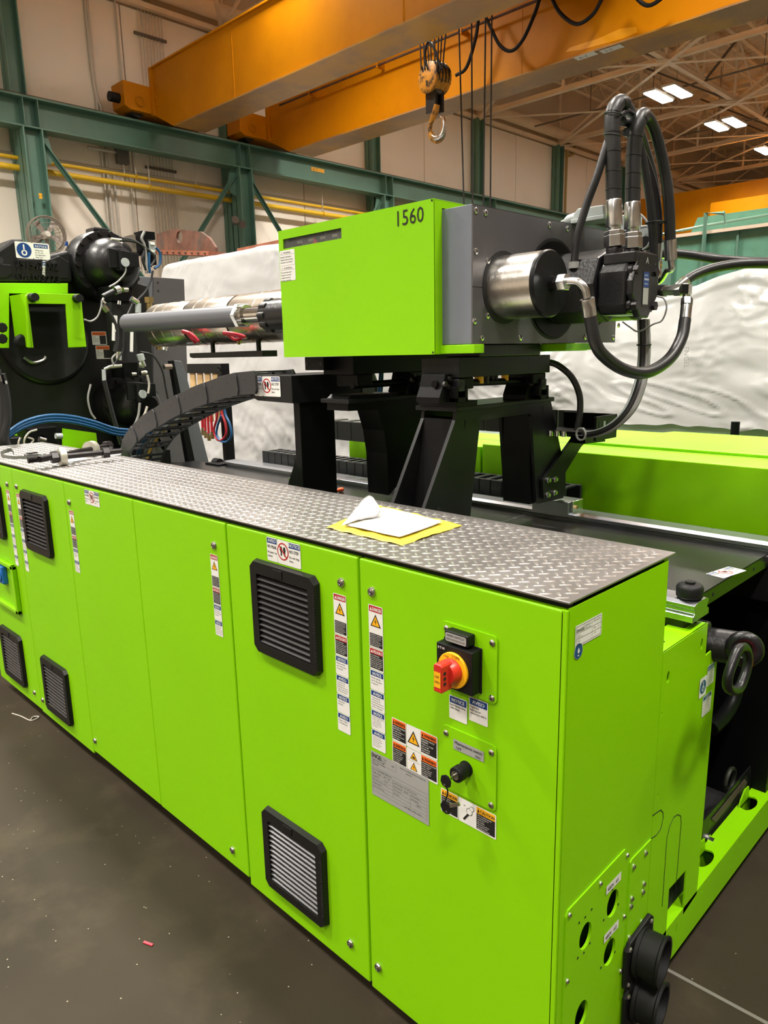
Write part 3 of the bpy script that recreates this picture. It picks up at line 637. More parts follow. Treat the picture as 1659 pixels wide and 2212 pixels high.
# end sheet on the +x side with real cut-outs
H1 = [(.244, .522, .036), (.240, .388, .036), (.117, .515, .034), (.113, .303, .036)]
t0 = cabs[0]
holes = [ell(a, b, r*.82, r, 28) for a, b, r in H1]
sh = holed_plate('end_panel', [(.006, .06), (.447, .06), (.447, ZTOP-.009), (.006, ZTOP-.009)], holes, (0, 0, 0), Y, Z, .004, 'green', t0)
MB().box(-.016, -.0008, -.0, .0055, .06, 1.325).build('corner_fold', 'green', t0, bevel=.002)
gp = holed_plate('gland_plate', [(.028, .07), (.028, .620), (.036, .632), (.296, .640), (.306, .632), (.318, .20), (.318, .07)], [ell(a, b, r*.80, r*.98, 28) for a, b, r in H1], (.003, 0, 0), Y, Z, .003, 'green', t0)
gp2 = holed_plate('gland_plate', [(.328, .36), (.328, .585), (.336, .590), (.440, .590), (.440, .10), (.328, .10)], [], (.003, 0, 0), Y, Z, .003, 'green', t0)
def screw(px, py, x=.003, r=.0075, par=t0, ax='x', m='zinc', y=None, z=None):
    c = A(px, py, x=x) if ax == 'x' else A(px, py, y=y)
    d = X if ax == 'x' else -Y
    mb = MB(); mb.lathe(c, c+d*.0045, [(0, r), (.4, r), (.8, r*.75), (1, r*.45)], 14); mb.mi = 1; mb.lathe_flat(c+d*.0046, c+d*.0049, r*.4, 6)
    return mb.build('screw', [m, 'dark'], par)
for p in [(1355, 1847), (1297, 1908), (1230, 1976), (1348, 1979), (1225, 2119), (1340, 2097)]: screw(*p, r=.0055)
for p in [(1395, 1842), (1369, 1872), (1391, 1909), (1389, 1926), (1365, 1941), (1363, 1957), (1386, 1991), (1359, 2025)]: screw(*p)
mb = MB()
for p in [(1278, 1964), (1264, 1981), (1274, 2037), (1261, 2058), (1248, 2069), (1251, 1993), (1335, 1953), (1323, 1921), (1304, 1987), (1318, 2025), (1328, 2056), (1298, 2090)]:
    c = A(*p, x=.0035); mb.tube([c, c+X*.0008], .0028, 8)
mb.build('tapped_hole', 'dark', t0)
for k, (px, py, s) in enumerate([(1309, 1931, '480V  #1'), (1304, 2036, '480V  #2')]):
    c = A(px, py, x=.004); pr = Print(c, (0, 1, 0), Z); pr.rect(0, -.020, .072, .024, 'w'); pr.text(s, .006, -.002, .015, 'k', maxw=.06); pr.build('voltage_label', t0)
# label on the end
pr = Print(A(1243, 1353, x=.0005), Y, Z); wv, hv = .105, .048
pr.rect(0, 0, wv, hv, 'w'); 
for a, b, c, d in ((.003, .003, wv-.006, .0008), (.003, hv-.004, wv-.006, .0008), (.003, .018, wv-.006, .0006), (.003, .030, wv-.006, .0006), (.003, .003, .0008, hv-.007), (wv-.004, .003, .0008, hv-.007), (.034, .003, .0006, .015), (.066, .018, .0006, .026)): pr.rect(a, b, c, d, 'k', 1)
pr.text('ENGEL', .005, .0155, .010, 'k', bold=.03); pr.text('Hydraulic oil   ISO VG 46', .037, .0105, .0062, 'k', maxw=.060)
pr.text('Filling quantity  l', .037, .0155, .004, 'k'); pr.text('Oil type', .006, .024, .004, 'k'); pr.text('Viscosity class', .006, .028, .004, 'k'); pr.text('Oil filter', .006, .036, .004, 'k'); pr.text('Change', .006, .041, .004, 'k'); pr.text('620', .072, .025, .005, 'k'); pr.text('ltr', .090, .025, .005, 'k'); pr.text('46', .075, .036, .005, 'k')
pr.build('oil_label', t0)
c = A(1249, 1407, x=.0005); pr = Print(c, Y, Z); pr.circle(0, 0, .0165, 'w', 0, 28); pr.circle(0, 0, .0155, 'b', 1, 28); pr.poly([(0, -.009), (-.004, -.001), (-.0035, .002), (0, .004), (.0035, .002), (.004, -.001)], 'w', 2); pr.rect(-.003, .007, .005, .003, 'w', 2); pr.build('oil_drop_sticker', t0)
# locks
LK = {}
def lock(c, par, r=.0125):
    if 'p' not in LK:
        m = MB(); m.lathe(c, c-Y*.007, [(0, r*1.05), (.3, r*1.05), (.85, r*.86), (1, r*.6)], 24); m.lathe(c-Y*.0071, c-Y*.0045, [(0, r*.58), (1, r*.58)], 18)
        m.mi = 1; m.cyl(c-Y*.0070, c-Y*.0074, r*.56, 18); m.mi = 0; m.torus(c-Y*.0074, Y, r*.4, r*.07, 16, 5); m.bar(c-Y*.0078-X*r*.3, c-Y*.0078+X*r*.3, r*.12, r*.12)
        LK['p'] = m.build('door_lock', ['lock', 'dark'], par); LK['c'] = c; return
    dup(LK['p'], c-LK['c'], par)
for (px, py), i in [((804, 1278), 0), ((818, 2089), 0), ((738, 1258), 1), ((758, 2038), 1), ((463, 1178), 2), ((503, 1836), 2), ((150, 1085), 3), ((206, 1600), 3), ((36, 1051), 4), ((93, 1512), 4), ((16, 1046), 5), ((75, 1496), 5)]:
    lock(fp(px, py), DOORS[i])
# vents
VP = {}
def vent(tl, par, W_=.300, H_=.288, dark=False):
    """filter vent: chamfered frame and twelve tilted slats"""
    if 'f' in VP:
        d = tl-VP['tl']; fr = dup(VP['f'], d, par)
        for s_ in VP['s']+[VP['b'], VP['l']]: c_ = s_.copy(); COL.objects.link(c_); c_.parent = fr
        return
    VP['tl'] = tl; x, z = tl.x, tl.z; c = .018
    def oct_(x0, x1, z0, z1, c, y): return [Vector(p) for p in ((x0+c, y, z1), (x1-c, y, z1), (x1, y, z1-c), (x1, y, z0+c), (x1-c, y, z0), (x0+c, y, z0), (x0, y, z0+c), (x0, y, z1-c))]
    O = oct_(x, x+W_, z-H_, z, c, -.001); O2 = oct_(x+.004, x+W_-.004, z-H_+.004, z-.004, c, -.018); I = oct_(x+.034, x+W_-.034, z-H_+.034, z-.040, .002, -.018); I2 = oct_(x+.034, x+W_-.034, z-H_+.034, z-.040, .002, -.001)
    m = MB(); n = 8; m.add(O+O2+I+I2, [(k*n+i, k*n+(i+1) % n, (k+1)*n+(i+1) % n, (k+1)*n+i) for k in range(3) for i in range(n)])
    for k in range(26): zz = z-.05-k*.0075; m.box(x+W_-.014, x+W_-.005, -.0188, -.0178, zz, zz-.004)
    VP['f'] = m.build('vent_frame', 'ventp', par, bevel=.0012)
    VP['s'] = []
    for k in range(12):
        zz = z-.052-k*(H_-.092)/11.2
        m = MB(); m.prism([(x+.034, -.0175, zz-.0045), (x+.034, -.0160, zz-.0070), (x+.034, -.001, zz+.0015), (x+.034, -.003, zz+.0040)], (W_-.068, 0, 0))
        VP['s'].append(m.build('slat', 'ventslat', VP['f'], bevel=.0012))
    VP['b'] = MB().box(x+.03, x+W_-.03, -.0015, -.0009, z-H_+.03, z-.03).build('filter_mat', 'dark', VP['f'])
    VP['l'] = MB().box(x+W_*.39, x+W_*.53, -.0205, -.0175, z-.034, z-.010).build('latch', 'ventp', VP['f'], bevel=.001)
M['ventp'] = mat('vent_plastic', (.008, .008, .008), .35, spec=.3); M['ventslat'] = mat('vent_slat_plastic', (.020, .019, .020), .33)
for (px, py), i in [((547, 1203), 1), ((572, 1734), 1), ((48, 1055), 4), ((92, 1411), 4)]: vent(fp(px, py), cabs[i])
for px, py in ((3, 1346),): vent(fp(px, py), cabs[5])
vent(fp(-42, 1032), cabs[5])
# label strips
TX = dict(D=('r', 'DANGER'), P=('r', 'PELIGRO'), N=('b', 'NOTICE'), A=('b', 'AVISO'))
BODY_D = ['HAZARDOUS VOLTAGE.', 'Disconnect and lock out', 'power before servicing.', 'Will shock, burn or', 'cause death. Wait after', 'shut down for the stored', 'energy to discharge.', 'See operating manual.']
BODY_P = ['ALTA TENSION.', 'Desconecte y bloquee la', 'corriente antes de abrir.', 'Peligro de muerte por', 'descarga. Espere hasta', 'que la energia residual', 'se haya descargado.']
BN = {'N1': ['Power will be', 'cut, if this door', 'is opened'], 'A1': ['La apertura de', 'esta puerta de', 'proteccion provoca', 'la desconexion de la', 'tension de mando.'],
      'N2': ['Clean filter', 'monthly'], 'A2': ['Limpiar el filtro', 'mensualmente'], 'N3': ['DO NOT OPEN WHILE', 'the main switch is', 'on. Disconnect the', 'supply and wait for', 'the motors to stop.', 'See manual.'], 'A3': ['La puerta no debe', 'abrirse mientras el', 'interruptor principal', 'este conectado.', 'Corte la corriente', 'antes de abrir.']}
def strip(tl, w, total, items, par, step=0):
    pr = Print(tl-Y*.0005, X, Z); H = {'D': 1.9, 'P': 1.0}; tot = sum(H.get(k, .92) for k in items); k_ = total/tot; y = 0
    for it in items:
        h = H.get(it, .92)*k_; pr.rrect(0, y+.0005, w, h-.001, 'w', 0, w*.05); e = w*.05
        key = it[0]; c, tx = TX[key]
        hh = .225*k_ if key != 'D' else .26*k_
        pr.rect(e, y+e, w-2*e, hh, c, 1)
        if key in 'DP':
            pr.poly([(e*2.2, y+e+hh*.82), (e*5.2, y+e+hh*.82), (e*3.7, y+e+hh*.2)], 'w', 2)
            pr.text(tx, w*.29, y+e+hh*.82, hh*.86, 'w', maxw=w*.62, bold=.05)
        else: pr.text(tx, w/2, y+e+hh*.82, hh*.86, 'w', maxw=w*.62, align='c', bold=.05)
        yy = y+e+hh
        if key == 'D':
            pr.tri(w/2, yy+h*.045, w*.74, 'y'); b0 = y+h*.66; pr.rect(e, b0, w-2*e, y+h-e*1.6-b0, 'k', 1)
            pr.para(BODY_D, e*1.6, b0+h*.045, h*.036, h*.038, 'w', maxw=w*.8)
        elif key == 'P':
            pr.rect(e, yy, w-2*e, y+h-e*2-yy, 'k', 1); pr.para(BODY_P, e*1.6, yy+h*.095, h*.075, h*.082, 'w', maxw=w*.82)
        else:
            L = BN[it]; sz = h*.11 if len(L) < 4 else h*.095 if len(L) < 6 else h*.075
            pr.para(L, e*1.7, yy+sz*1.25, sz, sz*1.22, 'k', maxw=w*.86)
        y += h
    return pr.build('label_strip', par)
def strip_px(a, b, items, par, w=.050):
    p = fp(*a); q = fp(*b); strip(p, w, p.z-q.z, items, par)
ALL6 = ['D', 'P', 'N1', 'A1', 'N3', 'A3']; ALLF = ['D', 'P', 'N1', 'A1', 'N2', 'A2']; SH = ['D', 'P', 'N1', 'A1']
strip_px((796, 1303), (801, 1612), ALL6, cabs[0]); strip_px((720, 1279), (728, 1574), ALLF, cabs[1]); strip_px((454, 1195), (464, 1369), SH, cabs[2], .043)
strip_px((149, 1101), (164, 1234), SH, cabs[3], .046); strip_px((35, 1065), (56, 1232), ALLF, cabs[4], .044); strip_px((13, 1057), (35, 1220), ALLF, cabs[5], .044)
def nostep(o, u, v, w, par, two=True):
    """NO PISAR / NO STEP label"""
    pr = Print(o, u, v); h = w*.46
    pr.rrect(0, 0, w*.32, h, 'w', 0, w*.02); pr.rrect(w*.325, 0, w*.675, h, 'w', 0, w*.02)
    for x0, ww, hd, ls in ((.012, .296, 'AVISO', ['NO PISAR.', '', 'No pisar / no', 'entrar']), (.665, .325, 'NOTICE', ['NO STEP.', '', 'Do not step', 'here.'])):
        pr.rect(w*x0, h*.04, w*ww, h*.21, 'b', 1); pr.text(hd, w*(x0+ww/2), h*.20, h*.19, 'w', align='c', bold=.04)
        pr.text(ls[0], w*(x0+.01), h*.45, h*.185, 'k', maxw=w*.28, bold=.03); pr.text(ls[2], w*(x0+.01), h*.66, h*.13, 'k', maxw=w*.28, bold=.03); pr.text(ls[3], w*(x0+.01), h*.82, h*.13, 'k', maxw=w*.28, bold=.03)
    cx_, cy_, r = w*.49, h*.47, h*.36
    pr.circle(cx_, cy_, r, 'r', 1, 28); pr.circle(cx_, cy_, r*.84, 'w', 2, 28)
    for sx in (-1, 1):
        x = cx_+sx*r*.3; pr.poly([(x-r*.16, cy_-r*.55), (x-r*.26, cy_-r*.2), (x-r*.1, cy_+r*.1), (x-r*.12, cy_+r*.5), (x+r*.12, cy_+r*.5), (x+r*.14, cy_+r*.1), (x+r*.22, cy_-r*.2), (x+r*.14, cy_-r*.55)], 'k', 3)
    pr.poly([(cx_-r*.68, cy_-r*.55), (cx_+r*.55, cy_+r*.68), (cx_+r*.68, cy_+r*.55), (cx_-r*.55, cy_-r*.68)], 'r', 4)
    return pr.build('no_step_label', par)
nostep(fp(576, 1158)-Y*.0005, X, Z, .152, cabs[1]); nostep(fp(182, 1056)-Y*.0005, X, Z, .130, cabs[3])
# main switch
sp = lambda px, py: A(px, py, y=0)
def rplate(x0, x1, z0, z1, th, r, par, name='mounting_plate'):
    pts = []
    for cx_, cz_, a0 in ((x1-r, z1-r, 0), (x0+r, z1-r, 90), (x0+r, z0+r, 180), (x1-r, z0+r, 270)):
        for k in range(5): a = math.radians(a0+k*22.5); pts.append((cx_+r*math.cos(a), -.0002, cz_+r*math.sin(a)))
    return MB().prism(pts, (0, -th, 0)).build(name, 'green2', par, bevel=.0006)
rplate(-.318, -.164, 1.072, 1.229, .0035, .012, t0); rplate(-.318, -.163, .812, .974, .0035, .012, t0)
for p in [(965, 1357), (1064, 1389), (1063, 1508), (964, 1583), (1062, 1626), (964, 1693), (1061, 1739)]: screw(*p, ax='y', y=-.0035, r=.0075, m='lock')
bx0, bx1, bz0, bz1 = -.306, -.205, 1.090, 1.190
m = MB(); m.prism([(bx0-.003, -.004, bz0-.003), (bx1+.003, -.004, bz0-.003), (bx1+.003, -.004, bz1+.003), (bx0-.003, -.004, bz1+.003)], (0, -.004, 0)); m.box(bx0, bx1, -.036, -.008, bz0, bz1); m.build('switch_housing', 'rubber', t0, bevel=.004)
m = MB(); m.box(-.288, -.222, -.030, -.004, bz1+.005, bz1+.031); m.build('nameplate_holder', 'rubber', t0, bevel=.003)
pr = Print((-.284, -.0305, bz1+.028), X, Z); pr.rrect(0, 0, .058, .020, 's', 0, .003); pr.text('MAIN SWITCH', .005, .008, .0075, 'k', maxw=.048); pr.text('OPEN IN OFF POSITION ONLY', .003, .016, .0058, 'k', maxw=.052); pr.build('nameplate', t0)
pr = Print((bx0+.004, -.0365, bz1-.004), X, Z); pr.text('E·T·N', .002, .008, .008, 'w', maxw=.02, bold=.05); pr.build('maker_mark', t0)
dc = Vector(((bx0+bx1)/2, -.036, (bz0+bz1)/2-.002))
MB().cyl(dc, dc-Y*.007, .041, 40).build('yellow_ring', 'yellow', t0, bevel=.001)
pr = Print(dc-Y*.0072, X, Z)
pr.text('I ON', .001, -.031, .010, 'k', bold=.04); pr.text('+TRIP', -.024, -.028, .006, 'k', maxw=.015, bold=.04); pr.text('0', -.037, -.01, .007, 'k'); pr.build('ring_lettering', t0)
MB().lathe(dc-Y*.007, dc-Y*.030, [(0, .029), (.7, .027), (1, .024)], 32).build('rotary_hub', 'red', t0, bevel=.001)
hb = MB(); hb.prism([(dc.x-.012, dc.y-.020, dc.z-.034), (dc.x+.012, dc.y-.020, dc.z-.034), (dc.x+.012, dc.y-.020, dc.z+.026), (dc.x+.008, dc.y-.020, dc.z+.031), (dc.x-.008, dc.y-.020, dc.z+.031), (dc.x-.012, dc.y-.020, dc.z+.026)], (0, -.036, 0)); hb.build('rotary_handle', 'red', t0, bevel=.003, seg=3)
mb = MB()
for k in range(3): mb.cyl((dc.x+.0121, dc.y-.046, dc.z-.014+.012*k), (dc.x+.0126, dc.y-.046, dc.z-.014+.012*k), .0042, 12)
mb.build('padlock_hole', 'dark', t0)
pr = Print((dc.x-.009, dc.y-.0563, dc.z+.014), X, Z); pr.rect(0, 0, .018, .036, 'y'); pr.text('OFF', .003, .014, .008, 'k', maxw=.012); pr.text('OPEN', .002, .026, .008, 'k', maxw=.014); pr.build('handle_label', t0)
# labels near the switch
def notice2(px, py, hd, lines, w=.052, h=.058):
    pr = Print(sp(px, py)-Y*.0005, X, Z); pr.rrect(0, 0, w, h, 'w', 0, .002); pr.rect(.002, .002, w-.004, .016, 'b', 1); pr.text(hd, w/2, .0142, .012, 'w', align='c', bold=.04, maxw=w*.7); pr.para(lines, .003, .0245, .006, .0075, 'k', maxw=w*.88, bold=.03); pr.build('notice_label', t0)
notice2(971, 1499, 'NOTICE', ['Interrupting rating', '5000 Amps.']); notice2(1014, 1503, 'AVISO', ['Capacidad', 'interrupcion', 'cortocircuito 5000 A.'])
def hdr(pr, x, y, w, h, col, tx, tcol='k'):
    pr.rect(x, y, w, h, col, 1); pr.poly([(x+w*.04, y+h*.82), (x+w*.17, y+h*.82), (x+w*.105, y+h*.2)], 'k', 2); pr.text(tx, x+w*.2, y+h*.8, h*.75, tcol, maxw=w*.76, bold=.05)
pr = Print(sp(847, 1548)-Y*.0005, X, Z)
a, b, c_ = .049, .048, .052; hh = .062
pr.rrect(0, 0, a, hh, 'w', 0, .002); pr.rrect(0, hh+.001, a, hh, 'w', 0, .002); pr.rrect(a+.001, 0, b+c_, hh, 'w', 0, .002); pr.rrect(a+.001, hh+.001, b+c_, hh, 'w', 0, .002)
hdr(pr, .002, .002, a-.004, .015, 'o', 'ADVERTENCIA'); hdr(pr, .002, hh+.003, a-.004, .015, 'o', 'ADVERTENCIA'); hdr(pr, a+b+.001, .002, c_-.003, .015, 'o', 'WARNING'); hdr(pr, a+b+.001, hh+.003, c_-.003, .015, 'o', 'WARNING')
for x, y, w_ in ((.002, .017, a-.004), (.002, hh+.018, a-.004), (a+b+.001, .017, c_-.003), (a+b+.001, hh+.018, c_-.003)): pr.rect(x, y, w_, .040, 'k', 1)
pr.para(['RIESGO DE CHOQUE', 'ELECTRICO.', 'El cable amarillo o', 'naranja no se', 'desconecta con el', 'interruptor.'], .004, .0235, .0052, .006, 'w', maxw=.042, bold=.03)
pr.para(['ELECTRIC SHOCK', 'HAZARD.', 'Yellow or orange', 'wire is still', 'energized by', 'main switch.'], a+b+.003, .0235, .0052, .006, 'w', maxw=.046, bold=.03)
pr.para(['Corriente aun presente', 'con el interruptor', 'en posicion OFF.', 'Desconecte la red', 'antes de trabajar', 'en la maquina.', 'Ver manual.'], .004, hh+.0235, .0044, .0053, 'w', maxw=.042)
pr.para(['HAZARDOUS VOLTAGE', 'remains with the', 'switch in OFF', 'position. Lock out', 'the mains before', 'working on unit.', 'See manual.'], a+b+.003, hh+.0235, .0044, .0053, 'w', maxw=.046)
pr.tri(a+b/2, .012, .040); pr.tri(a+b/2, hh+.006, .024, 'y', False); pr.tri(a+b/2, hh+.035, .024)
cxx = a+b/2; pr.poly([(cxx-.005, hh+.022), (cxx-.002, hh+.018), (cxx+.002, hh+.019), (cxx+.006, hh+.022), (cxx+.002, hh+.0245)], 'k', 3)
pr.rect(a+.003, hh+.032, b-.004, .0005, 'k', 1); pr.rect(a+b-.0005, .003, .0005, hh-.006, 'k', 1)
pr.build('warning_label', t0)
# type plate
pr = Print(sp(802, 1619)-Y*.0008, X, Z); w_, h_ = .200, .128
pr.rect(0, 0, w_, h_, 's'); pr.text('ENGEL', .003, .017, .017, 'k', bold=.04, maxw=.038)
for k, s_ in enumerate(['Engel Austria GmbH', 'A-4311 Schwertberg', 'AUSTRIA']): pr.text(s_, .004, .024+.0065*k, .0055, 'k')
for k in range(8): pr.rect(.004, .044+.010*k, w_-.010, .0004, 'k', 1)
for x, y, hgt in ((.045, .004, .024), (.090, .004, .024), (.078, .054, .050), (.138, .054, .050), (.004, .044, .074), (w_-.006, .044, .074)): pr.rect(x, y, .0004, hgt, 'k', 1)
pr.rect(.045, .028, .045, .0004, 'k', 1)
for x, y, s_ in [(.047, .010, 'Type'), (.047, .018, 'No.'), (.074, .018, '1560'), (.105, .010, 'Injection moulding machine / Maquina de'), (.125, .018, 'inyeccion'), (.006, .051, 'Year of manufacture'), (.040, .051, 'duo 16060/1560'), (.006, .061, 'Supply voltage'), (.006, .071, 'Frequency'), (.006, .081, 'Full load current'), (.006, .091, 'Largest motor'), (.006, .101, 'Short circuit rating'), (.045, .061, '480 Y / 277'), (.048, .071, '60 Hz'), (.045, .081, '525 A'), (.081, .061, 'Control voltage'), (.081, .071, 'Heating power'), (.081, .081, 'Drive power'), (.081, .091, 'Enclosure'), (.118, .061, '24 V DC'), (.118, .071, '88 kW'), (.141, .061, 'UL Type 1'), (.141, .071, 'Wiring diagram'), (.141, .081, 'Interrupting'), (.160, .091, '5000 A'), (.118, .113, '3 AC 480 V / 60 Hz  5000 A')]:
    pr.text(s_, x, y, .0052, 'k')
pr.build('type_plate', t0)
# maintenance key switch
pr = Print(sp(982, 1593)-Y*.0045, X, Z); pr.rect(0, 0, .088, .026, 's'); pr.text('Maintenance switch', .005, .011, .0105, 'k', maxw=.078, bold=.02); pr.text('OFF', .008, .023, .0095, 'k'); pr.text('ON', .064, .023, .0095, 'k'); pr.build('switch_label', t0)
kc = Vector((-.246, -.003, .888))
MB().lathe(kc, kc-Y*.040, [(0, .0185), (.12, .0185), (.13, .0165), (.5, .0165), (.52, .0185), (.95, .0185), (1, .017)], 28).build('key_switch_barrel', 'rubber', t0)
MB().cyl(kc-Y*.040, kc-Y*.042, .0105, 20).build('key_cylinder', 'lock', t0)
k1 = thing('key', kc-Y*.043, 'black-headed key left in the maintenance key switch', 'key')
MB().box(kc.x-.0012, kc.x+.0012, kc.y-.056, kc.y-.040, kc.z-.004, kc.z+.004).build('blade', 'lock', k1)
kk = kc+Vector((-.006, -.064, -.004)); a3 = Vector((.55, 0, .83))
def khead(c, a3, par):
    b3 = Vector((-a3.z, 0, a3.x)); P = [c+a3*p+b3*q for p, q in ((.014, -.004), (.014, .004), (.006, .014), (-.008, .014), (-.016, .006), (-.016, -.006), (-.008, -.014), (.006, -.014))]
    MB().prism(P, (0, -.004, 0)).build('key_head', 'rubber', par, bevel=.001)
    MB().tube([c-a3*.010-Y*.005, c-a3*.010+Y*.001], .0028, 10).build('eyelet', 'lock', par)
khead(kk, Vector((.2, 0, .98)), k1)
k2 = thing('key', kc+Vector((-.02, -.05, -.07)), 'spare black-headed key dangling from a tag below the key switch', 'key')
kk2 = kc+Vector((-.012, -.058, -.075)); MB().tube(bz([kk+Vector((-.0, -.001, -.012)), kk+Vector((.003, 0, -.03)), kk2+Vector((-.001, -.003, .014))], 5), .0018, 6).build('tag_loop', 'rubber', k2)
khead(kk2, Vector((-.4, 0, .92)), k2)
MB().bar(kk2+Vector((.006, -.002, .004)), kk2+Vector((.040, -.002, .026)), .0025, .008).build('blade', 'lock', k2)
pr = Print(sp(953, 1700)-Y*.0005, X, Z); a, b, c_, hh = .053, .054, .054, .062
pr.rrect(0, 0, a, hh, 'w', 0, .002); pr.rrect(a+.001, 0, b+c_, hh, 'w', 0, .002)
hdr(pr, .002, .002, a-.004, .016, 'y', 'ATENCION'); hdr(pr, a+b, .002, c_-.002, .016, 'y', 'CAUTION')
pr.rect(.002, .018, a-.004, .040, 'k', 1); pr.rect(a+b, .018, c_-.002, .040, 'k', 1)
pr.para(['Solo personal', 'autorizado puede', 'acceder con llave', 'al interruptor.', 'Retire la llave', 'despues del', 'mantenimiento.'], .004, .0235, .0046, .0054, 'w', maxw=.044)
pr.para(['Only qualified person', 'are permitted to', 'unlock the', 'key switch.', 'Remove key from', 'key switch after', 'maintenance work.'], a+b+.003, .0235, .0046, .0054, 'w', maxw=.047, bold=.02)
kx, ky = a+b*.38, .047
pr.poly([(kx-.006, ky+.004), (kx-.002, ky+.007), (kx+.012, ky-.012), (kx+.008, ky-.015)], 'k', 2)
for rr, cc, lf in ((.009, 'k', 2), (.0078, 'w', 3)): pr.circle(a+b*.62, .026, rr, cc, lf)
for rr, cc, lf in ((.0065, 'k', 2), (.0055, 'w', 3)): pr.circle(a+b*.75, .016, rr, cc, lf)
pr.text('>', kx-.004, .018, .009, 'k', bold=.06)
pr.build('caution_label', t0)
# socket recess on the far cabinet
t5 = cabs[5]; p0 = fp(-15, 1205); p1 = fp(34, 1222); q1 = fp(38, 1322)
m = MB(); xx0, xx1, zz1, zz0 = p1.x-.34, p1.x+.005, p1.z, q1.z+.005
m.box(xx1-.03, xx1, -.022, -.001, zz0, zz1); m.box(xx0, xx1, -.022, -.001, zz1-.02, zz1); m.box(xx0, xx1, -.022, -.001, zz0, zz0+.02); m.build('recess_frame', 'green', t5, bevel=.003)
MB().box(xx0+.02, xx1-.03, -.004, -.001, zz0+.02, zz1-.02).build('recess_back', 'green', t5)
c = fp(13, 1238); m = MB(); m.box(c.x-.035, c.x+.035, -.03, -.003, c.z-.05, c.z+.045); m.build('power_socket', 'bluep', t5, bevel=.006); MB().cyl(c-Y*.03-Z*.005, c-Y*.036-Z*.005, .028, 20).build('socket_lid', 'bluep', t5)
# ------------------------------------------------------------------ tread plate
t = thing('tread_plate', (-1.9, .24, ZTOP), 'long silver tread plate with raised bars on top of the cabinets', 'plate')
PL0 = -3.86
m = MB(); m.box(PL0, .003, -.001, .478, ZTOP+.001, ZPL); m.build('sheet', 'alu', t, bevel=.0012)
v = []; f = []
def loz(cx_, cy_, dx, dy, L=.0162, w=.0044, h=.0020):
    n = Vector((dx, dy)).normalized(); q = Vector((-n.y, n.x)); k = len(v)
    for a, b, z in ((-1, 0, 0), (-.55, -.8, 0), (0, -1, 0), (.55, -.8, 0), (1, 0, 0), (.55, .8, 0), (0, 1, 0), (-.55, .8, 0), (-.55, 0, 1), (0, 0, 1), (.55, 0, 1)):
        v.append((cx_+n.x*a*L+q.x*b*w, cy_+n.y*a*L+q.y*b*w, ZPL+z*h-(.0001 if z == 0 else 0)))
    f.extend([(k+0, k+1, k+8), (k+1, k+2, k+9, k+8), (k+2, k+3, k+10, k+9), (k+3, k+4, k+10), (k+4, k+5, k+10), (k+5, k+6, k+9, k+10), (k+6, k+7, k+8, k+9), (k+7, k+0, k+8)])
P = .038
for i in range(int((0-PL0)/P)+1):
    for j in range(13):
        for k in (0, 1):
            x = -.024-i*P-k*P/2; y = .014+j*P+(P/2 if k else 0)
            if x > PL0+.012 and y < .470: loz(x, y, 1, .92 if k == 0 else -.95)
m = MB(); m.smooth = True; m.add(v, f); tag(m.build('raised_bars', 'aluhi', t, recalc=False), kind='stuff')
# ------------------------------------------------------------------ machine bed end
t = thing('machine_bed', (-1.5, 1.1, .09), 'lime green machine base with open black end bay', 'machine')
BL = -9.0; M['innerplate'] = mat('dark_olive_plate', (.016, .018, .012), .4); M['hookpaint2'] = mat('brown_foam_strip', (.07, .045, .035), .7)
zt = 1.095
pan = [(.449, .17), (.449, zt), (.722, zt), (.722, .988), (.815, 1.0), (.797, .225), (.62, .17)]
ph = [ell(.487, 1.02, .0075, .016, 16), ell(.690, 1.045, .0075, .016, 16), ell(.462, .93, .003, .006, 8), ell(.735, .80, .003, .006, 8), ell(.470, .70, .003, .006, 8)]
holed_plate('end_panel', [(.449, .20), (.449, zt), (.722, zt), (.722, 1.00), (.812, 1.005), (.797, .212), (.70, .20), (.70, .35), (.585, .355), (.585, .20)], ph, (.0, 0, 0), Y, Z, .004, 'green', t)
tp = MB(); tp.box(-.075, 0, .450, .722, zt-.003, zt); tp.box(-.55, -.082, .482, .640, zt-.003, zt); tp.box(-.082, -.078, .45, .65, zt-.02, zt-.006); tp.build('top_cover', 'green', t, bevel=.0015)
mb = MB()
for p in ((1431, 1386), (1500, 1345), (1455, 1335)): c = A(*p, z=zt); mb.tube([c+Z*.0002, c+Z*.0008], .006, 10)
mb.build('cover_hole', 'dark', t)
m = MB(); 
def arcline(pts): 
    for a, b in zip(pts, pts[1:]): m.bar(Vector((.0006, *a)), Vector((.0006, *b)), .0016, .0008, (1, 0, 0))
yz = lambda px, py: tuple(A(px, py, x=0))[1:]
arcline([yz(*p) for p in [(1475, 1925), (1437, 1955)]][:0] or [yz(*p) for p in [(1430, 1958), (1440, 1812), (1446, 1785), (1455, 1765), (1463, 1759), (1470, 1762), (1471, 1778), (1459, 1925)]])
arcline([yz(*p) for p in [(1409, 1762), (1418, 1755), (1427, 1749), (1432, 1755), (1432, 1768), (1427, 1790), (1418, 1803), (1407, 1811)]])
m.build('knockout_line', 'dark', t)
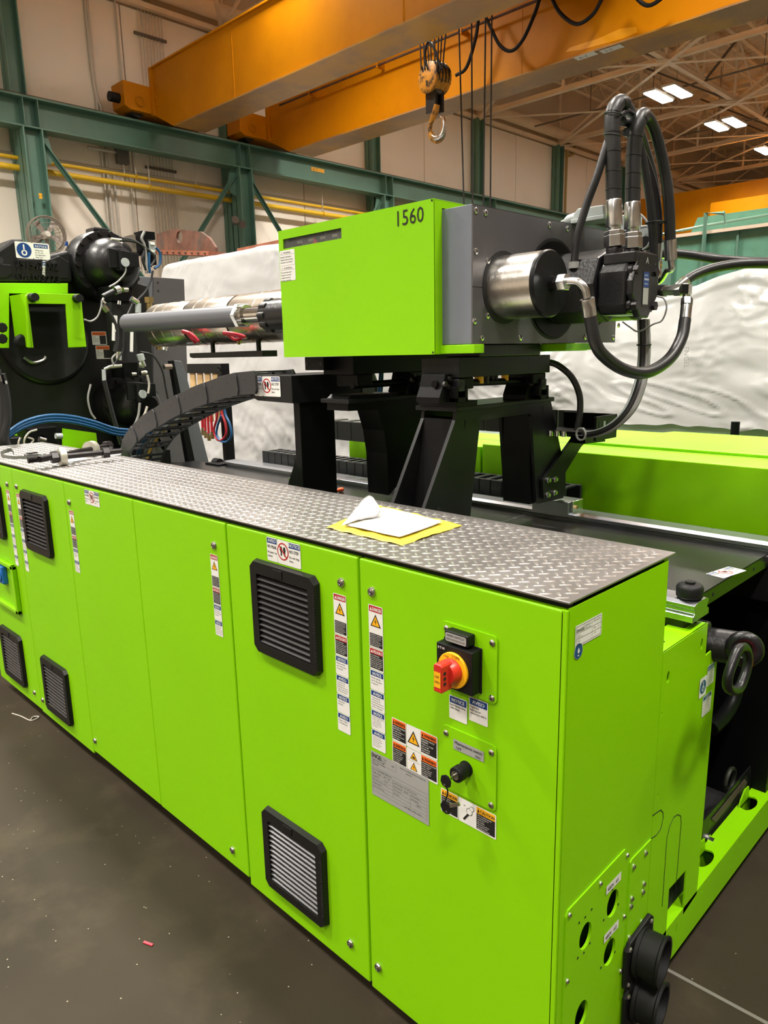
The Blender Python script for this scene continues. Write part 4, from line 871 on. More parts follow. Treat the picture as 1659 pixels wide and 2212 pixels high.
# base beam
bz0, bz1 = .094, .222
holed_plate('beam_face', [(.34, bz0), (.34, bz1), (3.2, bz1), (3.2, bz0)], [ell(*yz(1461, 2005), .003, .018, 12), ell(*yz(1599, 1820), .003, .016, 12), ell(*yz(1517, 1925), .003, .004, 8)], (0, 0, 0), Y, Z, .006, 'green', t)
ct = A(1535, 1860, z=bz1); c2 = A(1630, 1740, z=bz1)
hl = []
for c in (ct, c2): hl.append([(-.040+.022*math.cos(a), c.y+.050*math.sin(a)) for a in np.linspace(-PI*.5, PI*.5, 12)]+[(-.058, c.y+.045), (-.058, c.y-.045)])
holed_plate('beam_top', [(-.068, .34), (-.006, .34), (-.006, 3.2), (-.068, 3.2)], hl, (0, 0, bz1), X, Y, .006, 'green', t)
for c in (ct, c2): m = MB(); m.prism([(-.060, c.y-.055, bz1), (-.060, c.y+.045, bz1), (-.060, c.y+.035, bz1+.045), (-.060, c.y-.005, bz1+.050), (-.060, c.y-.04, bz1+.025)], (.004, 0, 0)); m.build('bent_tab', 'green', t)
MB().box(-.068, -.008, .36, 3.2, bz0+.002, bz0+.006).build('beam_bottom', 'dark', t)
MB().box(-.073, -.068, .3, 3.2, bz0, bz1-.03).build('beam_back', 'green', t)
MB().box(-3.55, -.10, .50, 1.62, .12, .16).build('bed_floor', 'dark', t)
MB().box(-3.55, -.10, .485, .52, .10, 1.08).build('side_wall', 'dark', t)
# black end bay
MB().box(-1.5, -1.46, .52, 1.62, .1, 1.14).build('bay_back_plate', 'black', t)
MB().box(-1.4, -.02, 1.46, 1.50, .1, 1.12).build('bay_side_plate', 'black', t)
MB().box(-3.6, -.03, .64, .74, 1.02, 1.118).build('rail_beam', 'cast', t, bevel=.006)
MB().box(-3.6, -.03, 1.34, 1.46, .98, 1.118).build('rail_beam', 'cast', t, bevel=.006)
MB().box(-.22, -.015, .725, .80, .62, 1.075).build('bearing_block', 'cast', t, bevel=.01)
IX = -.078
yzq = lambda x, pts: [Vector((x, *tuple(A(px, py, x=x))[1:])) for px, py in pts]
lf = MB(); lf.prism(yzq(IX, [(1495, 1895), (1512, 1862), (1648, 1690), (1700, 1628), (1700, 1540), (1655, 1590), (1640, 1640), (1620, 1662), (1522, 1775), (1495, 1800)]), (-.006, 0, 0)); lf.build('inner_plate', 'innerplate', t)
lf = MB(); lf.prism(yzq(IX+.004, [(1516, 1825), (1528, 1828), (1535, 1765), (1618, 1668), (1617, 1706), (1624, 1710), (1622, 1655), (1519, 1774)]), (-.004, 0, 0)); lf.build('stiffener', 'plate', t)
lp = MB(); lp.prism(yzq(IX+.002, [(1537, 1770), (1545, 1776), (1613, 1690), (1608, 1683)]), (.002, 0, 0)); lp.build('seal_strip', 'hookpaint2', t)
for p in [(1528, 1811), (1623, 1697)]: c = A(*p, x=IX+.004); MB().cyl(c, c+X*.006, .016, 20).build('washer', 'zinc', t); MB().hexa(c+X*.006, c+X*.022, .009).build('bolt', 'zinc', t)
c = A(1577, 1685, x=IX-.02); MB().torus(c, X, .042, .008, 24, 6).build('lifting_loop', 'innerplate', t)
MB().box(-.6, -.085, 1.62, 1.66, .26, 1.12).build('corner_bracket', 'black', t)
MB().box(-.44, -.09, .52, .56, .1, 1.05).build('added_shade_sheet', 'dark', t); MB().box(-.05, -.03, .50, .78, .10, .60).build('added_shade_sheet', 'dark', t)  # dark sheets added inside so the notch and bay read as shade
c = A(1642, 1253, x=-.08); MB().cyl(c, c+X*.02, .018, 16).build('round_bolt', 'zinc', t)
# bed table sheets
for k, (a, b) in enumerate(((-.045, -.98), (-.985, -2.2), (-2.205, -3.6))):
    m = MB(); m.box(b, a, .75, 1.345, 1.146, 1.150)
    if k == 0: m.box(a-.004, a, .76, 1.34, 1.105, 1.150)
    m.build('bed_cover_sheet', 'table', t, bevel=.0015)
mb = MB()
for y in (.87, 1.2): mb.cyl((-.0445, y, 1.127), (-.0438, y, 1.127), .006, 10)
mb.build('sheet_hole', 'dark', t)
o = A(1524, 1240, z=1.1505); nostep(o, Vector((.18, .98, 0)), Vector((-.98, .18, 0)), .125, t)
# gland rings at the cabinet foot
for k, (c, lab) in enumerate(((Vector((.002, .385, .300)), 'upper of two black rubber cable glands by the cabinet foot'), (Vector((.002, .392, .155)), 'lower of two black rubber cable glands by the cabinet foot'))):
    g = thing('cable_gland', c, lab, 'gland', 'cable glands')
    P = [c+Vector((.003, a, b)) for a, b in ((-.075, -.065), (-.075, .045), (-.06, .062), (.055, .075), (.07, .06), (.075, -.055), (.06, -.07), (-.06, -.075))]
    MB().prism(P, (.012, 0, 0)).build('flange', 'rubber', g, bevel=.003)
    m = MB(); n = 32; d = Vector((1, .12, 0)).normalized(); m.lathe(c+d*.012, c+d*.075, [(0, .064), (.15, .064), (.16, .058), (.85, .058), (.9, .062), (1, .062), (1.0, .052), (.1, .052)], n); m.build('sleeve', 'rubber', g)
    MB().cyl(c+d*.014, c+d*.018, .052, 24).build('inner_web', 'dark', g)
    MB().bar(c+d*.03-Y*.05, c+d*.03+Y*.05, .002, .004).build('seam', 'cast', g)
    for yy, zz in ((-.062, .046), (.055, .055), (-.06, -.058)): q = c+Vector((.015, yy, zz)); MB().lathe(q, q+X*.004, [(0, .0075), (1, .005)], 12).build('screw', 'zinc', g)
# linear rails
def rail(y0, name, lab, xe, ks=1.0):
    r = thing(name, (-3, y0, 1.12), lab, 'rail', 'linear rails')
    sec = [(-.052, 0), (-.052, .016), (-.040, .022), (-.040, .030), (-.046, .034), (-.046, .044), (-.030, .050), (.030, .050), (.046, .044), (.046, .034), (.040, .030), (.040, .022), (.052, .016), (.052, 0)]
    MB().prism([(-3.25, y0+a*ks, 1.118+b*ks) for a, b in sec], (xe+3.25, 0, 0)).build('guide_rail', 'rail', r, bevel=.0008)
    return r
r1 = rail(.682, 'linear_rail', 'near silver guide rail ending beside the corner cabinet', -.005)
r2 = rail(1.402, 'linear_rail', 'rear silver guide rail along the green rear cabinet', -.02, 1.25)
MB().box(-3.25, -.02, 1.500, 1.53, 1.118, 1.160).build('ledge', 'greytube', r2, bevel=.001)
for k in range(16):
    c = Vector((-.30-.18*k, 1.515, 1.1605)); MB().cyl(c, c+Z*.0008, .010, 12).build('rail_bolt', 'dark', r2)
c = A(1489, 1291, z=1.168); b = thing('rubber_bumper', c, 'round black rubber bumper standing on the end of the near rail', 'bumper')
MB().lathe(c, c+Z*.040, [(0, .028), (.15, .034), (.7, .035), (.9, .031), (1, .024)], 28).build('buffer', 'rubber', b); MB().lathe(c+Z*.040, c+Z*.046, [(0, .013), (1, .013)], 16).build('boss', 'rubber', b); MB().cyl(c+Z*.0461, c+Z*.0465, .007, 6).build('hex_socket', 'dark', b)
# swivel lifting eye
c = A(1560, 1395, x=.01); t = thing('lifting_swivel', c, 'black and red forged lifting swivel bolted to the bed end', 'lifting eye')
d = Vector((.97, .25, .0)).normalized(); u, v_, _ = frame_of(d)
MB().lathe(c-d*.05, c+d*.055, [(0, .047), (.92, .047), (1, .040)], 28).build('swivel_body', 'cast', t, bevel=.002)
MB().torus(c+d*.075, d, .028, .013, 26, 10).build('swivel_collar', 'cast', t)
e = A(1612, 1400, x=.09); m = MB(); pts = [A(p, q, x=.09) for p, q in [(1580, 1372), (1600, 1366), (1620, 1376), (1630, 1395), (1625, 1418), (1608, 1432), (1590, 1430)]]
m = MB(); m.torus(A(1608, 1402, x=.075), Vector((.35, -1, .1)), .033, .0165, 26, 12); m.build('bow', 'cast', t)
m = MB(); pts = [A(p, q, x=.10) for p, q in [(1608, 1398), (1596, 1402), (1585, 1425), (1573, 1460), (1572, 1483), (1582, 1492), (1597, 1486), (1610, 1455), (1616, 1425), (1612, 1403), (1604, 1398)]]
m.tube(bz(pts, 5), .0125, 12); m.build('ring_link', 'cast', t)
m = MB(); m.tube(bz([A(p, q, x=.092) for p, q in [(1612, 1402), (1618, 1425), (1611, 1455), (1600, 1480)]], 5), .0112, 10); m.build('red_wear_face', 'redhandle', t)
m = MB(); m.tube(bz([A(p, q, x=-.12) for p, q in [(1592, 1480), (1582, 1515), (1562, 1548), (1535, 1575)]], 5), .026, 12); m.build('hose_sleeve', 'black', t)
# lifting sticker on tab
o = Vector((.0008, .763, .985)); pr = Print(o+Vector((0, -.070, -.022)), Y, Z)
pr.rrect(0, .022, .048, .058, 'w', 0, .003); pr.circle(.024, .051, .020, 'b', 1, 24); pr.circle(.024, .056, .008, 'w', 2); pr.circle(.024, .056, .0045, 'b', 3); pr.rect(.0225, .034, .003, .015, 'w', 2)
pr.rrect(.050, .0, .05, .062, 'w', 0, .003); pr.rect(.052, .002, .046, .014, 'b', 1); pr.text('NOTICE', .075, .0135, .010, 'w', align='c'); pr.para(['LIFTING POINT.', 'Lift only with', 'the swivels in', 'the end plates.', 'See manual for', 'the load.'], .054, .023, .0055, .0068, 'k', maxw=.042)
pr.rrect(.030, .084, .062, .062, 'w', 0, .003); pr.rect(.033, .086, .056, .012, 'b', 1); pr.text('AVISO', .061, .096, .010, 'w', align='c'); pr.para(['PUNTO DE IZAJE.', 'Levante solo con', 'los cancamos de', 'las placas.', 'Ver manual.'], .034, .106, .006, .0085, 'k', maxw=.052)
pr.build('lifting_point_label', bpy.data.objects['machine_bed'])
# rear green cabinet
for k, (x0, x1, yb, zt_, lab) in enumerate(((-2.46, -1.5, 2.2, 1.36, 'lime green rear cabinet section behind the black portals'), (-1.49, 2.2, 2.62, 1.375, 'lime green rear cabinet section with long pale top, nearest the hoses'))):
    t = thing('rear_cabinet', ((x0+x1)/2, 2.1, 0), lab, 'cabinet', 'rear cabinets')
    MB().box(x0, x1, 1.69, yb, .08 if k == 0 else .30, zt_).build('body', 'green', t, bevel=.004)
    MB().box(x0+.01, x1-.01, 1.95, 1.953, zt_-.002, zt_+.0012).build('lid_seam', 'steelgreen', t)
    if k: MB().prism([(-1.1, 1.95, zt_), (-.93, 2.6, zt_), (x1, 2.6, zt_), (x1, 1.95, zt_)], (0, 0, .012)).build('lid', 'green', t, bevel=.002)
# ================================================================== PORTALS (injection carriage supports)
yzp = lambda x, pts: [Vector((x, *tuple(A(px, py, x=x))[1:])) for px, py in pts]
XA = -.85; XB = -.99
t = thing('carriage_portal', (XA, 1.0, 1.17), 'black open portal frame under the grey housing, riding on the rails', 'frame', 'carriage portals')
def portal_pts(x):
    P = yzp(XA, [(985.4, 891), (984, 908), (917.4, 1099.3)]); q = P[2]; P.append(Vector((XA, q.y-.03, 1.19)))
    P += [Vector((XA, .80, 1.19))]+yzp(XA, [(1015.9, 1118.7), (1036.7, 913.5), (1040, 908), (1046, 906.6), (1138, 894.5), (1146, 895), (1149, 899.7), (1158.7, 1085.5)])
    P += yzp(XA, [(1163, 1088), (1216, 1076), (1219, 1070), (1221.6, 1021.7), (1190.6, 869), (1187.8, 856.7)])
    return [(p.y, p.z) for p in P]
PP = portal_pts(XA)
o = holed_plate('front_plate', PP, [], (XA, 0, 0), Y, Z, .014, 'plate', t); 
dup(o, (XB-XA, 0, 0)); 
lg = lambda y0, y1, z0, z1, n='leg': MB().box(XB+.001, XA-.015, y0, y1, z0, z1).build(n, 'black', t)
y_in = A(1036, 930, x=XA).y
m = MB(); m.prism([(XB, .70, 1.60), (XB, .60, 1.19), (XB, .72, 1.19), (XB, .78, 1.60)], (XA-XB-.016, 0, 0)); m.build('leg', 'black', t)
yr = A(1149, 905, x=XA).y; yo = A(1205, 1000, x=XA).y
m = MB(); m.prism([(XB, yr+.01, 1.60), (XB, yr+.02, 1.235), (XB, yo+.02, 1.235), (XB, yo-.06, 1.60)], (XA-XB-.016, 0, 0)); m.build('leg', 'black', t)
yT0, yT1 = A(985, 880, x=XA).y, A(1189, 860, x=XA).y; zT = A(1000, 885, x=XA).z
MB().box(XB-.03, XA+.012, yT0-.012, yT1+.01, zT-.004, zT+.012).build('top_plate', 'plate', t, bevel=.002)
MB().box(XB-.01, XA+.016, yT0-.02, yT0+.095, zT+.012, zT+.030).build('pivot_seat', 'black', t, bevel=.002)
for px, py in [(448, 760), (1055, 650), (448, 1440), (1038, 1290)]:
    c = A(880+px/3.606, 700+(py+20)/3.606, x=XA); m = MB(); m.box(XA+.0002, XA+.001, c.y, c.y+.004, c.z-.014, c.z+.014); m.box(XA+.0002, XA+.001, c.y-.006, c.y+.004, c.z-.015, c.z-.012); m.build('slot', 'dark', t)
c = A(947, 1102, x=XA); MB().box(XA+.0002, XA+.001, c.y-.006, c.y+.006, c.z-.02, c.z+.01).build('slot', 'dark', t)
def pivot(par, x, y, z, s=1.0):
    m = MB(); m.prism([(x, y-.058*s, z), (x, y+.05*s, z), (x, y+.05*s, z+.028), (x, y+.034*s, z+.09), (x, y-.03*s, z+.09), (x, y-.042*s, z+.05), (x, y-.058*s, z+.018)], (-.10, 0, 0)); m.build('pivot_bracket', 'black', par, bevel=.002)
    m = MB(); m.box(x-.08, x+.03, y-.012, y+.05, z, z+.016); m.box(x+.0, x+.03, y+.038, y+.05, z, z+.05); m.box(x, x+.03, y-.012, y, z, z+.05); m.build('pivot_fork', 'black', par, bevel=.002)
    m = MB(); m.box(x+.0, x+.03, y+.002, y+.034, z+.034, z+.074); m.build('pivot_eye', 'cast', par, bevel=.003)
    MB().cyl((x+.0301, y+.018, z+.056), (x+.031, y+.018, z+.056), .011, 16).build('pin_bore', 'dark', par)
    for a, b in ((-.035, .06), (-.02, .05), (-.012, .075)): MB().hexa((x+.0, y+a, z+b), (x+.008, y+a, z+b), .009).build('bolt', 'blackox', par)
yA0 = A(958, 820, x=-.82).y; zA = zT+.030
pivot(t, -.83, yA0+.05, zA); pivot(t, -.83, A(1160, 820, x=-.82).y, zT+.012)
MB().tube([(-.86, yA0, zA+.06), (-.86, A(1150, 820, x=-.86).y, zA+.05)], .012, 12).build('tie_shaft', 'black', t)
# roller shoe on the rear rail
MB().box(XA-.12, XA+.05, 1.345, 1.455, 1.17, 1.222).build('rail_shoe', 'rail', t, bevel=.003)
MB().box(XA-.12, XA+.05, .625, .735, 1.17, 1.20).build('rail_shoe', 'rail', t, bevel=.003)
m = MB(); m.box(XA+.05, XA+.062, 1.36, 1.44, 1.165, 1.225); m.build('scraper', 'zinc', t, bevel=.002); MB().hexa((XA+.062, 1.38, 1.20), (XA+.070, 1.38, 1.20), .008).build('bolt', 'brass', t)
# hose arm bracket with four bolts
P = yzp(XA+.016, [(1172, 1035), (1178, 1030), (1232, 955), (1237, 948), (1240, 940), (1281, 935), (1284, 952), (1262, 959), (1256, 965), (1222, 1020), (1222, 1070), (1175, 1078)])
MB().prism(P, (-.012, 0, 0)).build('hose_arm', 'plate', t, bevel=.001)
P = yzp(XA+.016, [(1240, 940), (1281, 935), (1284, 952), (1240, 957)]); MB().prism(P, (.05, 0, 0)).build('arm_shelf', 'black', t)
for p in [(1183, 1037), (1198, 1035), (1182, 1069), (1197, 1064)]: c = A(*p, x=XA+.016); MB().cyl(c, c+X*.004, .011, 16).build('washer', 'zinc', t); MB().lathe_flat(c+X*.004, c+X*.012, .008, 8).build('bolt', 'zinc', t)
# second portal with column further left
t = thing('carriage_column', (-1.6, .8, 1.17), 'black box column with gusset under the cable box', 'frame', 'carriage columns')
MB().box(-1.665, -1.625, .665, .85, 1.19, 1.66).build('column', 'black', t, bevel=.002)
MB().prism([(-1.665, .70, 1.48), (-1.82, .70, 1.19), (-1.665, .70, 1.19)], (0, .012, 0)).build('gusset', 'black', t)
MB().box(-1.90, -1.44, .62, .75, 1.17, 1.19).build('foot_plate', 'black', t)
c = fp(627, 1047, .71); MB().cyl(c, c+Z*.03, .006, 8).build('stud', 'zinc', t)
t = thing('carriage_portal', (-1.45, 1.25, 1.17), 'black portal with wide dark leg behind the cable box', 'frame', 'carriage portals')
xb = -1.35
P = [(A(px, py, x=xb).y, A(px, py, x=xb).z) for px, py in [(752, 862), (760, 853), (862, 848), (908, 851), (912, 860), (918, 885), (915, 905), (872, 1035), (840, 1070), (836, 980), (829, 930), (816, 885), (790, 886), (752, 888)]]
holed_plate('front_plate', P, [], (xb, 0, 0), Y, Z, .12, 'black', t)
y0, y1 = A(745, 860, x=xb).y, A(910, 850, x=xb).y; zt2 = A(850, 855, x=xb).z
MB().box(xb-.14, xb+.02, y0, y1-.03, zt2-.015, zt2).build('top_plate', 'plate', t, bevel=.002)
pivot(t, xb+.02, A(890, 830, x=xb).y, zt2)
MB().tube([(xb-.02, A(768, 825, x=xb).y, zt2+.05), (xb-.02, A(880, 820, x=xb).y, zt2+.05)], .014, 10).build('tie_shaft', 'black', t)
c = A(745, 800, x=-1.61); m = MB()
# ------------------------------------------------------------------ saddle and injection unit
t = thing('injection_saddle', (-.9, .95, 1.77), 'black saddle block carrying the grey housing on the portal', 'saddle')
sx = -.80
MB().box(sx-.16, sx, .655, 1.185, 1.738, 1.802).build('saddle_block', 'plate', t, bevel=.002)
MB().box(sx-.14, sx+.0, .76, 1.12, 1.802, 1.841).build('spacer', 'cast', t, bevel=.003)
for y in (.695, 1.125): MB().box(sx-.13, sx-.01, y-.035, y+.05, 1.700, 1.738).build('clevis_head', 'black', t, bevel=.004)
for k, (px, w) in enumerate([(1035, .016), (1048, .014), (1062, .010), (1070, .010), (1091, .013)]):
    c = A(px, 806, x=sx-.06); MB().cyl((c.x, c.y, 1.738), (c.x, c.y, 1.738-.022-.004*(k < 2)), w, 14).build('grease_fitting', 'yellow' if k in (0, 4) else 'blackox', t)
t2 = thing('injection_saddle', (-1.3, 1.0, 1.77), 'long black saddle rail under the lime hood', 'saddle')
MB().box(-1.50, -1.33, .69, 1.30, 1.745, 1.812).build('saddle_block', 'black', t2, bevel=.002)
c = A(615, 790, y=.68); MB().box(-1.55, -1.44, .64, .70, 1.762, 1.812).build('clamp_block', 'black', t2, bevel=.002)
for x in (-1.535, -1.455): MB().cyl((x, .6399, 1.787), (x, .6390, 1.787), .007, 12).build('socket_head', 'dark', t2)
for y in (.72, 1.15): MB().box(-1.46, -1.34, y, y+.08, 1.70, 1.745).build('clevis_head', 'black', t2, bevel=.004)
# green hood
GZL = 1.841
HX0, HX1, HY, HZ0, HZ1 = -1.625, -.855, .60, 1.813, 2.276
t = thing('injection_hood', ((HX0+HX1)/2, 1.0, HZ0), 'large lime green hood numbered 1560 over the injection unit', 'hood')
wtl, wbr = A(612, 517, y=HY), A(737, 515, y=HY); w0, w1 = A(612, 538, y=HY), A(737, 492, y=HY)
wx0, wx1 = w0.x, w1.x; wz1 = A(612, 517, y=HY).z; wz0 = A(612, 538, y=HY).z
holed_plate('front_sheet', [(HX0, HZ0), (HX1, HZ0), (HX1, HZ1), (HX0, HZ1)], [[(wx0, wz0), (wx1, wz0), (wx1, wz1), (wx0, wz1)]], (0, HY, 0), X, Z, .004, 'green', t, bevel=0)
m = MB(); m.box(HX0, HX1, HY+.004, 1.58, HZ1-.004, HZ1); m.build('top_sheet', 'green', t, bevel=.0015)
m = MB(); m.box(HX0, HX0+.004, HY+.004, 1.58, HZ0, HZ1-.004); m.build('side_sheet', 'green', t)
m = MB(); m.box(HX0, HX1-.02, HY+.004, 1.58, HZ0, HZ0+.004); m.build('bottom_sheet', 'green', t)
m = MB(); m.box(HX1-.004, HX1, HY+.001, HY+.040, HZ0, HZ1); m.box(HX1-.004, HX1, HY+.04, 1.58, HZ1-.024, HZ1); m.build('edge_fold', 'green', t, bevel=.001)
m = MB(); m.box(HX1-.03, -.72, HY+.03, HY+.08, HZ0+.001, GZL); m.build('bottom_lip', 'green', t, bevel=.002); MB().box(HX1-.02, -.715, 1.15, 1.37, HZ0+.003, GZL).build('bottom_lip', 'green', t, bevel=.002)
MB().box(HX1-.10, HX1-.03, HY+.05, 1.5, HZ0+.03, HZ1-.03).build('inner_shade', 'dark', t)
MB().box(wx0-.03, wx1+.03, HY+.045, HY+.05, wz0-.03, wz1+.03).build('scale_plate', mat('scale_grey', (.06, .06, .065), .3, metal=.6), t)
pr = Print((wx0, HY+.044, wz0+.016), X, Z)
for k in range(6): pr.rect(.030+.0665*k, -.012, .026, .009, 'w'); pr.rect(.033+.0665*k, -.010, .020, .0045, 's', 1)
for k in range(5): pr.rect(.060+.0665*k, -.022, .0012, .03, 'w')
pr.build('scale_marks', t)
MB().prism([(A(681, 512, y=HY+.03).x-.010, HY+.03, wz0+.032), (A(681, 512, y=HY+.03).x-.014, HY+.03, wz0-.004), (A(681, 512, y=HY+.03).x+.022, HY+.03, wz0-.004)], (0, .002, 0)).build('pointer', 'redhandle', t)
MB().box(wx0-.005, wx1+.005, HY+.006, HY+.008, wz0-.005, wz1+.005).build('window_pane', 'pane', t)
a = A(859, 489, y=HY); b = A(908, 480, y=HY); pr = Print(Vector((a.x, HY-.0002, a.z)), X, Z); pr.text('1560', 0, 0, .066, 'k', maxw=.112); pr.build('size_number', t)
a = A(604, 543, y=HY); b = A(635, 606, y=HY); pr = Print(Vector((a.x, HY-.0003, a.z)), X, Z); w_, h_ = .090, a.z-A(606, 609, y=HY).z
pr.rrect(0, 0, w_, h_, 'w', 0, .004); h2 = h_/2
for y_, hd, ls in ((0, 'WARNING', ['Entering / boarding the', 'injection unit area during', 'operation is not allowed!']), (h2, 'ADVERTENCIA', ['No se permite entrar /', 'abordar la zona de la', 'unidad de inyeccion', 'durante la operacion.'])):
    pr.tri(.011, y_+.004, .009, 'w', False); pr.text(hd, .022, y_+.012, .009, 'k', maxw=.05); pr.rect(.003, y_+.015, w_-.006, .0006, 'k', 1)
    pr.para(ls, .005, y_+.026, .0070, .0095, 'k', maxw=.078, bold=.03)
pr.rect(.003, h2-.001, w_-.006, .0006, 'k', 1); pr.build('entry_warning_label', t)
mb = MB()
for (x, z) in ((HX1-.006, HZ0+.006), (HX1-.006, HZ1-.005)): mb.cyl((x, HY-.0002, z), (x, HY-.0012, z), .0035, 8)
mb.build('relief_hole', 'dark', t)
# grey housing
GX, GY0, GY1, GZ0, GZ1 = -.735, .64, 1.545, 1.842, 2.248
t = thing('drive_housing', (GX, 1.09, GZ0), 'grey sheet-metal drive housing behind the lime hood', 'housing')
MB().box(-.93, GX-.004, GY0, GY0+.004, GZ0, GZ1).build('front_sheet', 'greylit', t, bevel=.0015)
MB().box(-1.2, GX-.005, GY0+.006, GY1, GZ0+.003, GZ1-.003).build('core', 'grey', t)
m = MB(); m.box(-1.2, GX, GY0+.002, GY1, GZ1-.003, GZ1); m.build('top_sheet', 'grey', t, bevel=.001)
zs = A(1030, 620, x=GX).z
holed_plate('rear_sheet', [(GY0, zs+.001), (GY1, zs+.001), (GY1, GZ1), (GY0, GZ1)], [], (GX, 0, 0), Y, Z, .005, 'grey', t)
holed_plate('rear_sheet', [(GY0, GZ0), (GY1, GZ0), (GY1, zs-.001), (GY0, zs-.001)], [], (GX, 0, 0), Y, Z, .005, 'grey', t)
cN = Vector((GX, .80, 2.015)); cF = Vector((GX, 1.38, 2.015)); cC = Vector((GX, 1.09, 2.022))
for p in [(1028, 455), (1049, 460), (1187, 486), (1226, 494), (1028, 543), (1054, 563), (1025, 694), (1053, 682), (1041, 730), (1124, 730), (1264, 729), (1325, 729), (1336, 703)]: 
    c = A(*p, x=GX); m = MB(); m.lathe(c, c+X*.004, [(0, .0095), (.5, .0095), (1, .006)], 14); m.mi = 1; m.lathe_flat(c+X*.0041, c+X*.0043, .004, 6); m.build('screw', ['zinc', 'dark'], t)
for c in (cN, cF): MB().cyl(c+X*.0002, c+X*.002, .112, 48).build('clearance_ring', 'dark', t)
MB().cyl(cC+X*.0002, cC+X*.0015, .168, 48).build('clearance_ring', 'dark', t); MB().cyl(cC+X*.0015, cC+X*.006, .158, 48).build('drive_disc', 'black', t)
for c, n_, lab in ((cN, 'near', 'brushed steel cylinder with black end cap, nearer one on the grey housing'), (cF, 'far', 'black cylinder end behind the hydraulic motor, farther one on the grey housing')):
    k = thing('injection_cylinder', c, lab, 'cylinder', 'injection cylinders')
    L = .160; MB().cyl(c, c+X*L, .098, 64).build('cylinder_tube', 'steel' if n_ == 'near' else 'cast', k)
    MB().lathe(c+X*L, c+X*(L+.014), [(0, .099), (.6, .099), (1, .095)], 64).build('end_cap', 'plate' if n_ == 'near' else 'black', k)
    e = c+X*(L+.014)
    MB().lathe(e, e+X*.016, [(0, .024), (.5, .022), (1, .020)], 18).build('port_boss', 'black', k)
    MB().hexa(e+X*.016, e+X*.030, .023).build('port_nut', 'blackox', k)
# hydraulic motor
t = thing('hydraulic_motor', cC, 'black cast hydraulic motor with two top ports', 'motor')
mx0 = GX+.006; my, mz = 1.09, 2.02
m = MB(); m.lathe((mx0, my, mz), (mx0+.15, my, mz), [(0, .11), (.5, .11), (.55, .10), (1, .10)], 8); m.smooth = False; m.build('motor_front_body', 'cast', t, bevel=.006)
xE = A(1400, 600, y=1.09).x
x1 = A(1290, 600, y=1.0).x; x2 = A(1352, 600, y=1.0).x; x3 = x2+.022
m = MB(); m.lathe_flat((mx0, my, mz), (x1, my, mz), .115, 8); m.build('motor_mid_body', 'cast', t, bevel=.008)
pz1, pz0 = A(1330, 565, y=1.0).z, A(1330, 680, y=1.0).z
m = MB(); m.prism([(x1, my-.09, pz0+.03), (x1, my-.07, pz0), (x1, my+.07, pz0), (x1, my+.09, pz0+.03), (x1, my+.09, pz1-.03), (x1, my+.07, pz1), (x1, my-.07, pz1), (x1, my-.09, pz1-.03)], (x2-x1, 0, 0)); m.build('motor_rear_body', 'cast', t, bevel=.010, seg=3)
m = MB(); m.prism([(x2, my-.03, pz0-.01), (x2, my+.03, pz0-.01), (x2, my+.09, pz0+.06), (x2, my+.09, pz1-.06), (x2, my+.045, pz1+.03), (x2, my-.045, pz1+.03), (x2, my-.09, pz1-.06), (x2, my-.09, pz0+.06)], (x3-x2, 0, 0)); m.build('port_plate', 'cast', t, bevel=.006)
pr = Print((x3+.0005, my-.018, mz+.030), Y, Z); pr.rrect(-.004, -.004, .044, .108, 'k', 0, .004); pr.rect(0, 0, .036, .045, 'b', 1); pr.text('A A V', .004, .012, .009, 'w', maxw=.028); pr.text('HYDRAULIK', .003, .024, .008, 'w', maxw=.03, bold=.04); pr.text('MADE IN', .006, .037, .006, 'w', maxw=.024); pr.rect(0, .047, .036, .05, 's', 1); pr.text('A', .008, -.026, .028, 'g' if 0 else 's', bold=.04); pr.build('motor_plate', t)
for sy in (-1, 1):
    for sz, zz in ((1, pz1-.028), (-1, pz0+.028)):
        c = Vector((x2, my+sy*.063, zz)); MB().cyl(c, c+X*.012, .019, 16).build('washer', 'cast', t); MB().hexa(c+X*.012, c+X*.030, .015).build('bolt', 'blackox', t)
m = MB(); m.box(x1+.01, x2+.02, my-.075, my+.075, pz1-.005, pz1+.028); m.build('port_block', 'cast', t, bevel=.004)
ports = [Vector((A(1327, 545, y=1.055).x, 1.055, pz1+.028)), Vector((A(1365, 545, y=1.14).x, 1.14, pz1+.028))]
for p in ports: MB().lathe(p, p+Z*.022, [(0, .026), (.8, .026), (1, .024)], 24).build('port_collar', 'blackox', t)
HEX = 'zinc'
def fitting(p, d, par, r=.026, L=.060, nut=True):
    """hex nut, neck and crimp sleeve; returns the end point"""
    d = Vector(d).normalized(); q = p
    if nut: MB().hexa(q, q+d*r*1.15, r*1.06).build('hex_nut', HEX, par, bevel=.0015); q = q+d*r*1.15; MB().hexa(q+d*.001, q+d*r*.45, r*.98).build('hex_nut', HEX, par, bevel=.0015); q = q+d*r*.45
    MB().cyl(q, q+d*.012, r*.62, 16).build('neck', HEX, par); q = q+d*.010
    MB().lathe(q, q+d*L, [(0, r*.78), (.06, r*.84), (.5, r*.80), (.94, r*.84), (1, r*.78)], 24).build('crimp_sleeve', 'zinc', par)
    return q+d*L
def hose(name, lab, pts, r, start=None, grp='hydraulic hoses', m='hose', extra=None, n=8, cat='hose'):
    t = thing(name, pts[0], lab, cat, grp); MB().tube(bz(pts, n), r, 14).build('hose_body', m, t); return t
def bands(t, pts, r, every, m='cast'):
    P = bz(pts, 8); L = 0
    for a, b in zip(P, P[1:]):
        L += (b-a).length
        if L > every: L = 0; MB().torus(a, (b-a).normalized()+Vector((0, .15, .25)), r+.0003, .0011, 20, 5).build('wrap_edge', m, t)
zt_ = [ports[0]+Z*.022, ports[1]+Z*.022]
def sleeve_end(k): return zt_[k]
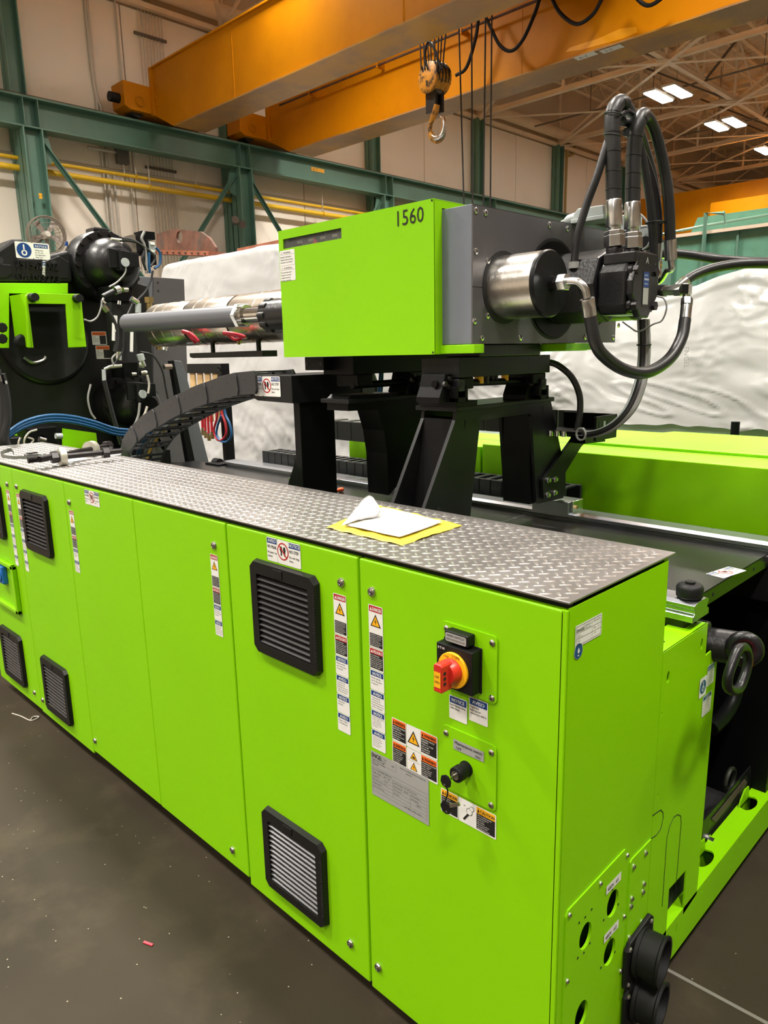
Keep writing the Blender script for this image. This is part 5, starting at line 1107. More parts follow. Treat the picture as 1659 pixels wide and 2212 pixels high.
for k, (pp, lab, pts) in enumerate([
    (ports[0], 'thick spiral-wrapped black hose rising from the front motor port', [((1325, 400), 1.055), ((1324, 330), 1.05), ((1322, 270), 1.05), ((1326, 238), 1.06), ((1338, 222), 1.09), ((1352, 228), 1.13), ((1366, 252), 1.2), ((1385, 300), 1.3), ((1408, 380), 1.38), ((1417, 450), 1.4), ((1418, 508), 1.4)]),
    (ports[1], 'thick spiral-wrapped black hose rising from the rear motor port', [((1367, 400), 1.14), ((1369, 330), 1.14), ((1375, 280), 1.14), ((1384, 254), 1.16), ((1394, 250), 1.19), ((1405, 262), 1.22), ((1420, 300), 1.26), ((1436, 370), 1.3), ((1445, 440), 1.32), ((1448, 525), 1.34)])]):
    P3 = [A(*p, y=y) for p, y in pts]
    t = thing('hydraulic_hose', pp, lab, 'hose', 'hydraulic hoses')
    d = (P3[0]-zt_[k]).normalized(); e = fitting(zt_[k], d, t, .031, .082)
    allp = [e-d*.01, e+d*.03]+P3[0 if (P3[0]-e).dot(d) > .05 else 1:]
    nP = len(allp); R = .024 if k == 0 else .0235; full = bz(allp, 8)
    rad = [R if i < len(full)*.52 else R-.0055 for i in range(len(full))]
    MB().tube(full, rad, 16).build('hose_body', 'hose', t)
    bands(t, allp[:6], R, .05)
    e = allp[-1]; d2 = (allp[-1]-allp[-2]).normalized()
    MB().lathe(e-d2*.01, e+d2*.055, [(0, .021), (.5, .020), (1, .021)], 20).build('crimp_sleeve', 'zinc', t)
    e2 = e+d2*.055
    if k == 1:
        el = bz([e2, e2+d2*.03, A(1441, 585, y=1.36), A(1428, 605, y=1.40), A(1418, 608, y=1.42)], 6); MB().tube(el, .011, 12).build('bent_pipe', 'zinc', t)
# smaller return hoses
def hz(lab, pts, r, **k): return hose('hydraulic_hose', lab, [A(*p, y=y) for p, y in pts], r, **k)
t = hz('slim black hose arching left of the two thick hoses', [((1240, 572), 1.0), ((1243, 545), 1.0), ((1250, 500), 1.0), ((1268, 440), 1.01), ((1290, 380), 1.02), ((1310, 315), 1.04), ((1330, 262), 1.07), ((1350, 240), 1.12), ((1368, 250), 1.18)], .0125)
a = A(1240, 573, y=1.0); MB().cyl(a-Z*.01, a+Z*.010, .017, 16).build('end_ferrule', 'cable', t)
t = hz('slim dark hose strapped beside the thick hoses, inner one', [((1345, 262), 1.10), ((1360, 268), 1.14), ((1378, 300), 1.2), ((1395, 380), 1.24), ((1406, 450), 1.27), ((1411, 520), 1.3), ((1413, 590), 1.32), ((1410, 640), 1.32)], .014)
t = hz('slim dark hose strapped beside the thick hoses, outer one', [((1352, 285), 1.12), ((1372, 300), 1.2), ((1392, 340), 1.26), ((1412, 400), 1.3), ((1422, 460), 1.33), ((1423, 525), 1.35)], .0125)
a = A(1423, 525, y=1.35); b = A(1420, 565, y=1.36); MB().tube([a, b], .015, 14).build('crimp_sleeve', 'zinc', t); MB().tube(bz([b, A(1419, 585, y=1.37), A(1413, 600, y=1.38)], 5), .009, 10).build('bent_pipe', 'zinc', t)
t = thing('cable_tie', A(1415, 480, y=1.3), 'black cable ties holding the slim hoses together', 'cable tie')
for p, y, n_ in (((1415, 481), 1.3, (0, 0, 1)),): MB().torus(A(*p, y=y), n_, .030, .0028, 24, 6).build('strap', 'rubber', t)
for p, y in (((1324, 246), 1.05), ((1322, 292), 1.05)): MB().torus(A(*p, y=y), Vector((.2, 0, 1)), .026, .0022, 24, 6).build('strap', 'rubber', t)
# loop hose between the two cylinders
e0 = cN+X*(.160+.014+.030)
t = thing('hydraulic_hose', e0, 'thick black hose looping low between the two cylinder ports', 'hose', 'hydraulic hoses')
MB().hexa(e0-X*.002, e0+X*.024, .026).build('hex_nut', HEX, t, bevel=.0015)
q = e0+X*.022; yq = lambda py: None
pp = [q, q+X*.018, A(1251, 611, y=.80), A(1263, 625, y=.805), A(1268, 645, y=.81)]
MB().tube(bz(pp, 6), .0125, 14).build('bent_pipe', 'zinc', t)
s0 = pp[-1]; s1 = A(1274, 682, y=.825)
MB().lathe(s0, s1, [(0, .021), (.05, .022), (.5, .021), (1, .0215)], 20).build('crimp_sleeve', 'zinc', t)
eF = cF+X*(.160+.014+.030)
f1 = A(1484, 628, y=1.30); f2 = A(1480, 690, y=1.25)
lp = [s1-(s1-s0).normalized()*.01]+[A(*p, y=y) for p, y in [((1287, 742), .84), ((1308, 772), .88), ((1345, 797), .95), ((1385, 806), 1.02), ((1420, 795), 1.09), ((1452, 768), 1.16), ((1473, 728), 1.22), ((1480, 690), 1.25)]]
MB().tube(bz(lp, 8), .019, 16).build('hose_body', 'hose', t)
MB().lathe(f2, A(1483, 662, y=1.27), [(0, .0185), (.5, .018), (1, .0185)], 20).build('crimp_sleeve', 'zinc', t)
MB().hexa(A(1483, 660, y=1.27), A(1484, 645, y=1.28), .019).build('hex_nut', 'lock', t, bevel=.001)
t = thing('pipe_fitting', f1, 'steel hex couplings and tee at the far cylinder port', 'fitting')
tt = [A(1420, 628, y=1.36), A(1437, 628, y=1.35), A(1462, 627, y=1.33), A(1476, 626, y=1.32), A(1492, 626, y=1.30)]
MB().hexa(tt[0], tt[1], .022).build('hex_nut', 'blackox', t, bevel=.001); MB().hexa(tt[1], tt[2], .019).build('coupling', 'lock', t, bevel=.001); MB().hexa(tt[2], tt[3], .022).build('hex_nut', 'lock', t, bevel=.001)
c = A(1484, 624, y=1.30); m = MB(); m.obox(c, (tt[4]-tt[3]), Y+X*.01, Z, .036, .030, .036); m.build('tee_block', 'lock', t, bevel=.003); MB().cyl(c-Z*.03, c, .013, 14).build('tee_leg', 'lock', t)
d = MB(); d.lathe(A(1462, 622, y=1.33), A(1482, 606, y=1.36), [(0, .017), (.5, .019), (1, .018)], 20); d.build('crimp_sleeve', 'zinc', t)
t = hz('black hose running off to the right from the steel tee', [((1478, 609), 1.36), ((1500, 595), 1.40), ((1540, 580), 1.45), ((1590, 571), 1.5), ((1640, 569), 1.55), ((1720, 572), 1.65)], .0165)
t = hz('black hose running off to the right above the tee hose', [((1430, 549), 1.5), ((1450, 547), 1.5), ((1500, 552), 1.55), ((1560, 561), 1.6), ((1620, 565), 1.7), ((1720, 568), 1.8)], .0165)
a = A(1432, 549, y=1.5); MB().tube([a-X*.05, a+X*.01], .017, 14).build('crimp_sleeve', 'zinc', t)
# cable bundle hanging from the motor area
for k, (off, r, m_, lab) in enumerate([(0, .012, 'hose', 'black cable in the hanging bundle, thickest'), (8, .008, 'cable', 'pale grey cable in the hanging bundle'), (-7, .008, 'conn', 'grey-green cable at the bundle edge'), (4, .009, 'hose', 'dark cable at the bundle middle'), (12, .006, 'cable', 'thin grey cable at the bundle outer edge')]):
    pts = [((1388+off, 690), 1.25), ((1390+off, 740), 1.25), ((1388+off, 790), 1.25), ((1378+off, 840), 1.22), ((1358+off, 885), 1.2), ((1330+off*.4, 915+off*.5), 1.2), ((1300, 932+off*.5), 1.22), ((1270, 938+off*.4), 1.25), ((1258, 930+off*.4), 1.25)]
    hose('machine_cable', lab, [A(*p, y=y) for p, y in pts], r, grp='hanging cable bundle', m=m_, cat='cable')
t = thing('cable_tie', A(1380, 830, y=1.23), 'black cable ties around the hanging cable bundle', 'cable tie')
for p in ((1391, 745), (1379, 838), (1358, 883)): MB().torus(A(*p, y=1.24), Vector((-.4, -.2, 1)) if p[1] > 800 else Z, .022, .003, 20, 6).build('strap', 'rubber', t)
hose('machine_cable', 'black hose curving down from the saddle to the connector tray', [A(*p, y=y) for p, y in [((1183, 782), 1.2), ((1205, 789), 1.22), ((1235, 815), 1.25), ((1252, 855), 1.27), ((1252, 900), 1.27), ((1246, 930), 1.27)]], .012, grp='hanging cable bundle', cat='cable')
hose('machine_cable', 'thin grey sensor cable looping below the far cylinder', [A(*p, y=y) for p, y in [((1420, 640), 1.2), ((1434, 645), 1.2), ((1440, 665), 1.2), ((1430, 692), 1.2), ((1412, 700), 1.2), ((1380, 716), 1.2), ((1360, 706), 1.2), ((1345, 695), 1.2)]], .0028, grp='hanging cable bundle', m='cable', cat='cable')
# connector tray
t = thing('connector_tray', A(1240, 920, y=1.3), 'black cable connector tray behind the portal arm', 'tray')
a = A(1195, 905, y=1.32); b = A(1280, 900, y=1.25)
MB().box(a.x-.02, b.x, 1.28, 1.44, a.z-.045, a.z-.040).build('tray_bottom', 'black', t)
m = MB(); m.box(b.x-.01, b.x, 1.28, 1.44, a.z-.07, a.z+.02); m.box(a.x-.02, b.x, 1.43, 1.44, a.z-.07, a.z+.02); m.build('tray_wall', 'black', t, bevel=.002)
for k in range(4): MB().box(b.x-.012-.001, b.x+.001, 1.30+.033*k, 1.315+.033*k, a.z-.03, a.z+.0).build('slot', 'conn' if k == 1 else 'dark', t)
for k in range(3): c = Vector((a.x+.02+.03*k, 1.27, a.z-.06)); MB().cyl(c, c+Z*.02, .010, 10).build('cable_gland_nut', 'zinc', t)
MB().torus(A(1255, 938, y=1.24), Y+X*.2, .022, .004, 20, 6).build('cable_loop', 'cable', t)
# multi-pin connector and valve stack on top of the housing
t = thing('plug_connector', A(1275, 480, y=1.3), 'pale grey multi-pin plug hood on top of the grey housing', 'connector')
a, b = A(1252, 492, y=1.25), A(1318, 495, y=1.25); zc = GZ1; P0 = Vector((a.x, 1.25, zc))
w = b.x-a.x; h_ = A(1280, 452, y=1.25).z-zc
MB().prism([(a.x, 1.2, zc+h_*.3), (b.x, 1.2, zc+h_*.3), (b.x-.004, 1.2, zc+h_*.98), (a.x+.02, 1.2, zc+h_*1.02), (a.x+.004, 1.2, zc+h_*.7)], (0, .08, 0)).build('plug_hood', 'conn', t, bevel=.003)
MB().box(a.x-.004, b.x+.004, 1.195, 1.285, zc, zc+h_*.3).build('plug_base', 'conn', t, bevel=.002)
MB().torus((a.x+.05, 1.1995, zc+h_*.72), Y, .010, .0012, 20, 5).build('embossed_ring', 'conn', t)
MB().lathe((a.x+.01, 1.24, zc+h_*.62), (a.x-.05, 1.24, zc+h_*.40), [(0, .014), (.4, .018), (.8, .018), (1, .012)], 14).build('cable_entry', 'conn', t)
MB().tube(bz([(a.x-.05, 1.24, zc+h_*.40), (a.x-.08, 1.24, zc+h_*.2), (a.x-.10, 1.26, zc+.003)], 5), .009, 10).build('entry_cable', 'cable', t)
t = thing('valve_stack', A(1390, 500, y=1.45), 'grey valve stack with plugs and cables behind the hoses', 'valve')
for p0, p1, m_ in [((1335, 468), (1375, 505), 'conn'), ((1378, 490), (1408, 520), 'conn'), ((1375, 515), (1400, 545), 'black'), ((1345, 500), (1375, 540), 'cast'), ((1385, 540), (1412, 575), 'zinc')]:
    a, b = A(*p0, y=1.46), A(*p1, y=1.46); MB().box(a.x, b.x, 1.44, 1.50, b.z, a.z).build('valve_body', m_, t, bevel=.003)
c = A(1392, 524, y=1.42); MB().cyl(c, c+Y*.03, .022, 16).build('solenoid_cap', 'rubber', t)
for pts in ([(1340, 465), (1352, 455), (1375, 458), (1395, 475), (1403, 495)], [(1382, 492), (1400, 490), (1406, 510), (1400, 530), (1388, 540)], [(1365, 540), (1378, 548), (1388, 570), (1395, 590), (1412, 600)], [(1392, 542), (1400, 555), (1412, 562)]):
    MB().tube(bz([A(*p, y=1.42) for p in pts], 6), .004, 8).build('sensor_cable', 'cable', t)
# ------------------------------------------------------------------ barrel, tie rod, drip tray
BY, BZ = 1.09, 2.01
t = thing('plasticizing_barrel', (-2.5, BY, BZ), 'shiny steel injection barrel wrapped in heater bands', 'barrel')
xn = A(345, 697, y=BY).x
bx = [HX0+.0, A(527, 690, y=BY).x, A(430, 690, y=BY).x, xn+.0]
for k in range(3):
    L = bx[k]-bx[k+1]; MB().lathe((bx[k], BY, BZ), (bx[k+1]+.012, BY, BZ), [(0, .122), (.02, .124), (.98, .124), (1, .120)], 48).build('heater_band', 'barrel', t)
    MB().lathe((bx[k+1]+.012, BY, BZ), (bx[k+1], BY, BZ), [(0, .116), (1, .116)], 40).build('band_gap', 'dark', t)
    for q in range(3): MB().torus((bx[k]-L*(q+1)/4, BY, BZ), X, .124, .0012, 40, 4).build('band_bead', 'barrel', t)
MB().lathe((xn, BY, BZ), (xn-.03, BY, BZ), [(0, .115), (1, .09)], 40).build('nozzle_head', 'blackox', t)
for px, py in ((415, 735), (443, 730), (500, 728), (516, 738), (545, 730)):
    c = A(px, py, y=BY-.05); MB().lathe(c+Z*.02, c-Z*.015, [(0, .010), (.5, .013), (1, .007)], 12).build('band_terminal', 'brass', t)
for k, (p, q, q2) in enumerate((((396, 716), (412, 722), (430, 738)), ((485, 720), (505, 722), (530, 728)))):
    h = thing('toggle_handle', A(*p, y=.95), 'red rubber-gripped toggle handle under the barrel, '+['nearer the nozzle', 'nearer the lime hood'][k], 'handle', 'red toggle handles')
    a, b, c = A(*p, y=.94), A(*q, y=.94), A(*q2, y=.96); MB().tube(bz([a, b, c], 6), [.012]*7+[.0115]*4+[.010, .009], 12).build('grip', 'redhandle', h)
    MB().tube(bz([A(p[0]+10, p[1]+6, y=.95), A(q[0]+4, q[1]+12, y=.96), A(q2[0]-8, q2[1]+2, y=.98)], 6), .008, 10).build('grip', 'redhandle', h)
    MB().tube([A(q2[0]-25, q2[1]+4, y=.99), A(q2[0]+4, q2[1]+2, y=.99)], .006, 8).build('clamp_wire', 'zinc', h)
t = thing('tie_rod_cylinder', (-3, .85, 2.01), 'grey round tube with chrome rod in front of the barrel', 'cylinder')
a, b, c, d_ = A(275, 698, y=.85), A(519, 682, y=.85), A(535, 681, y=.85), A(585, 676, y=.85)
MB().lathe(a, b, [(0, .044), (.004, .050), (1, .050)], 36).build('tube', 'greytube', t)
MB().hexa(b, b+(c-b)*.45, .060).build('hex_nut', 'zinc', t, bevel=.002); MB().cyl(b, c, .046, 24).build('threaded_collar', 'chrome', t)
for k in range(4): MB().torus(b.lerp(c, .5+.12*k), X, .046, .002, 24, 5).build('thread', 'chrome', t)
MB().cyl(c, Vector((HX0, .85, 2.0)), .036, 28).build('rod', 'chrome', t)
m = MB(); q = A(582, 675, y=.85); cc = Vector((q.x, .85, q.z-.015)); m.cyl(cc, Vector((HX0+.01, .85, cc.z)), .070, 28); [m.cyl(cc+Y*.062*math.cos(a_)+Z*.062*math.sin(a_)+X*.004, cc+Y*.062*math.cos(a_)+Z*.062*math.sin(a_)+X*.05, .016, 10) for a_ in np.linspace(0, 2*PI, 11)[:-1]]; m.build('castellated_nut', 'cast', t, bevel=.003)
t = thing('drip_tray', A(500, 768, y=1.05), 'narrow black tray hanging under the barrel on two studs', 'tray')
a, b = A(420, 768, y=1.03), A(578, 766, y=1.03)
MB().prism([(a.x, 1.0, a.z+.013), (a.x, 1.0, a.z-.008), (a.x+.03, 1.0, a.z-.014), (b.x, 1.0, a.z-.014), (b.x, 1.0, a.z+.016)], (0, .09, 0)).build('tray', 'plate', t, bevel=.001)
for px in (459, 558): p = A(px, 750, y=1.05); MB().box(p.x-.010, p.x+.010, 1.045, 1.06, a.z+.01, BZ-.11).build('hanger', 'black', t)
# ------------------------------------------------------------------ cable box and energy chain
t = thing('cable_box', (-1.77, .8, 1.69), 'black sheet box with no-step label where the energy chain ends', 'box')
bx0_, bx1_, bzb, bzt = -1.935, -1.612, 1.634, 1.742
m = MB(); m.prism([(bx0_, .62, bzt), (bx0_, .62, bzb+.035), (bx0_+.09, .62, bzb+.005), (bx1_, .62, bzb), (bx1_, .62, bzt)], (0, .42, 0)); m.build('housing', 'plate', t, bevel=.0015)
MB().box(bx1_, bx1_+.004, 1.0, 1.07, bzb+.012, bzt+.004).build('end_flap', 'greytube', t)
MB().cyl((bx1_-.004, .6195, bzt-.006), (bx1_-.004, .619, bzt-.006), .005, 10).build('corner_hole', 'dark', t)
nostep(Vector((A(549, 812, y=.62).x, .6185, A(549, 812, y=.62).z-.001)), X, Z, .176, t)
t = thing('energy_chain', (-2.5, .7, 1.5), 'dark grey plastic energy chain curving up to the cable box', 'cable chain')
path = bz([A(*p, y=.58) for p in [(262, 1000), (275, 962), (300, 928), (340, 900), (390, 872), (440, 851), (500, 832), (548, 826)]], 14)
cum = [0]
for a, b in zip(path, path[1:]): cum.append(cum[-1]+(b-a).length)
def at_len(s): 
    i = min(max(1, next((k for k, c in enumerate(cum) if c >= s), len(cum)-1)), len(cum)-1); f_ = (s-cum[i-1])/(cum[i]-cum[i-1]); return path[i-1].lerp(path[i], f_), (path[i]-path[i-1]).normalized()
NL = 11; pitch = cum[-1]/NL
for k in range(NL):
    p, d = at_len((k+.5)*pitch); nn = Vector((-d.z, 0, d.x)) if d.x > 0 else Vector((d.z, 0, -d.x))
    if nn.z < 0: nn = -nn
    m = MB(); hl, hh = pitch*.60, .047
    sh_ = [(-hl, -hh*.9), (hl*.8, -hh), (hl, -hh*.5), (hl, hh*.5), (hl*.8, hh), (-hl, hh*.9)]
    arc = [(-hl*.82+math.cos(a)*hl*.25-hl*.1, math.sin(a)*hh) for a in np.linspace(-PI/2, -PI*1.5, 7)]
    pl = [(hl*.85, -hh), (hl*1.0, -hh*.6), (hl*1.0, hh*.6), (hl*.85, hh)]+[(x, z) for x, z in arc[::-1]]
    dy = -.005*(k % 2)
    m.prism([p+d*x+nn*z+Y*dy for x, z in pl], (0, .012, 0)); m.build('link', 'chain', t, bevel=.002)
    m = MB(); m.prism([p+d*x+nn*z+Y*.20 for x, z in pl], (0, .012, 0)); m.build('link', 'chain', t, bevel=.002)
    for sx_ in (-.25, .25): MB().box(-1, 1, 0, 0, 0, 0); m = MB(); c = p+d*hl*sx_-nn*(hh-.004)+Y*.105; m.obox(c, d, Y, nn, .016, .19, .006); m.build('cross_bar', 'chain', t)
    c = p+d*hl*.1+nn*(hh-.004)+Y*.105; m = MB(); m.obox(c, d, Y, nn, .03, .19, .006); m.build('cross_bar', 'chain', t)
    MB().cyl(p+nn*.012+Y*(dy-.0005), p+nn*.012+Y*(dy+.001), .003, 8).build('pin_mark', 'dark', t)
for k, (m_, y, o_) in enumerate([('blue', .66, -.012), ('hose', .68, .0), ('cable', .70, -.02), ('yellow', .72, -.015), ('hose', .64, .01)]):
    P = [p+Vector((.0, y-.58, o_)) for p in path[::6]]; MB().tube(bz(P, 3), .009, 8).build('inner_cable', m_ if m_ != 'yellow' else 'pipe', t)
# flat chain lying beside the rear rail and the hanging one
t = thing('energy_chain', (-1.9, 1.6, 1.2), 'flat black ladder chain lying along the rear rail', 'cable chain')
for k in range(34):
    x = -3.1+.066*k
    if x > -.95: break
    MB().box(x, x+.062, 1.53, 1.545, 1.16, 1.235).build('link', 'chain', t, bevel=.002); MB().box(x, x+.062, 1.655, 1.67, 1.16, 1.235).build('link', 'chain', t, bevel=.002)
    MB().box(x+.02, x+.045, 1.545, 1.655, 1.228, 1.235).build('cross_bar', 'chain', t)
t = thing('energy_chain', (-1.6, 1.5, 1.55), 'upper level run of plastic chain seen between the columns', 'cable chain')
a, b = A(722, 928, y=1.5), A(850, 928, y=1.5); n_ = 6
for k in range(n_): x = a.x-.08+(b.x-a.x+.2)*k/n_; w = (b.x-a.x+.2)/n_; MB().box(x, x+w*.96, 1.50, 1.512, a.z-.055, a.z+.050).build('link', 'chain', t, bevel=.004); MB().box(x+w*.2, x+w*.6, 1.51, 1.62, a.z+.044, a.z+.05).build('cross_bar', 'chain', t)
a, b = A(1050, 905, y=1.5), A(1180, 905, y=1.5)
t = thing('energy_chain', (a.x, 1.5, a.z), 'plastic chain run seen through the open portal', 'cable chain')
for k in range(6): x = a.x-.1+(b.x-a.x+.25)*k/6; w = (b.x-a.x+.25)/6; MB().box(x, x+w*.96, 1.50, 1.512, a.z-.055, a.z+.055).build('link', 'chain', t, bevel=.004)
for k, pts in enumerate([[(822, 800), (820, 830), (816, 870), (814, 900), (820, 940), (838, 975), (875, 1018)], [(826, 800), (824, 840), (819, 880), (819, 915), (828, 950), (845, 980), (878, 1012)]]):
    y = 1.2; hose('air_hose', 'blue air hose sagging behind the cable box, '+['outer', 'inner']['01'.index(str(k))]+' of two', [A(*p, y=y) for p in pts], .007, grp='blue air hoses', m='blue')
for k, pts in enumerate([[(765, 800), (775, 830), (792, 870)], [(780, 798), (800, 830), (812, 870)], [(800, 795), (812, 835), (808, 880)], [(770, 870), (785, 885), (800, 860)]]):
    hose('machine_cable', 'black cable drooping under the lime hood, '+['first', 'second', 'third', 'fourth'][k]+' from the cable box', [A(*p, y=1.3) for p in pts], .012, grp='cables below the hood', cat='cable')
hose('machine_cable', 'wide black hose curving behind the dark portal leg', [A(*p, y=1.4) for p in [(800, 880), (798, 930), (812, 975), (840, 1010), (860, 1030)]], .028, grp='cables below the hood', cat='cable')
# ================================================================== CLAMPING UNIT
KX = -4.9
kp = lambda px, py, x=KX: A(px, py, x=x)
t = thing('clamping_platen', (KX, 1.1, 1.3), 'massive black cast clamping platen with stamped number and round opening', 'platen')
def kprism(pts, x, dx, n, m='cast', bv=.02, par=t):
    mb = MB(); mb.prism(yzp(x, pts), (dx, 0, 0)); return mb.build(n, m, par, bevel=bv, seg=3)
kprism([(-190, 600), (152, 598), (215, 640), (262, 690), (262, 985), (-190, 1000)], KX, -.35, 'platen_body')
kprism([(-190, 560), (-60, 540), (-20, 548), (8, 530), (28, 516), (52, 516), (62, 536), (68, 548), (100, 552), (140, 542), (150, 540), (156, 560), (158, 610), (-190, 612)], KX+.12, -.3, 'platen_shoulder')
kprism([(38, 560), (92, 560), (92, 598), (48, 598), (38, 590)], KX+.128, -.02, 'cast_boss', bv=.004)
kprism([(-60, 560), (24, 572), (28, 590), (14, 600), (-60, 600)], KX+.128, -.02, 'cast_boss', bv=.006)
kprism([(98, 564), (128, 552), (150, 566), (150, 602), (98, 600)], KX+.128, -.02, 'cast_boss', bv=.006)
for px, py in ((0, 562), (116, 568)): c = kp(px, py, KX+.13); MB().cyl(c, c+X*.001, .022, 16).build('tapped_hole', 'dark', t)
a = kp(33, 578, KX+.129)
for dy_, s_ in ((0, '751542 002'), (.085, 'UA193273')):
    pr = Print(a-Z*dy_, Y, Z); pr.text(s_, 0, 0, .07, 's', maxw=.29); o = pr.build('stamped_number', t); o.data.materials[6] = M['cast']
    mo = o.modifiers.new('relief', 'SOLIDIFY'); mo.thickness = .012; mo.offset = 1
# round opening with lip
c = kp(98, 735); R = .30
MB().lathe(c+X*.002, c+X*.03, [(0, R*1.08), (.6, R*1.05), (1, R)], 48).build('opening_ring', 'cast', t); MB().cyl(c+X*.0305, c+X*.032, R*.96, 48).build('opening', 'dark', t)
d_ = kp(85, 778, KX+.06); m = MB(); m.smooth = True
MB().tube(bz([kp(50, 772, KX+.05), kp(70, 783, KX+.05), kp(92, 778, KX+.05), kp(98, 770, KX+.05)], 5), .012, 8).build('centring_lip', 'steel', t)
pr = Print(kp(24, 520, KX+.1225), Y, Z); s_ = .115
pr.rrect(.02, 0, s_, s_*.95, 'w', 0, .006); pr.rrect(.02+s_, 0, s_, s_*.95, 'w', 0, .006); pr.circle(.02+s_*.5, s_*.48, s_*.43, 'b', 1); pr.circle(.02+s_*.5, s_*.62, s_*.17, 'w', 2); pr.circle(.02+s_*.5, s_*.62, s_*.09, 'b', 3); pr.rect(.02+s_*.46, s_*.15, s_*.08, s_*.35, 'w', 2)
for k, (x0, y0, h) in enumerate(((.03+s_, .008, 'NOTICE'), (.08+s_*.7, .122, 'AVISO'))):
    if k: pr.rrect(x0-.01, y0-.006, s_, s_*.9, 'w', 0, .006)
    pr.rect(x0, y0, s_-.02, .026, 'b', 1); pr.text(h, x0+s_*.42, y0+.022, .022, 'w', align='c', bold=.03); pr.para(['Lifting point', 'for the unit.', 'Use approved', 'slings only.'], x0+.004, y0+.045, .012, .0155, 'k', maxw=s_*.78, bold=.03)
pr.build('lifting_label', t)
pr = Print(kp(197, 716, KX+.002), Y, Z)
for k in (0, 1): pr.rrect(.0+.02*k, .105*k, .115, .100, 'w', 0, .004); pr.rect(.004+.02*k, .105*k+.004, .107, .024, 'o', 1); pr.text(['WARNING', 'ADVERTENCIA'][k], .012+.02*k, .105*k+.024, .018, 'k', maxw=.09); pr.rect(.06+.02*k, .105*k+.030, .05, .064, 'k', 1); pr.para(['HOT', 'SURFACE', 'Keep off'], .006+.02*k, .105*k+.045, .012, .015, 'k', maxw=.05)
pr.build('warning_label', t)
# tie-bar nut cylinders
def dome(px, py, r, par_lab, x0=KX):
    c = kp(px, py, x0)
    k = thing('tie_bar_cylinder', c, par_lab, 'cylinder', 'tie bar cylinders')
    MB().lathe(c-X*.02, c+X*.17, [(0, r), (.9, r), (1, r*.96)], 48).build('flange', 'cast', k)
    m = MB(); prof = [(0, r*.76)]+[(.15+.85*math.sin(a), r*(.76-.40*(1-math.cos(a)))) for a in np.linspace(0, PI/2, 8)]
    m.lathe(c+X*.17, c+X*.39, prof, 48); m.build('dome', 'cast', k)
    MB().lathe(c+X*.39, c+X*.45, [(0, r*.34), (.8, r*.34), (1, r*.28)], 32).build('end_cap', 'black', k)
    bp = None
    for q in range(18):
        a = 2*PI*q/18; p = c+X*.17+Y*(r*.90*math.cos(a))+Z*(r*.90*math.sin(a))
        if bp is None: bp = MB().cyl(p, p+X*.018, .017, 12).build('flange_bolt', 'blackox', k); p00 = p
        else: dup(bp, p-p00)
    return k, c
k1_, c1 = dome(212, 580, .255, 'upper black domed tie-bar cylinder with ring of bolts', KX)
k2_, c2 = dome(264, 872, .235, 'lower black domed tie-bar cylinder behind the energy chain', KX)
for k_, (px, py) in ((k1_, (262, 562)), (k2_, (300, 845))):
    c = A(px, py, x=KX+.50); MB().prism([c+Vector((0, -.10, -.06)), c+Vector((0, .12, -.04)), c+Vector((0, .12, .05)), c+Vector((0, -.10, .07))], (.03, 0, 0)).build('sensor_bracket', 'plate', k_, bevel=.003)
    MB().box(c.x, c.x+.05, c.y-.04, c.y-.015, c.z-.07, c.z+.05).build('sensor_block', 'rubber', k_)
    MB().cyl(c+Vector((.04, -.0, -.02)), c+Vector((.06, .0, -.02)), .03, 14).build('cable_plug', 'conn', k_)
MB().box(KX+.02, KX+.16, c1.y-.08, c1.y+.04, c1.z+.24, c1.z+.27).build('top_lug', 'cast', k1_, bevel=.01)
# green guard hood around the nozzle opening
t = thing('nozzle_guard', (KX+.3, .6, 1.9), 'lime green open-fronted guard hood on the black platen', 'guard')
gx1 = KX+.42
MB().prism(yzp(KX+.14, [(-190, 610), (147, 612), (147, 634), (20, 634), (20, 752), (-190, 752)]), (-.012, 0, 0)).build('back_sheet', 'green', t, bevel=.003)
fr = yzp(gx1, [(60, 633), (172.6, 635), (176, 650), (187, 749), (148, 751), (142, 657), (61.5, 656), (66.5, 751), (60.0, 751), (55, 640)])
MB().prism(fr, (-.012, 0, 0)).build('front_frame', 'green', t, bevel=.003)
yl = kp(58, 640, gx1).y; yr_ = kp(174, 640, gx1).y; zt_g = kp(60, 633, gx1).z; zb_g = kp(66, 751, gx1).z
MB().prism([(gx1-.012, yl, zt_g), (KX+.14, yl-.01, zt_g), (KX+.14, yl-.01, zb_g+.02), (gx1-.012, yl, zb_g)], (0, .008, 0)).build('side_sheet', 'green', t)
MB().box(KX+.14, gx1-.012, yl, yr_, zt_g-.008, zt_g).build('top_sheet', 'green', t, bevel=.002)
MB().box(KX+.14, gx1-.012, yr_+.0, yr_+.008, zb_g, zt_g-.01).build('side_sheet', 'green', t)
for px, py in ((69, 643), (165, 645)): c = kp(px, py, gx1+.001); MB().lathe(c, c+X*.06, [(0, .03), (.6, .026), (1, .026)], 16).build('hood_pin', 'rubber', t)
c = kp(44, 738, gx1-.15); m = MB(); m.lathe(c, c+X*.04, [(0, .045), (.5, .05), (1, .035)], 8); m.build('knob', 'rubber', t, bevel=.006)
for py in (708, 732): c = kp(1, py, gx1-.2); MB().lathe(c, c+X*.04, [(0, .03), (1, .035)], 8).build('knob', 'rubber', t, bevel=.005)
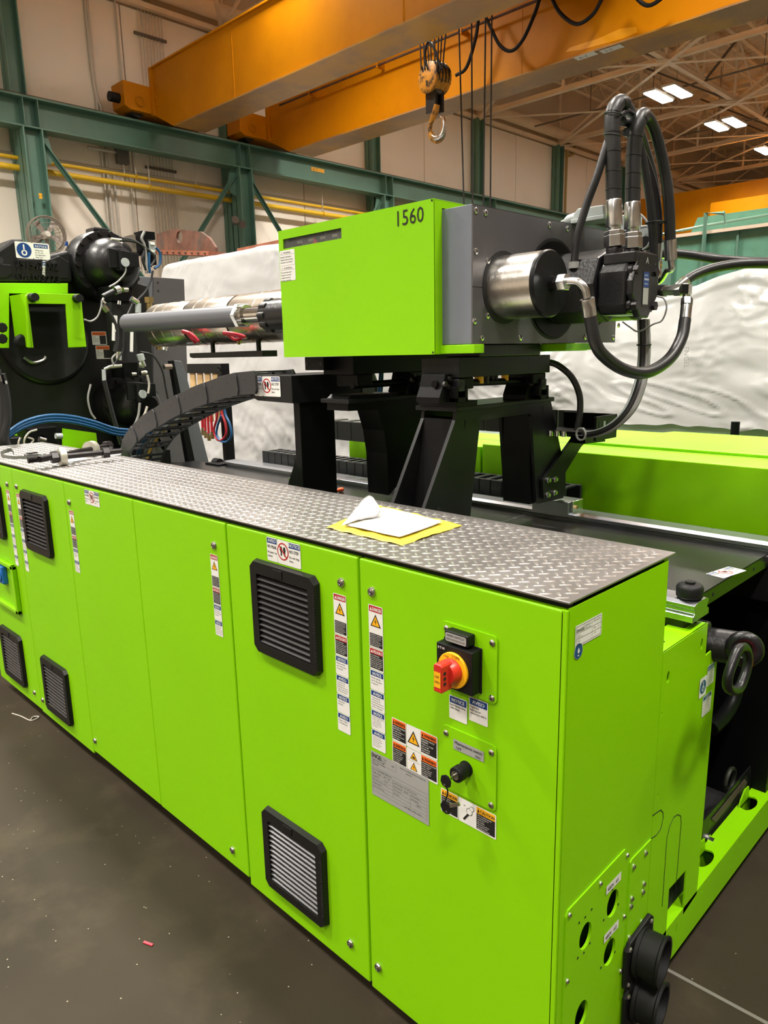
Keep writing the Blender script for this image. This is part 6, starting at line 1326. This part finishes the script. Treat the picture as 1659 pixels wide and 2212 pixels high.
# valve manifolds, pipes and cables beside the platen
def pxblock(par, name, x, a, b, dx, m, bv=.003):
    p, q = kp(*a, x), kp(*b, x); MB().box(x-dx, x, p.y, q.y, q.z, p.z).build(name, m, par, bevel=bv)
VX = -4.35
t = thing('valve_manifold', kp(265, 640, VX), 'black valve manifold with silver fittings under the upper dome', 'valve')
pxblock(t, 'block', VX-.1, (238, 617), (285, 652), .2, 'black'); pxblock(t, 'block', VX-.12, (240, 652), (300, 790), .1, 'dark')
for a, b, r, n, m_ in [((248, 628), (258, 625), .030, 'end_plug', 'zinc'), ((256, 626), (262, 625), .014, 'end_plug', 'brass'), ((266, 626), (276, 626), .017, 'cap_screw', 'steel'), ((222, 641), (246, 629), .018, 'union', 'cast'), ((222, 660), (232, 672), .020, 'hose_ferrule', 'lock'), ((283, 645), (298, 655), .022, 'elbow', 'zinc'), ((298, 655), (298, 676), .022, 'elbow', 'conn')]:
    p, q = kp(*a, VX), kp(*b, VX); MB().tube([p, q], r, 12).build(n, m_, t)
for x_, y0, y1 in ((258, 650, 658), (246, 682, 736), (285, 700, 760), (250, 682, 716)): MB().tube([kp(x_, y0, VX), kp(x_-1, y1, VX)], .012, 8).build('sight_tube', 's_white' if y1 > 700 else 'zinc', t)
pcs = [([(232, 672), (244, 690), (252, 715), (252, 740), (248, 760)], .016, 'hose'), ([(220, 648), (218, 665), (210, 685), (196, 694), (182, 690)], .006, 'cable'), ([(272, 575), (270, 590), (255, 608), (236, 620)], .006, 'cable'),
       ([(290, 650), (276, 680), (267, 705), (266, 750)], .008, 'hose'), ([(330, 585), (326, 605), (315, 628), (300, 645), (290, 655)], .008, 'hose'), ([(228, 655), (222, 648), (232, 636)], .008, 'conduit')]
for pts, r, m_ in pcs: MB().tube(bz([kp(*p, VX) for p in pts], 6), r, 8).build('pipe', m_, t)
t = thing('valve_manifold', kp(280, 800, VX), 'black valve manifold with white elbows above the lower dome', 'valve')
pxblock(t, 'block', VX-.05, (266, 783), (300, 815), .2, 'black')
for a, b, r, m_ in [((256, 760), (256, 778), .022, 'zinc'), ((302, 765), (306, 778), .026, 'conn'), ((304, 776), (310, 792), .020, 'zinc'), ((238, 792), (262, 790), .016, 'zinc'), ((225, 798), (238, 792), .013, 'zinc'), ((224, 798), (225, 822), .014, 'conn'), ((303, 806), (316, 806), .020, 'lock'), ((284, 808), (294, 808), .012, 'steel'), ((298, 788), (310, 790), .018, 'zinc')]:
    MB().tube([kp(*a, VX), kp(*b, VX)], r, 12).build('fitting', m_, t)
for pts, r, m_ in [([(225, 822), (232, 850), (242, 890), (252, 925), (262, 960)], .016, 'hose'), ([(302, 760), (330, 768), (350, 800), (358, 840), (364, 868)], .007, 'hose'), ([(246, 790), (242, 775), (250, 765)], .007, 'cable'), ([(196, 830), (190, 860), (196, 890), (206, 905)], .007, 'cable'), ([(218, 915), (235, 930), (262, 935), (285, 925), (298, 900), (302, 870)], .009, 'cable'),
                   ([(318, 810), (322, 830), (320, 850)], .008, 'conduit'), ([(318, 878), (312, 895), (300, 912)], .009, 'conduit'), ([(246, 786), (258, 770), (266, 755), (266, 730)], .006, 'hose')]:
    MB().tube(bz([kp(*p, VX+.1) for p in pts], 6), r, 8).build('pipe', m_, t)
t = thing('valve_terminal', kp(325, 540, -4.5), 'black and grey valve terminal with looping cables beside the upper dome', 'valve')
for a, b, m_ in (((305, 498), (336, 518), 'black'), ((306, 515), (322, 550), 'black'), ((322, 522), (337, 552), 'conn'), ((324, 548), (339, 572), 'black'), ((284, 506), (296, 546), 'trussdark')): pxblock(t, 'module', -4.5, a, b, .12, m_)
pxblock(t, 'screw_terminal', -4.49, (325, 524), (335, 530), .01, 's_white'); pxblock(t, 'screw_terminal', -4.49, (325, 540), (335, 546), .01, 's_white')
for pts, m_ in [([(258, 519), (280, 520), (300, 526), (312, 540), (308, 560), (318, 590)], 'hose'), ([(262, 515), (285, 518), (306, 530), (326, 545), (334, 560), (325, 575)], 'hose'), ([(337, 535), (346, 548), (345, 570), (334, 580)], 'blue'), ([(312, 500), (306, 515), (312, 530), (316, 560), (316, 590)], 'cable'), ([(322, 545), (322, 570), (324, 590)], 'blue'), ([(240, 516), (262, 519)], 'conduit')]:
    MB().tube(bz([kp(*p, -4.47) for p in pts], 6), .010, 8).build('cable', m_, t)
t = thing('grey_cabinet', kp(345, 700, -5.2), 'dark grey control cabinet standing behind the clamp domes', 'cabinet')
P = yzp(-5.15, [(288, 597), (330, 598), (330, 1000), (288, 1000)]); MB().prism(P, (-.4, 0, 0)).build('body', 'greytube', t, bevel=.004)
P = yzp(-5.15, [(331, 598), (398, 603), (412, 1000), (331, 1000)]); MB().prism(P, (-.4, 0, 0)).build('body', 'grey', t, bevel=.004)
MB().box(-5.54, -5.16, 1.72, 2.1, 0, 1.2).build('plinth', 'greytube', t)
for p in ((341, 610), (342, 628)): c = kp(*p, -5.149); MB().cyl(c, c+X*.002, .008, 8).build('hole', 'dark', t)
t = thing('platen_side', kp(305, 700, -4.75), 'black side arm behind the valve manifolds', 'casting')
P = yzp(-4.8, [(262, 600), (322, 618), (330, 760), (340, 1000), (262, 1000)]); MB().prism(P, (-.15, 0, 0)).build('arm', 'cast', t, bevel=.01)
for k, (p0, p1) in enumerate((((322, 648), (336, 678)), ((330, 732), (346, 758)))):
    t = thing('brass_fitting', kp(*p0, -4.4), 'tarnished brass elbow stack left of the barrel, '+['upper', 'lower'][k], 'fitting', 'brass elbows')
    q = [(322, 648), (322, 668), (326, 678), (334, 672), (334, 662)] if k == 0 else [(330, 722), (331, 740), (342, 742), (345, 755)]
    MB().tube(bz([kp(*p, -4.4) for p in q], 4), .022, 10).build('elbow', 'brass', t)
    for j in (0, 2): c = kp(*q[j], -4.4); MB().hexa(c-Z*.02, c+Z*.02, .034).build('nut', 'brass', t)
t = thing('grease_nipple', kp(357, 745, -4.2), 'small silver elbow fitting hanging beneath the barrel tip', 'fitting')
MB().tube([kp(361, 738, -4.2), kp(357, 748, -4.2), kp(355, 757, -4.2)], .018, 10).build('elbow', 'zinc', t); MB().hexa(kp(358, 744, -4.2), kp(356, 752, -4.2), .024).build('nut', 'lock', t)
# leaning grey support leg and wood-slat crate
t = thing('support_leg', kp(400, 900, -4.2), 'slanting dark grey folded-steel leg behind the energy chain', 'leg stand')
MB().prism(yzp(-4.2, [(366, 778), (392, 780), (400, 800), (458, 1025), (418, 1025)]), (-.012, 0, 0)).build('face_plate', 'greytube', t, bevel=.002)
MB().prism(yzp(-4.2, [(362, 780), (368, 778), (420, 1025), (404, 1025)]), (.05, 0, 0)).build('flange', 'black', t, bevel=.002)
c = kp(362, 792, -4.15); MB().hexa(c-Y*.03, c+Y*.03, .022).build('bolt', 'lock', t)
t = thing('slatted_crate', (A(440, 830, y=3.2)), 'black rack with four upright pine slats behind the chain', 'rack')
a, b = A(405, 786, y=3.2), A(484, 787, y=3.2); zl = A(440, 860, y=3.2).z
MB().box(a.x, b.x, 3.16, 3.24, a.z-.10, a.z).build('top_rail', 'black', t, bevel=.004)
MB().box(b.x-.06, b.x+.02, 3.15, 3.25, 0, a.z+.0).build('end_post', 'black', t, bevel=.004)
for k in range(4): x = a.x+.06+(b.x-a.x-.12)*k/4; MB().box(x, x+.10, 3.18, 3.20, zl-.25, a.z-.10).build('slat', 'wood', t, bevel=.003)
c = Vector((b.x-.02, 3.149, a.z-.05)); MB().torus(c, Y, .022, .006, 16, 6).build('rivet', 'cast', t)
p = A(432, 872, y=3.1); q = A(492, 872, y=3.1); MB().bar(Vector((p.x, 3.13, p.z+.12)), Vector((q.x, 3.13, p.z+.12)), .06, .10).build('manifold_bar', 'black', t)
for k, (px, l) in enumerate([(437, 940), (443, 946), (450, 952), (457, 948)]):
    t = thing('coolant_hose', A(px, 900, y=3.1), 'short red hose end with brass coupling, '+['leftmost', 'second', 'third', 'rightmost'][k]+' of four hanging', 'hose', 'red hose ends')
    a, b, c = A(px-2, 870, y=3.1), A(px+1, l-12, y=3.1), A(px+2, l, y=3.1); MB().tube([a+Z*.1, b], .014, 10).build('hose_body', 'redhose', t); MB().tube([b, c], .020, 10).build('coupling', 'brass', t); MB().tube([b+Z*.02, b], .017, 10).build('clip', 'zinc', t)
for k, (m_, lab, pts) in enumerate([('redhose', 'red coolant hose hanging in a teardrop loop', [(470, 880), (468, 905), (462, 930), (468, 948), (478, 951), (488, 938), (487, 915), (480, 895), (478, 880)]), ('blue', 'blue coolant hose hanging in a wider teardrop loop', [(478, 898), (470, 920), (468, 940), (478, 953), (490, 954), (500, 940), (496, 915), (488, 898), (485, 885)])]):
    hose('coolant_hose', lab, [A(*p, y=3.1) for p in pts], .0125, grp='hanging coolant hoses', m=m_)
# underside of clamp area: blue cable, green deck, equipment
for k in range(3): hose('machine_cable', 'blue cable arching over the clamp base, '+['top', 'middle', 'lowest'][k]+' of three', [kp(*p, -4.1) for p in [(10, 940+5*k), (50, 912+6*k), (100, 898+6*k), (150, 899+6*k), (200, 910+6*k), (250, 926+6*k), (300, 930+5*k)]], .011, grp='blue arching cables', m='blue', cat='cable')
for k, (pts, m_, r) in enumerate([([(0, 808), (10, 850), (14, 900), (8, 950), (30, 985)], 'hose', .03), ([(-6, 800), (3, 840), (5, 900), (0, 960)], 'hose', .02), ([(0, 810), (6, 830)], 'zinc', .03)]): hose('machine_cable', ['thick black hose drooping at the platen foot', 'thinner black hose beside the platen foot', 'silver hose end at the platen foot'][k], [kp(*p, -4.0) for p in pts], r, grp='hoses at the platen foot', m=m_, cat='cable')
t = thing('clamp_base', (-4.5, 1.2, 1.2), 'lime green and black base under the clamping platen', 'base')
MB().prism(yzp(-4.75, [(134, 925), (205, 935), (210, 975), (134, 975)]), (.02, 0, 0)).build('green_sheet', 'green', t)
MB().prism(yzp(-4.75, [(-60, 935), (64, 930), (40, 975), (-60, 990)]), (.02, 0, 0)).build('green_sheet', 'green', t)
MB().box(-9, -4.2, .55, 1.5, 1.06, 1.16).build('deck', 'black', t); MB().box(-4.75, -4.2, .62, 1.0, 1.16, 1.175).build('green_deck', 'green', t)
for a, b, m_ in [((58, 925), (130, 975), 'black'), ((80, 938), (100, 955), 'cast'), ((20, 945), (52, 975), 'cast')]: pxblock(t, 'pump_block', -4.3, a, b, .2, m_, .01)
for pts in ([(60, 980), (52, 955), (62, 935), (80, 928)], [(48, 985), (40, 960), (44, 945)], [(68, 985), (66, 962), (72, 950), (60, 945)]): MB().tube(bz([kp(*p, -4.05) for p in pts], 6), .006, 6).build('thin_pipe', 'conduit', t)
MB().tube([kp(84, 948, -4.05), kp(98, 952, -4.05)], .018, 12).build('ferrule', 'zinc', t); MB().tube([kp(120, 942, -4.05), kp(134, 942, -4.05)], .018, 12).build('ferrule', 'conn', t)
MB().box(BL, -4.2, .5, 1.5, 0, 1.06).build('lower_block', 'dark', bpy.data.objects['clamp_base'])
t = thing('end_buffer', (-3.4, 1.4, 1.2), 'black rail end housing at the far end of the bed', 'housing')
a, b = A(500, 1000, y=1.4), A(604, 1020, y=1.4); MB().box(a.x, b.x+.2, 1.36, 1.44, 1.10, 1.175).build('housing', 'black', t, bevel=.003)
MB().box(a.x-.15, a.x, 1.3, 1.45, 1.10, 1.16).build('foot', 'black', t, bevel=.003); MB().cyl((a.x-.16, 1.38, 1.15), (a.x-.1, 1.38, 1.15), .03, 14).build('stop', 'cast', t)
# sensor clutter on the platen top
t = thing('small_valve', kp(160, 530, -4.9), 'small brass valve tips peeking over the platen by the fan', 'valve')
for px in (152, 161, 169): MB().tube([kp(px, 536, -4.9), kp(px+1, 526, -4.9)], .016, 8).build('stem', 'brass', t)
MB().prism(yzp(-4.9, [(138, 530), (143, 521), (146, 523), (146, 532)]), (.01, 0, 0)).build('tag', 's_blue', t)
# ================================================================== THINGS LYING ON THE TREAD PLATE
M['ringzinc'] = mat('cut_steel_ring', (.46, .45, .37), .38, metal=.35)
def pp_(px, py, dz=0): return A(px, py, z=ZPL+dz)
def stud(a, b, r, lab):
    t = thing('threaded_rod', (a+b)/2, lab, 'bolt', 'tie bolts'); d = (b-a).normalized(); L = (b-a).length
    MB().cyl(a, b, r*.86, 24).build('shank', 'blackox', t)
    m = MB(); n = int(.075/.0045)
    prof = []
    for k in range(n): prof += [(k*.0045/L, r*.86), ((k+.5)*.0045/L, r)]
    m.lathe(a, b, prof, 20); m.build('thread', 'blackox', t); return t, d
ra = .0155
t1, d1 = stud(pp_(60, 994, .042), pp_(262, 974, .042), ra, 'long black threaded rod lying nearest the camera on the tread plate')
a, b = pp_(60, 994, .042), pp_(262, 974, .042)
for f_, r_, n_, m_ in ((.27, .028, 'nut', 'blackox'), (.82, .028, 'nut', 'blackox')): c = a.lerp(b, f_); MB().hexa(c-d1*.016, c+d1*.016, r_).build(n_, m_, t1, bevel=.002)
c = a.lerp(b, .345); MB().lathe(c-d1*.012, c+d1*.016, [(0, .041), (1, .041)], 32).build('spacer_ring', 'ringzinc', t1)
t2_, d2_ = stud(pp_(85, 992, .047), pp_(240, 962, .041), ra, 'second black threaded rod lying across behind the first')
a, b = pp_(110, 985, .02), pp_(250, 963, .018)
c = pp_(120, 985, .045); MB().hexa(c-d2_*.016, c+d2_*.016, .026).build('nut', 'blackox', t2_, bevel=.002)
c = pp_(197, 970, .042); MB().lathe(c-d2_*.016, c+d2_*.016, [(0, .040), (1, .040)], 32).build('spacer_ring', 'ringzinc', t2_)
c = pp_(232, 963, .041); MB().hexa(c-d2_*.02, c+d2_*.02, .026).build('nut', 'blackox', t2_, bevel=.002)
t = thing('lashing_strap', pp_(40, 985), 'worn grey-green strap with curled end beside the threaded rods', 'strap')
sp_ = bz([pp_(100, 984, .006), pp_(70, 988, .006), pp_(30, 989, .006), pp_(8, 986, .008), pp_(2, 980, .02), pp_(12, 975, .035), pp_(24, 972, .04), pp_(30, 978, .03)], 6)
m = MB(); V = []
for p in sp_: V += [p-Z*.009, p+Z*.009]
m.add(V, [(2*i, 2*i+2, 2*i+3, 2*i+1) for i in range(len(sp_)-1)]); o = m.build('webbing', 'strap', t); mo = o.modifiers.new('th', 'SOLIDIFY'); mo.thickness = .002
m = MB(); m.tube(bz([pp_(95, 985, .006), pp_(80, 982, .008), pp_(55, 984, .008), pp_(60, 980, .012), pp_(80, 978, .01)], 5), .005, 8); m.build('buckle_wire', 'blackox', t)
t = thing('paper_scrap', pp_(170, 985), 'dirty paper scrap lying under the threaded rods', 'paper')
MB().prism([pp_(118, 1003, .0017), pp_(262, 982, .0017), pp_(258, 974, .0017), pp_(150, 990, .0017)], (0, 0, .0008)).build('sheet', 'paper', t)
# document pouch
t = thing('document_pouch', pp_(860, 1140), 'yellow-taped clear document pouch with paper, one corner folded up', 'pouch')
def patch(grid, name, m_, th, par):
    nr = len(grid); nc = len(grid[0]); mb = MB(); mb.smooth = True; mb.add([p for r in grid for p in r], [(i*nc+j, i*nc+j+1, (i+1)*nc+j+1, (i+1)*nc+j) for i in range(nr-1) for j in range(nc-1)])
    o = mb.build(name, m_, par); mo = o.modifiers.new('th', 'SOLIDIFY'); mo.thickness = th; mo.offset = 0; return o
BLp, BRp, TRp, TLp = pp_(846, 1181), pp_(998, 1137), pp_(824, 1089), pp_(706, 1141)
# corners: left, front, right, back
Lc, Fc, Rc, Bc = pp_(705, 1142), pp_(868, 1180), pp_(998, 1137), pp_(815, 1092)
def quad(u, v, q): return (q[0]*(1-u)+q[1]*u)*(1-v)+(q[3]*(1-u)+q[2]*u)*v
Q = (Lc, Fc, Rc, Bc); n = 26; g = []
for i in range(n+1):
    r = []
    for j in range(n+1):
        u, v = i/n, j/n; p = quad(u, v, Q); p = p+Vector((0, 0, .0025+.004*abs(noise.noise(Vector((u*5, v*5, 1))))+.0015*math.sin(u*23+v*9)))
        e = .004*noise.noise(Vector((u*9, v*9, 5))); p.x += e; p.y += e; r.append(p)
    g.append(r)
patch(g, 'yellow_border', 'pouch', .0008, t)
n = 22; g = []
for i in range(n+1):
    r = []
    for j in range(n+1):
        u, v = .15+.72*i/n, .13+.74*j/n; p = quad(u, v, Q); p = p+Vector((0, 0, .0095+.004*noise.noise(Vector((u*3, v*3, 7))))); r.append(p)
    g.append(r)
patch(g, 'paper_sheet', 'paper', .0006, t)
g = [[p+Vector((0, 0, .003+.002*noise.noise(p*30))) for p in r] for r in g]; patch(g, 'clear_window', 'clear', .0003, t)
F0, F1, F2, F3 = pp_(740, 1138, .010), pp_(800, 1092, .012), pp_(812, 1096, .050), pp_(786, 1068, .008)
g = []; n = 12
ap = pp_(795, 1105, .055)
c0, c1_, c2_, c3_ = pp_(738, 1137, .010), pp_(783, 1082, .028), pp_(822, 1104, .030), pp_(812, 1118, .012)
for i in range(n+1):
    r = []
    for j in range(n+1):
        u, v = i/n, j/n; p = c0*(1-u)*(1-v)+c1_*u*(1-v)+c2_*u*v+c3_*(1-u)*v; p = p+Z*(.020*math.sin(PI*v)*(.3+u)+.004*noise.noise(Vector((u*6, v*6, 3)))); r.append(p)
    g.append(r)
patch(g, 'folded_corner', 'paper', .0006, t); patch([[p+Z*.004+Y*.001 for p in r] for r in g], 'folded_film', 'clear', .0004, t)
t = thing('hand_tool', A(730, 1062, y=.70), 'orange tool handle lying behind the tread plate', 'tool')
a, b = A(700, 1066, z=1.162), A(740, 1057, z=1.162); MB().lathe(a, b, [(0, .008), (.8, .009), (.85, .012), (1, .010)], 12).build('handle', 'toolorange', t); MB().tube([a, a-(b-a)*1.5], .004, 8).build('shaft', 'zinc', t)
# litter on the floor
t = thing('wire_scrap', A(60, 1550, z=0), 'pale bent wire scrap lying on the floor by the far cabinets', 'litter')
MB().tube(bz([A(*p, z=.004) for p in [(26, 1541), (45, 1547), (65, 1556), (78, 1553), (84, 1548), (72, 1548), (66, 1555)]], 5), .003, 6).build('wire', 'conduit', t)
t = thing('red_scrap', A(320, 2038, z=0), 'tiny red plastic scrap on the open floor', 'litter')
c = A(320, 2038, z=.003); MB().obox(c, (1, .4, 0), (-.4, 1, 0), Z, .035, .008, .003).build('chip', 'redhandle', t)
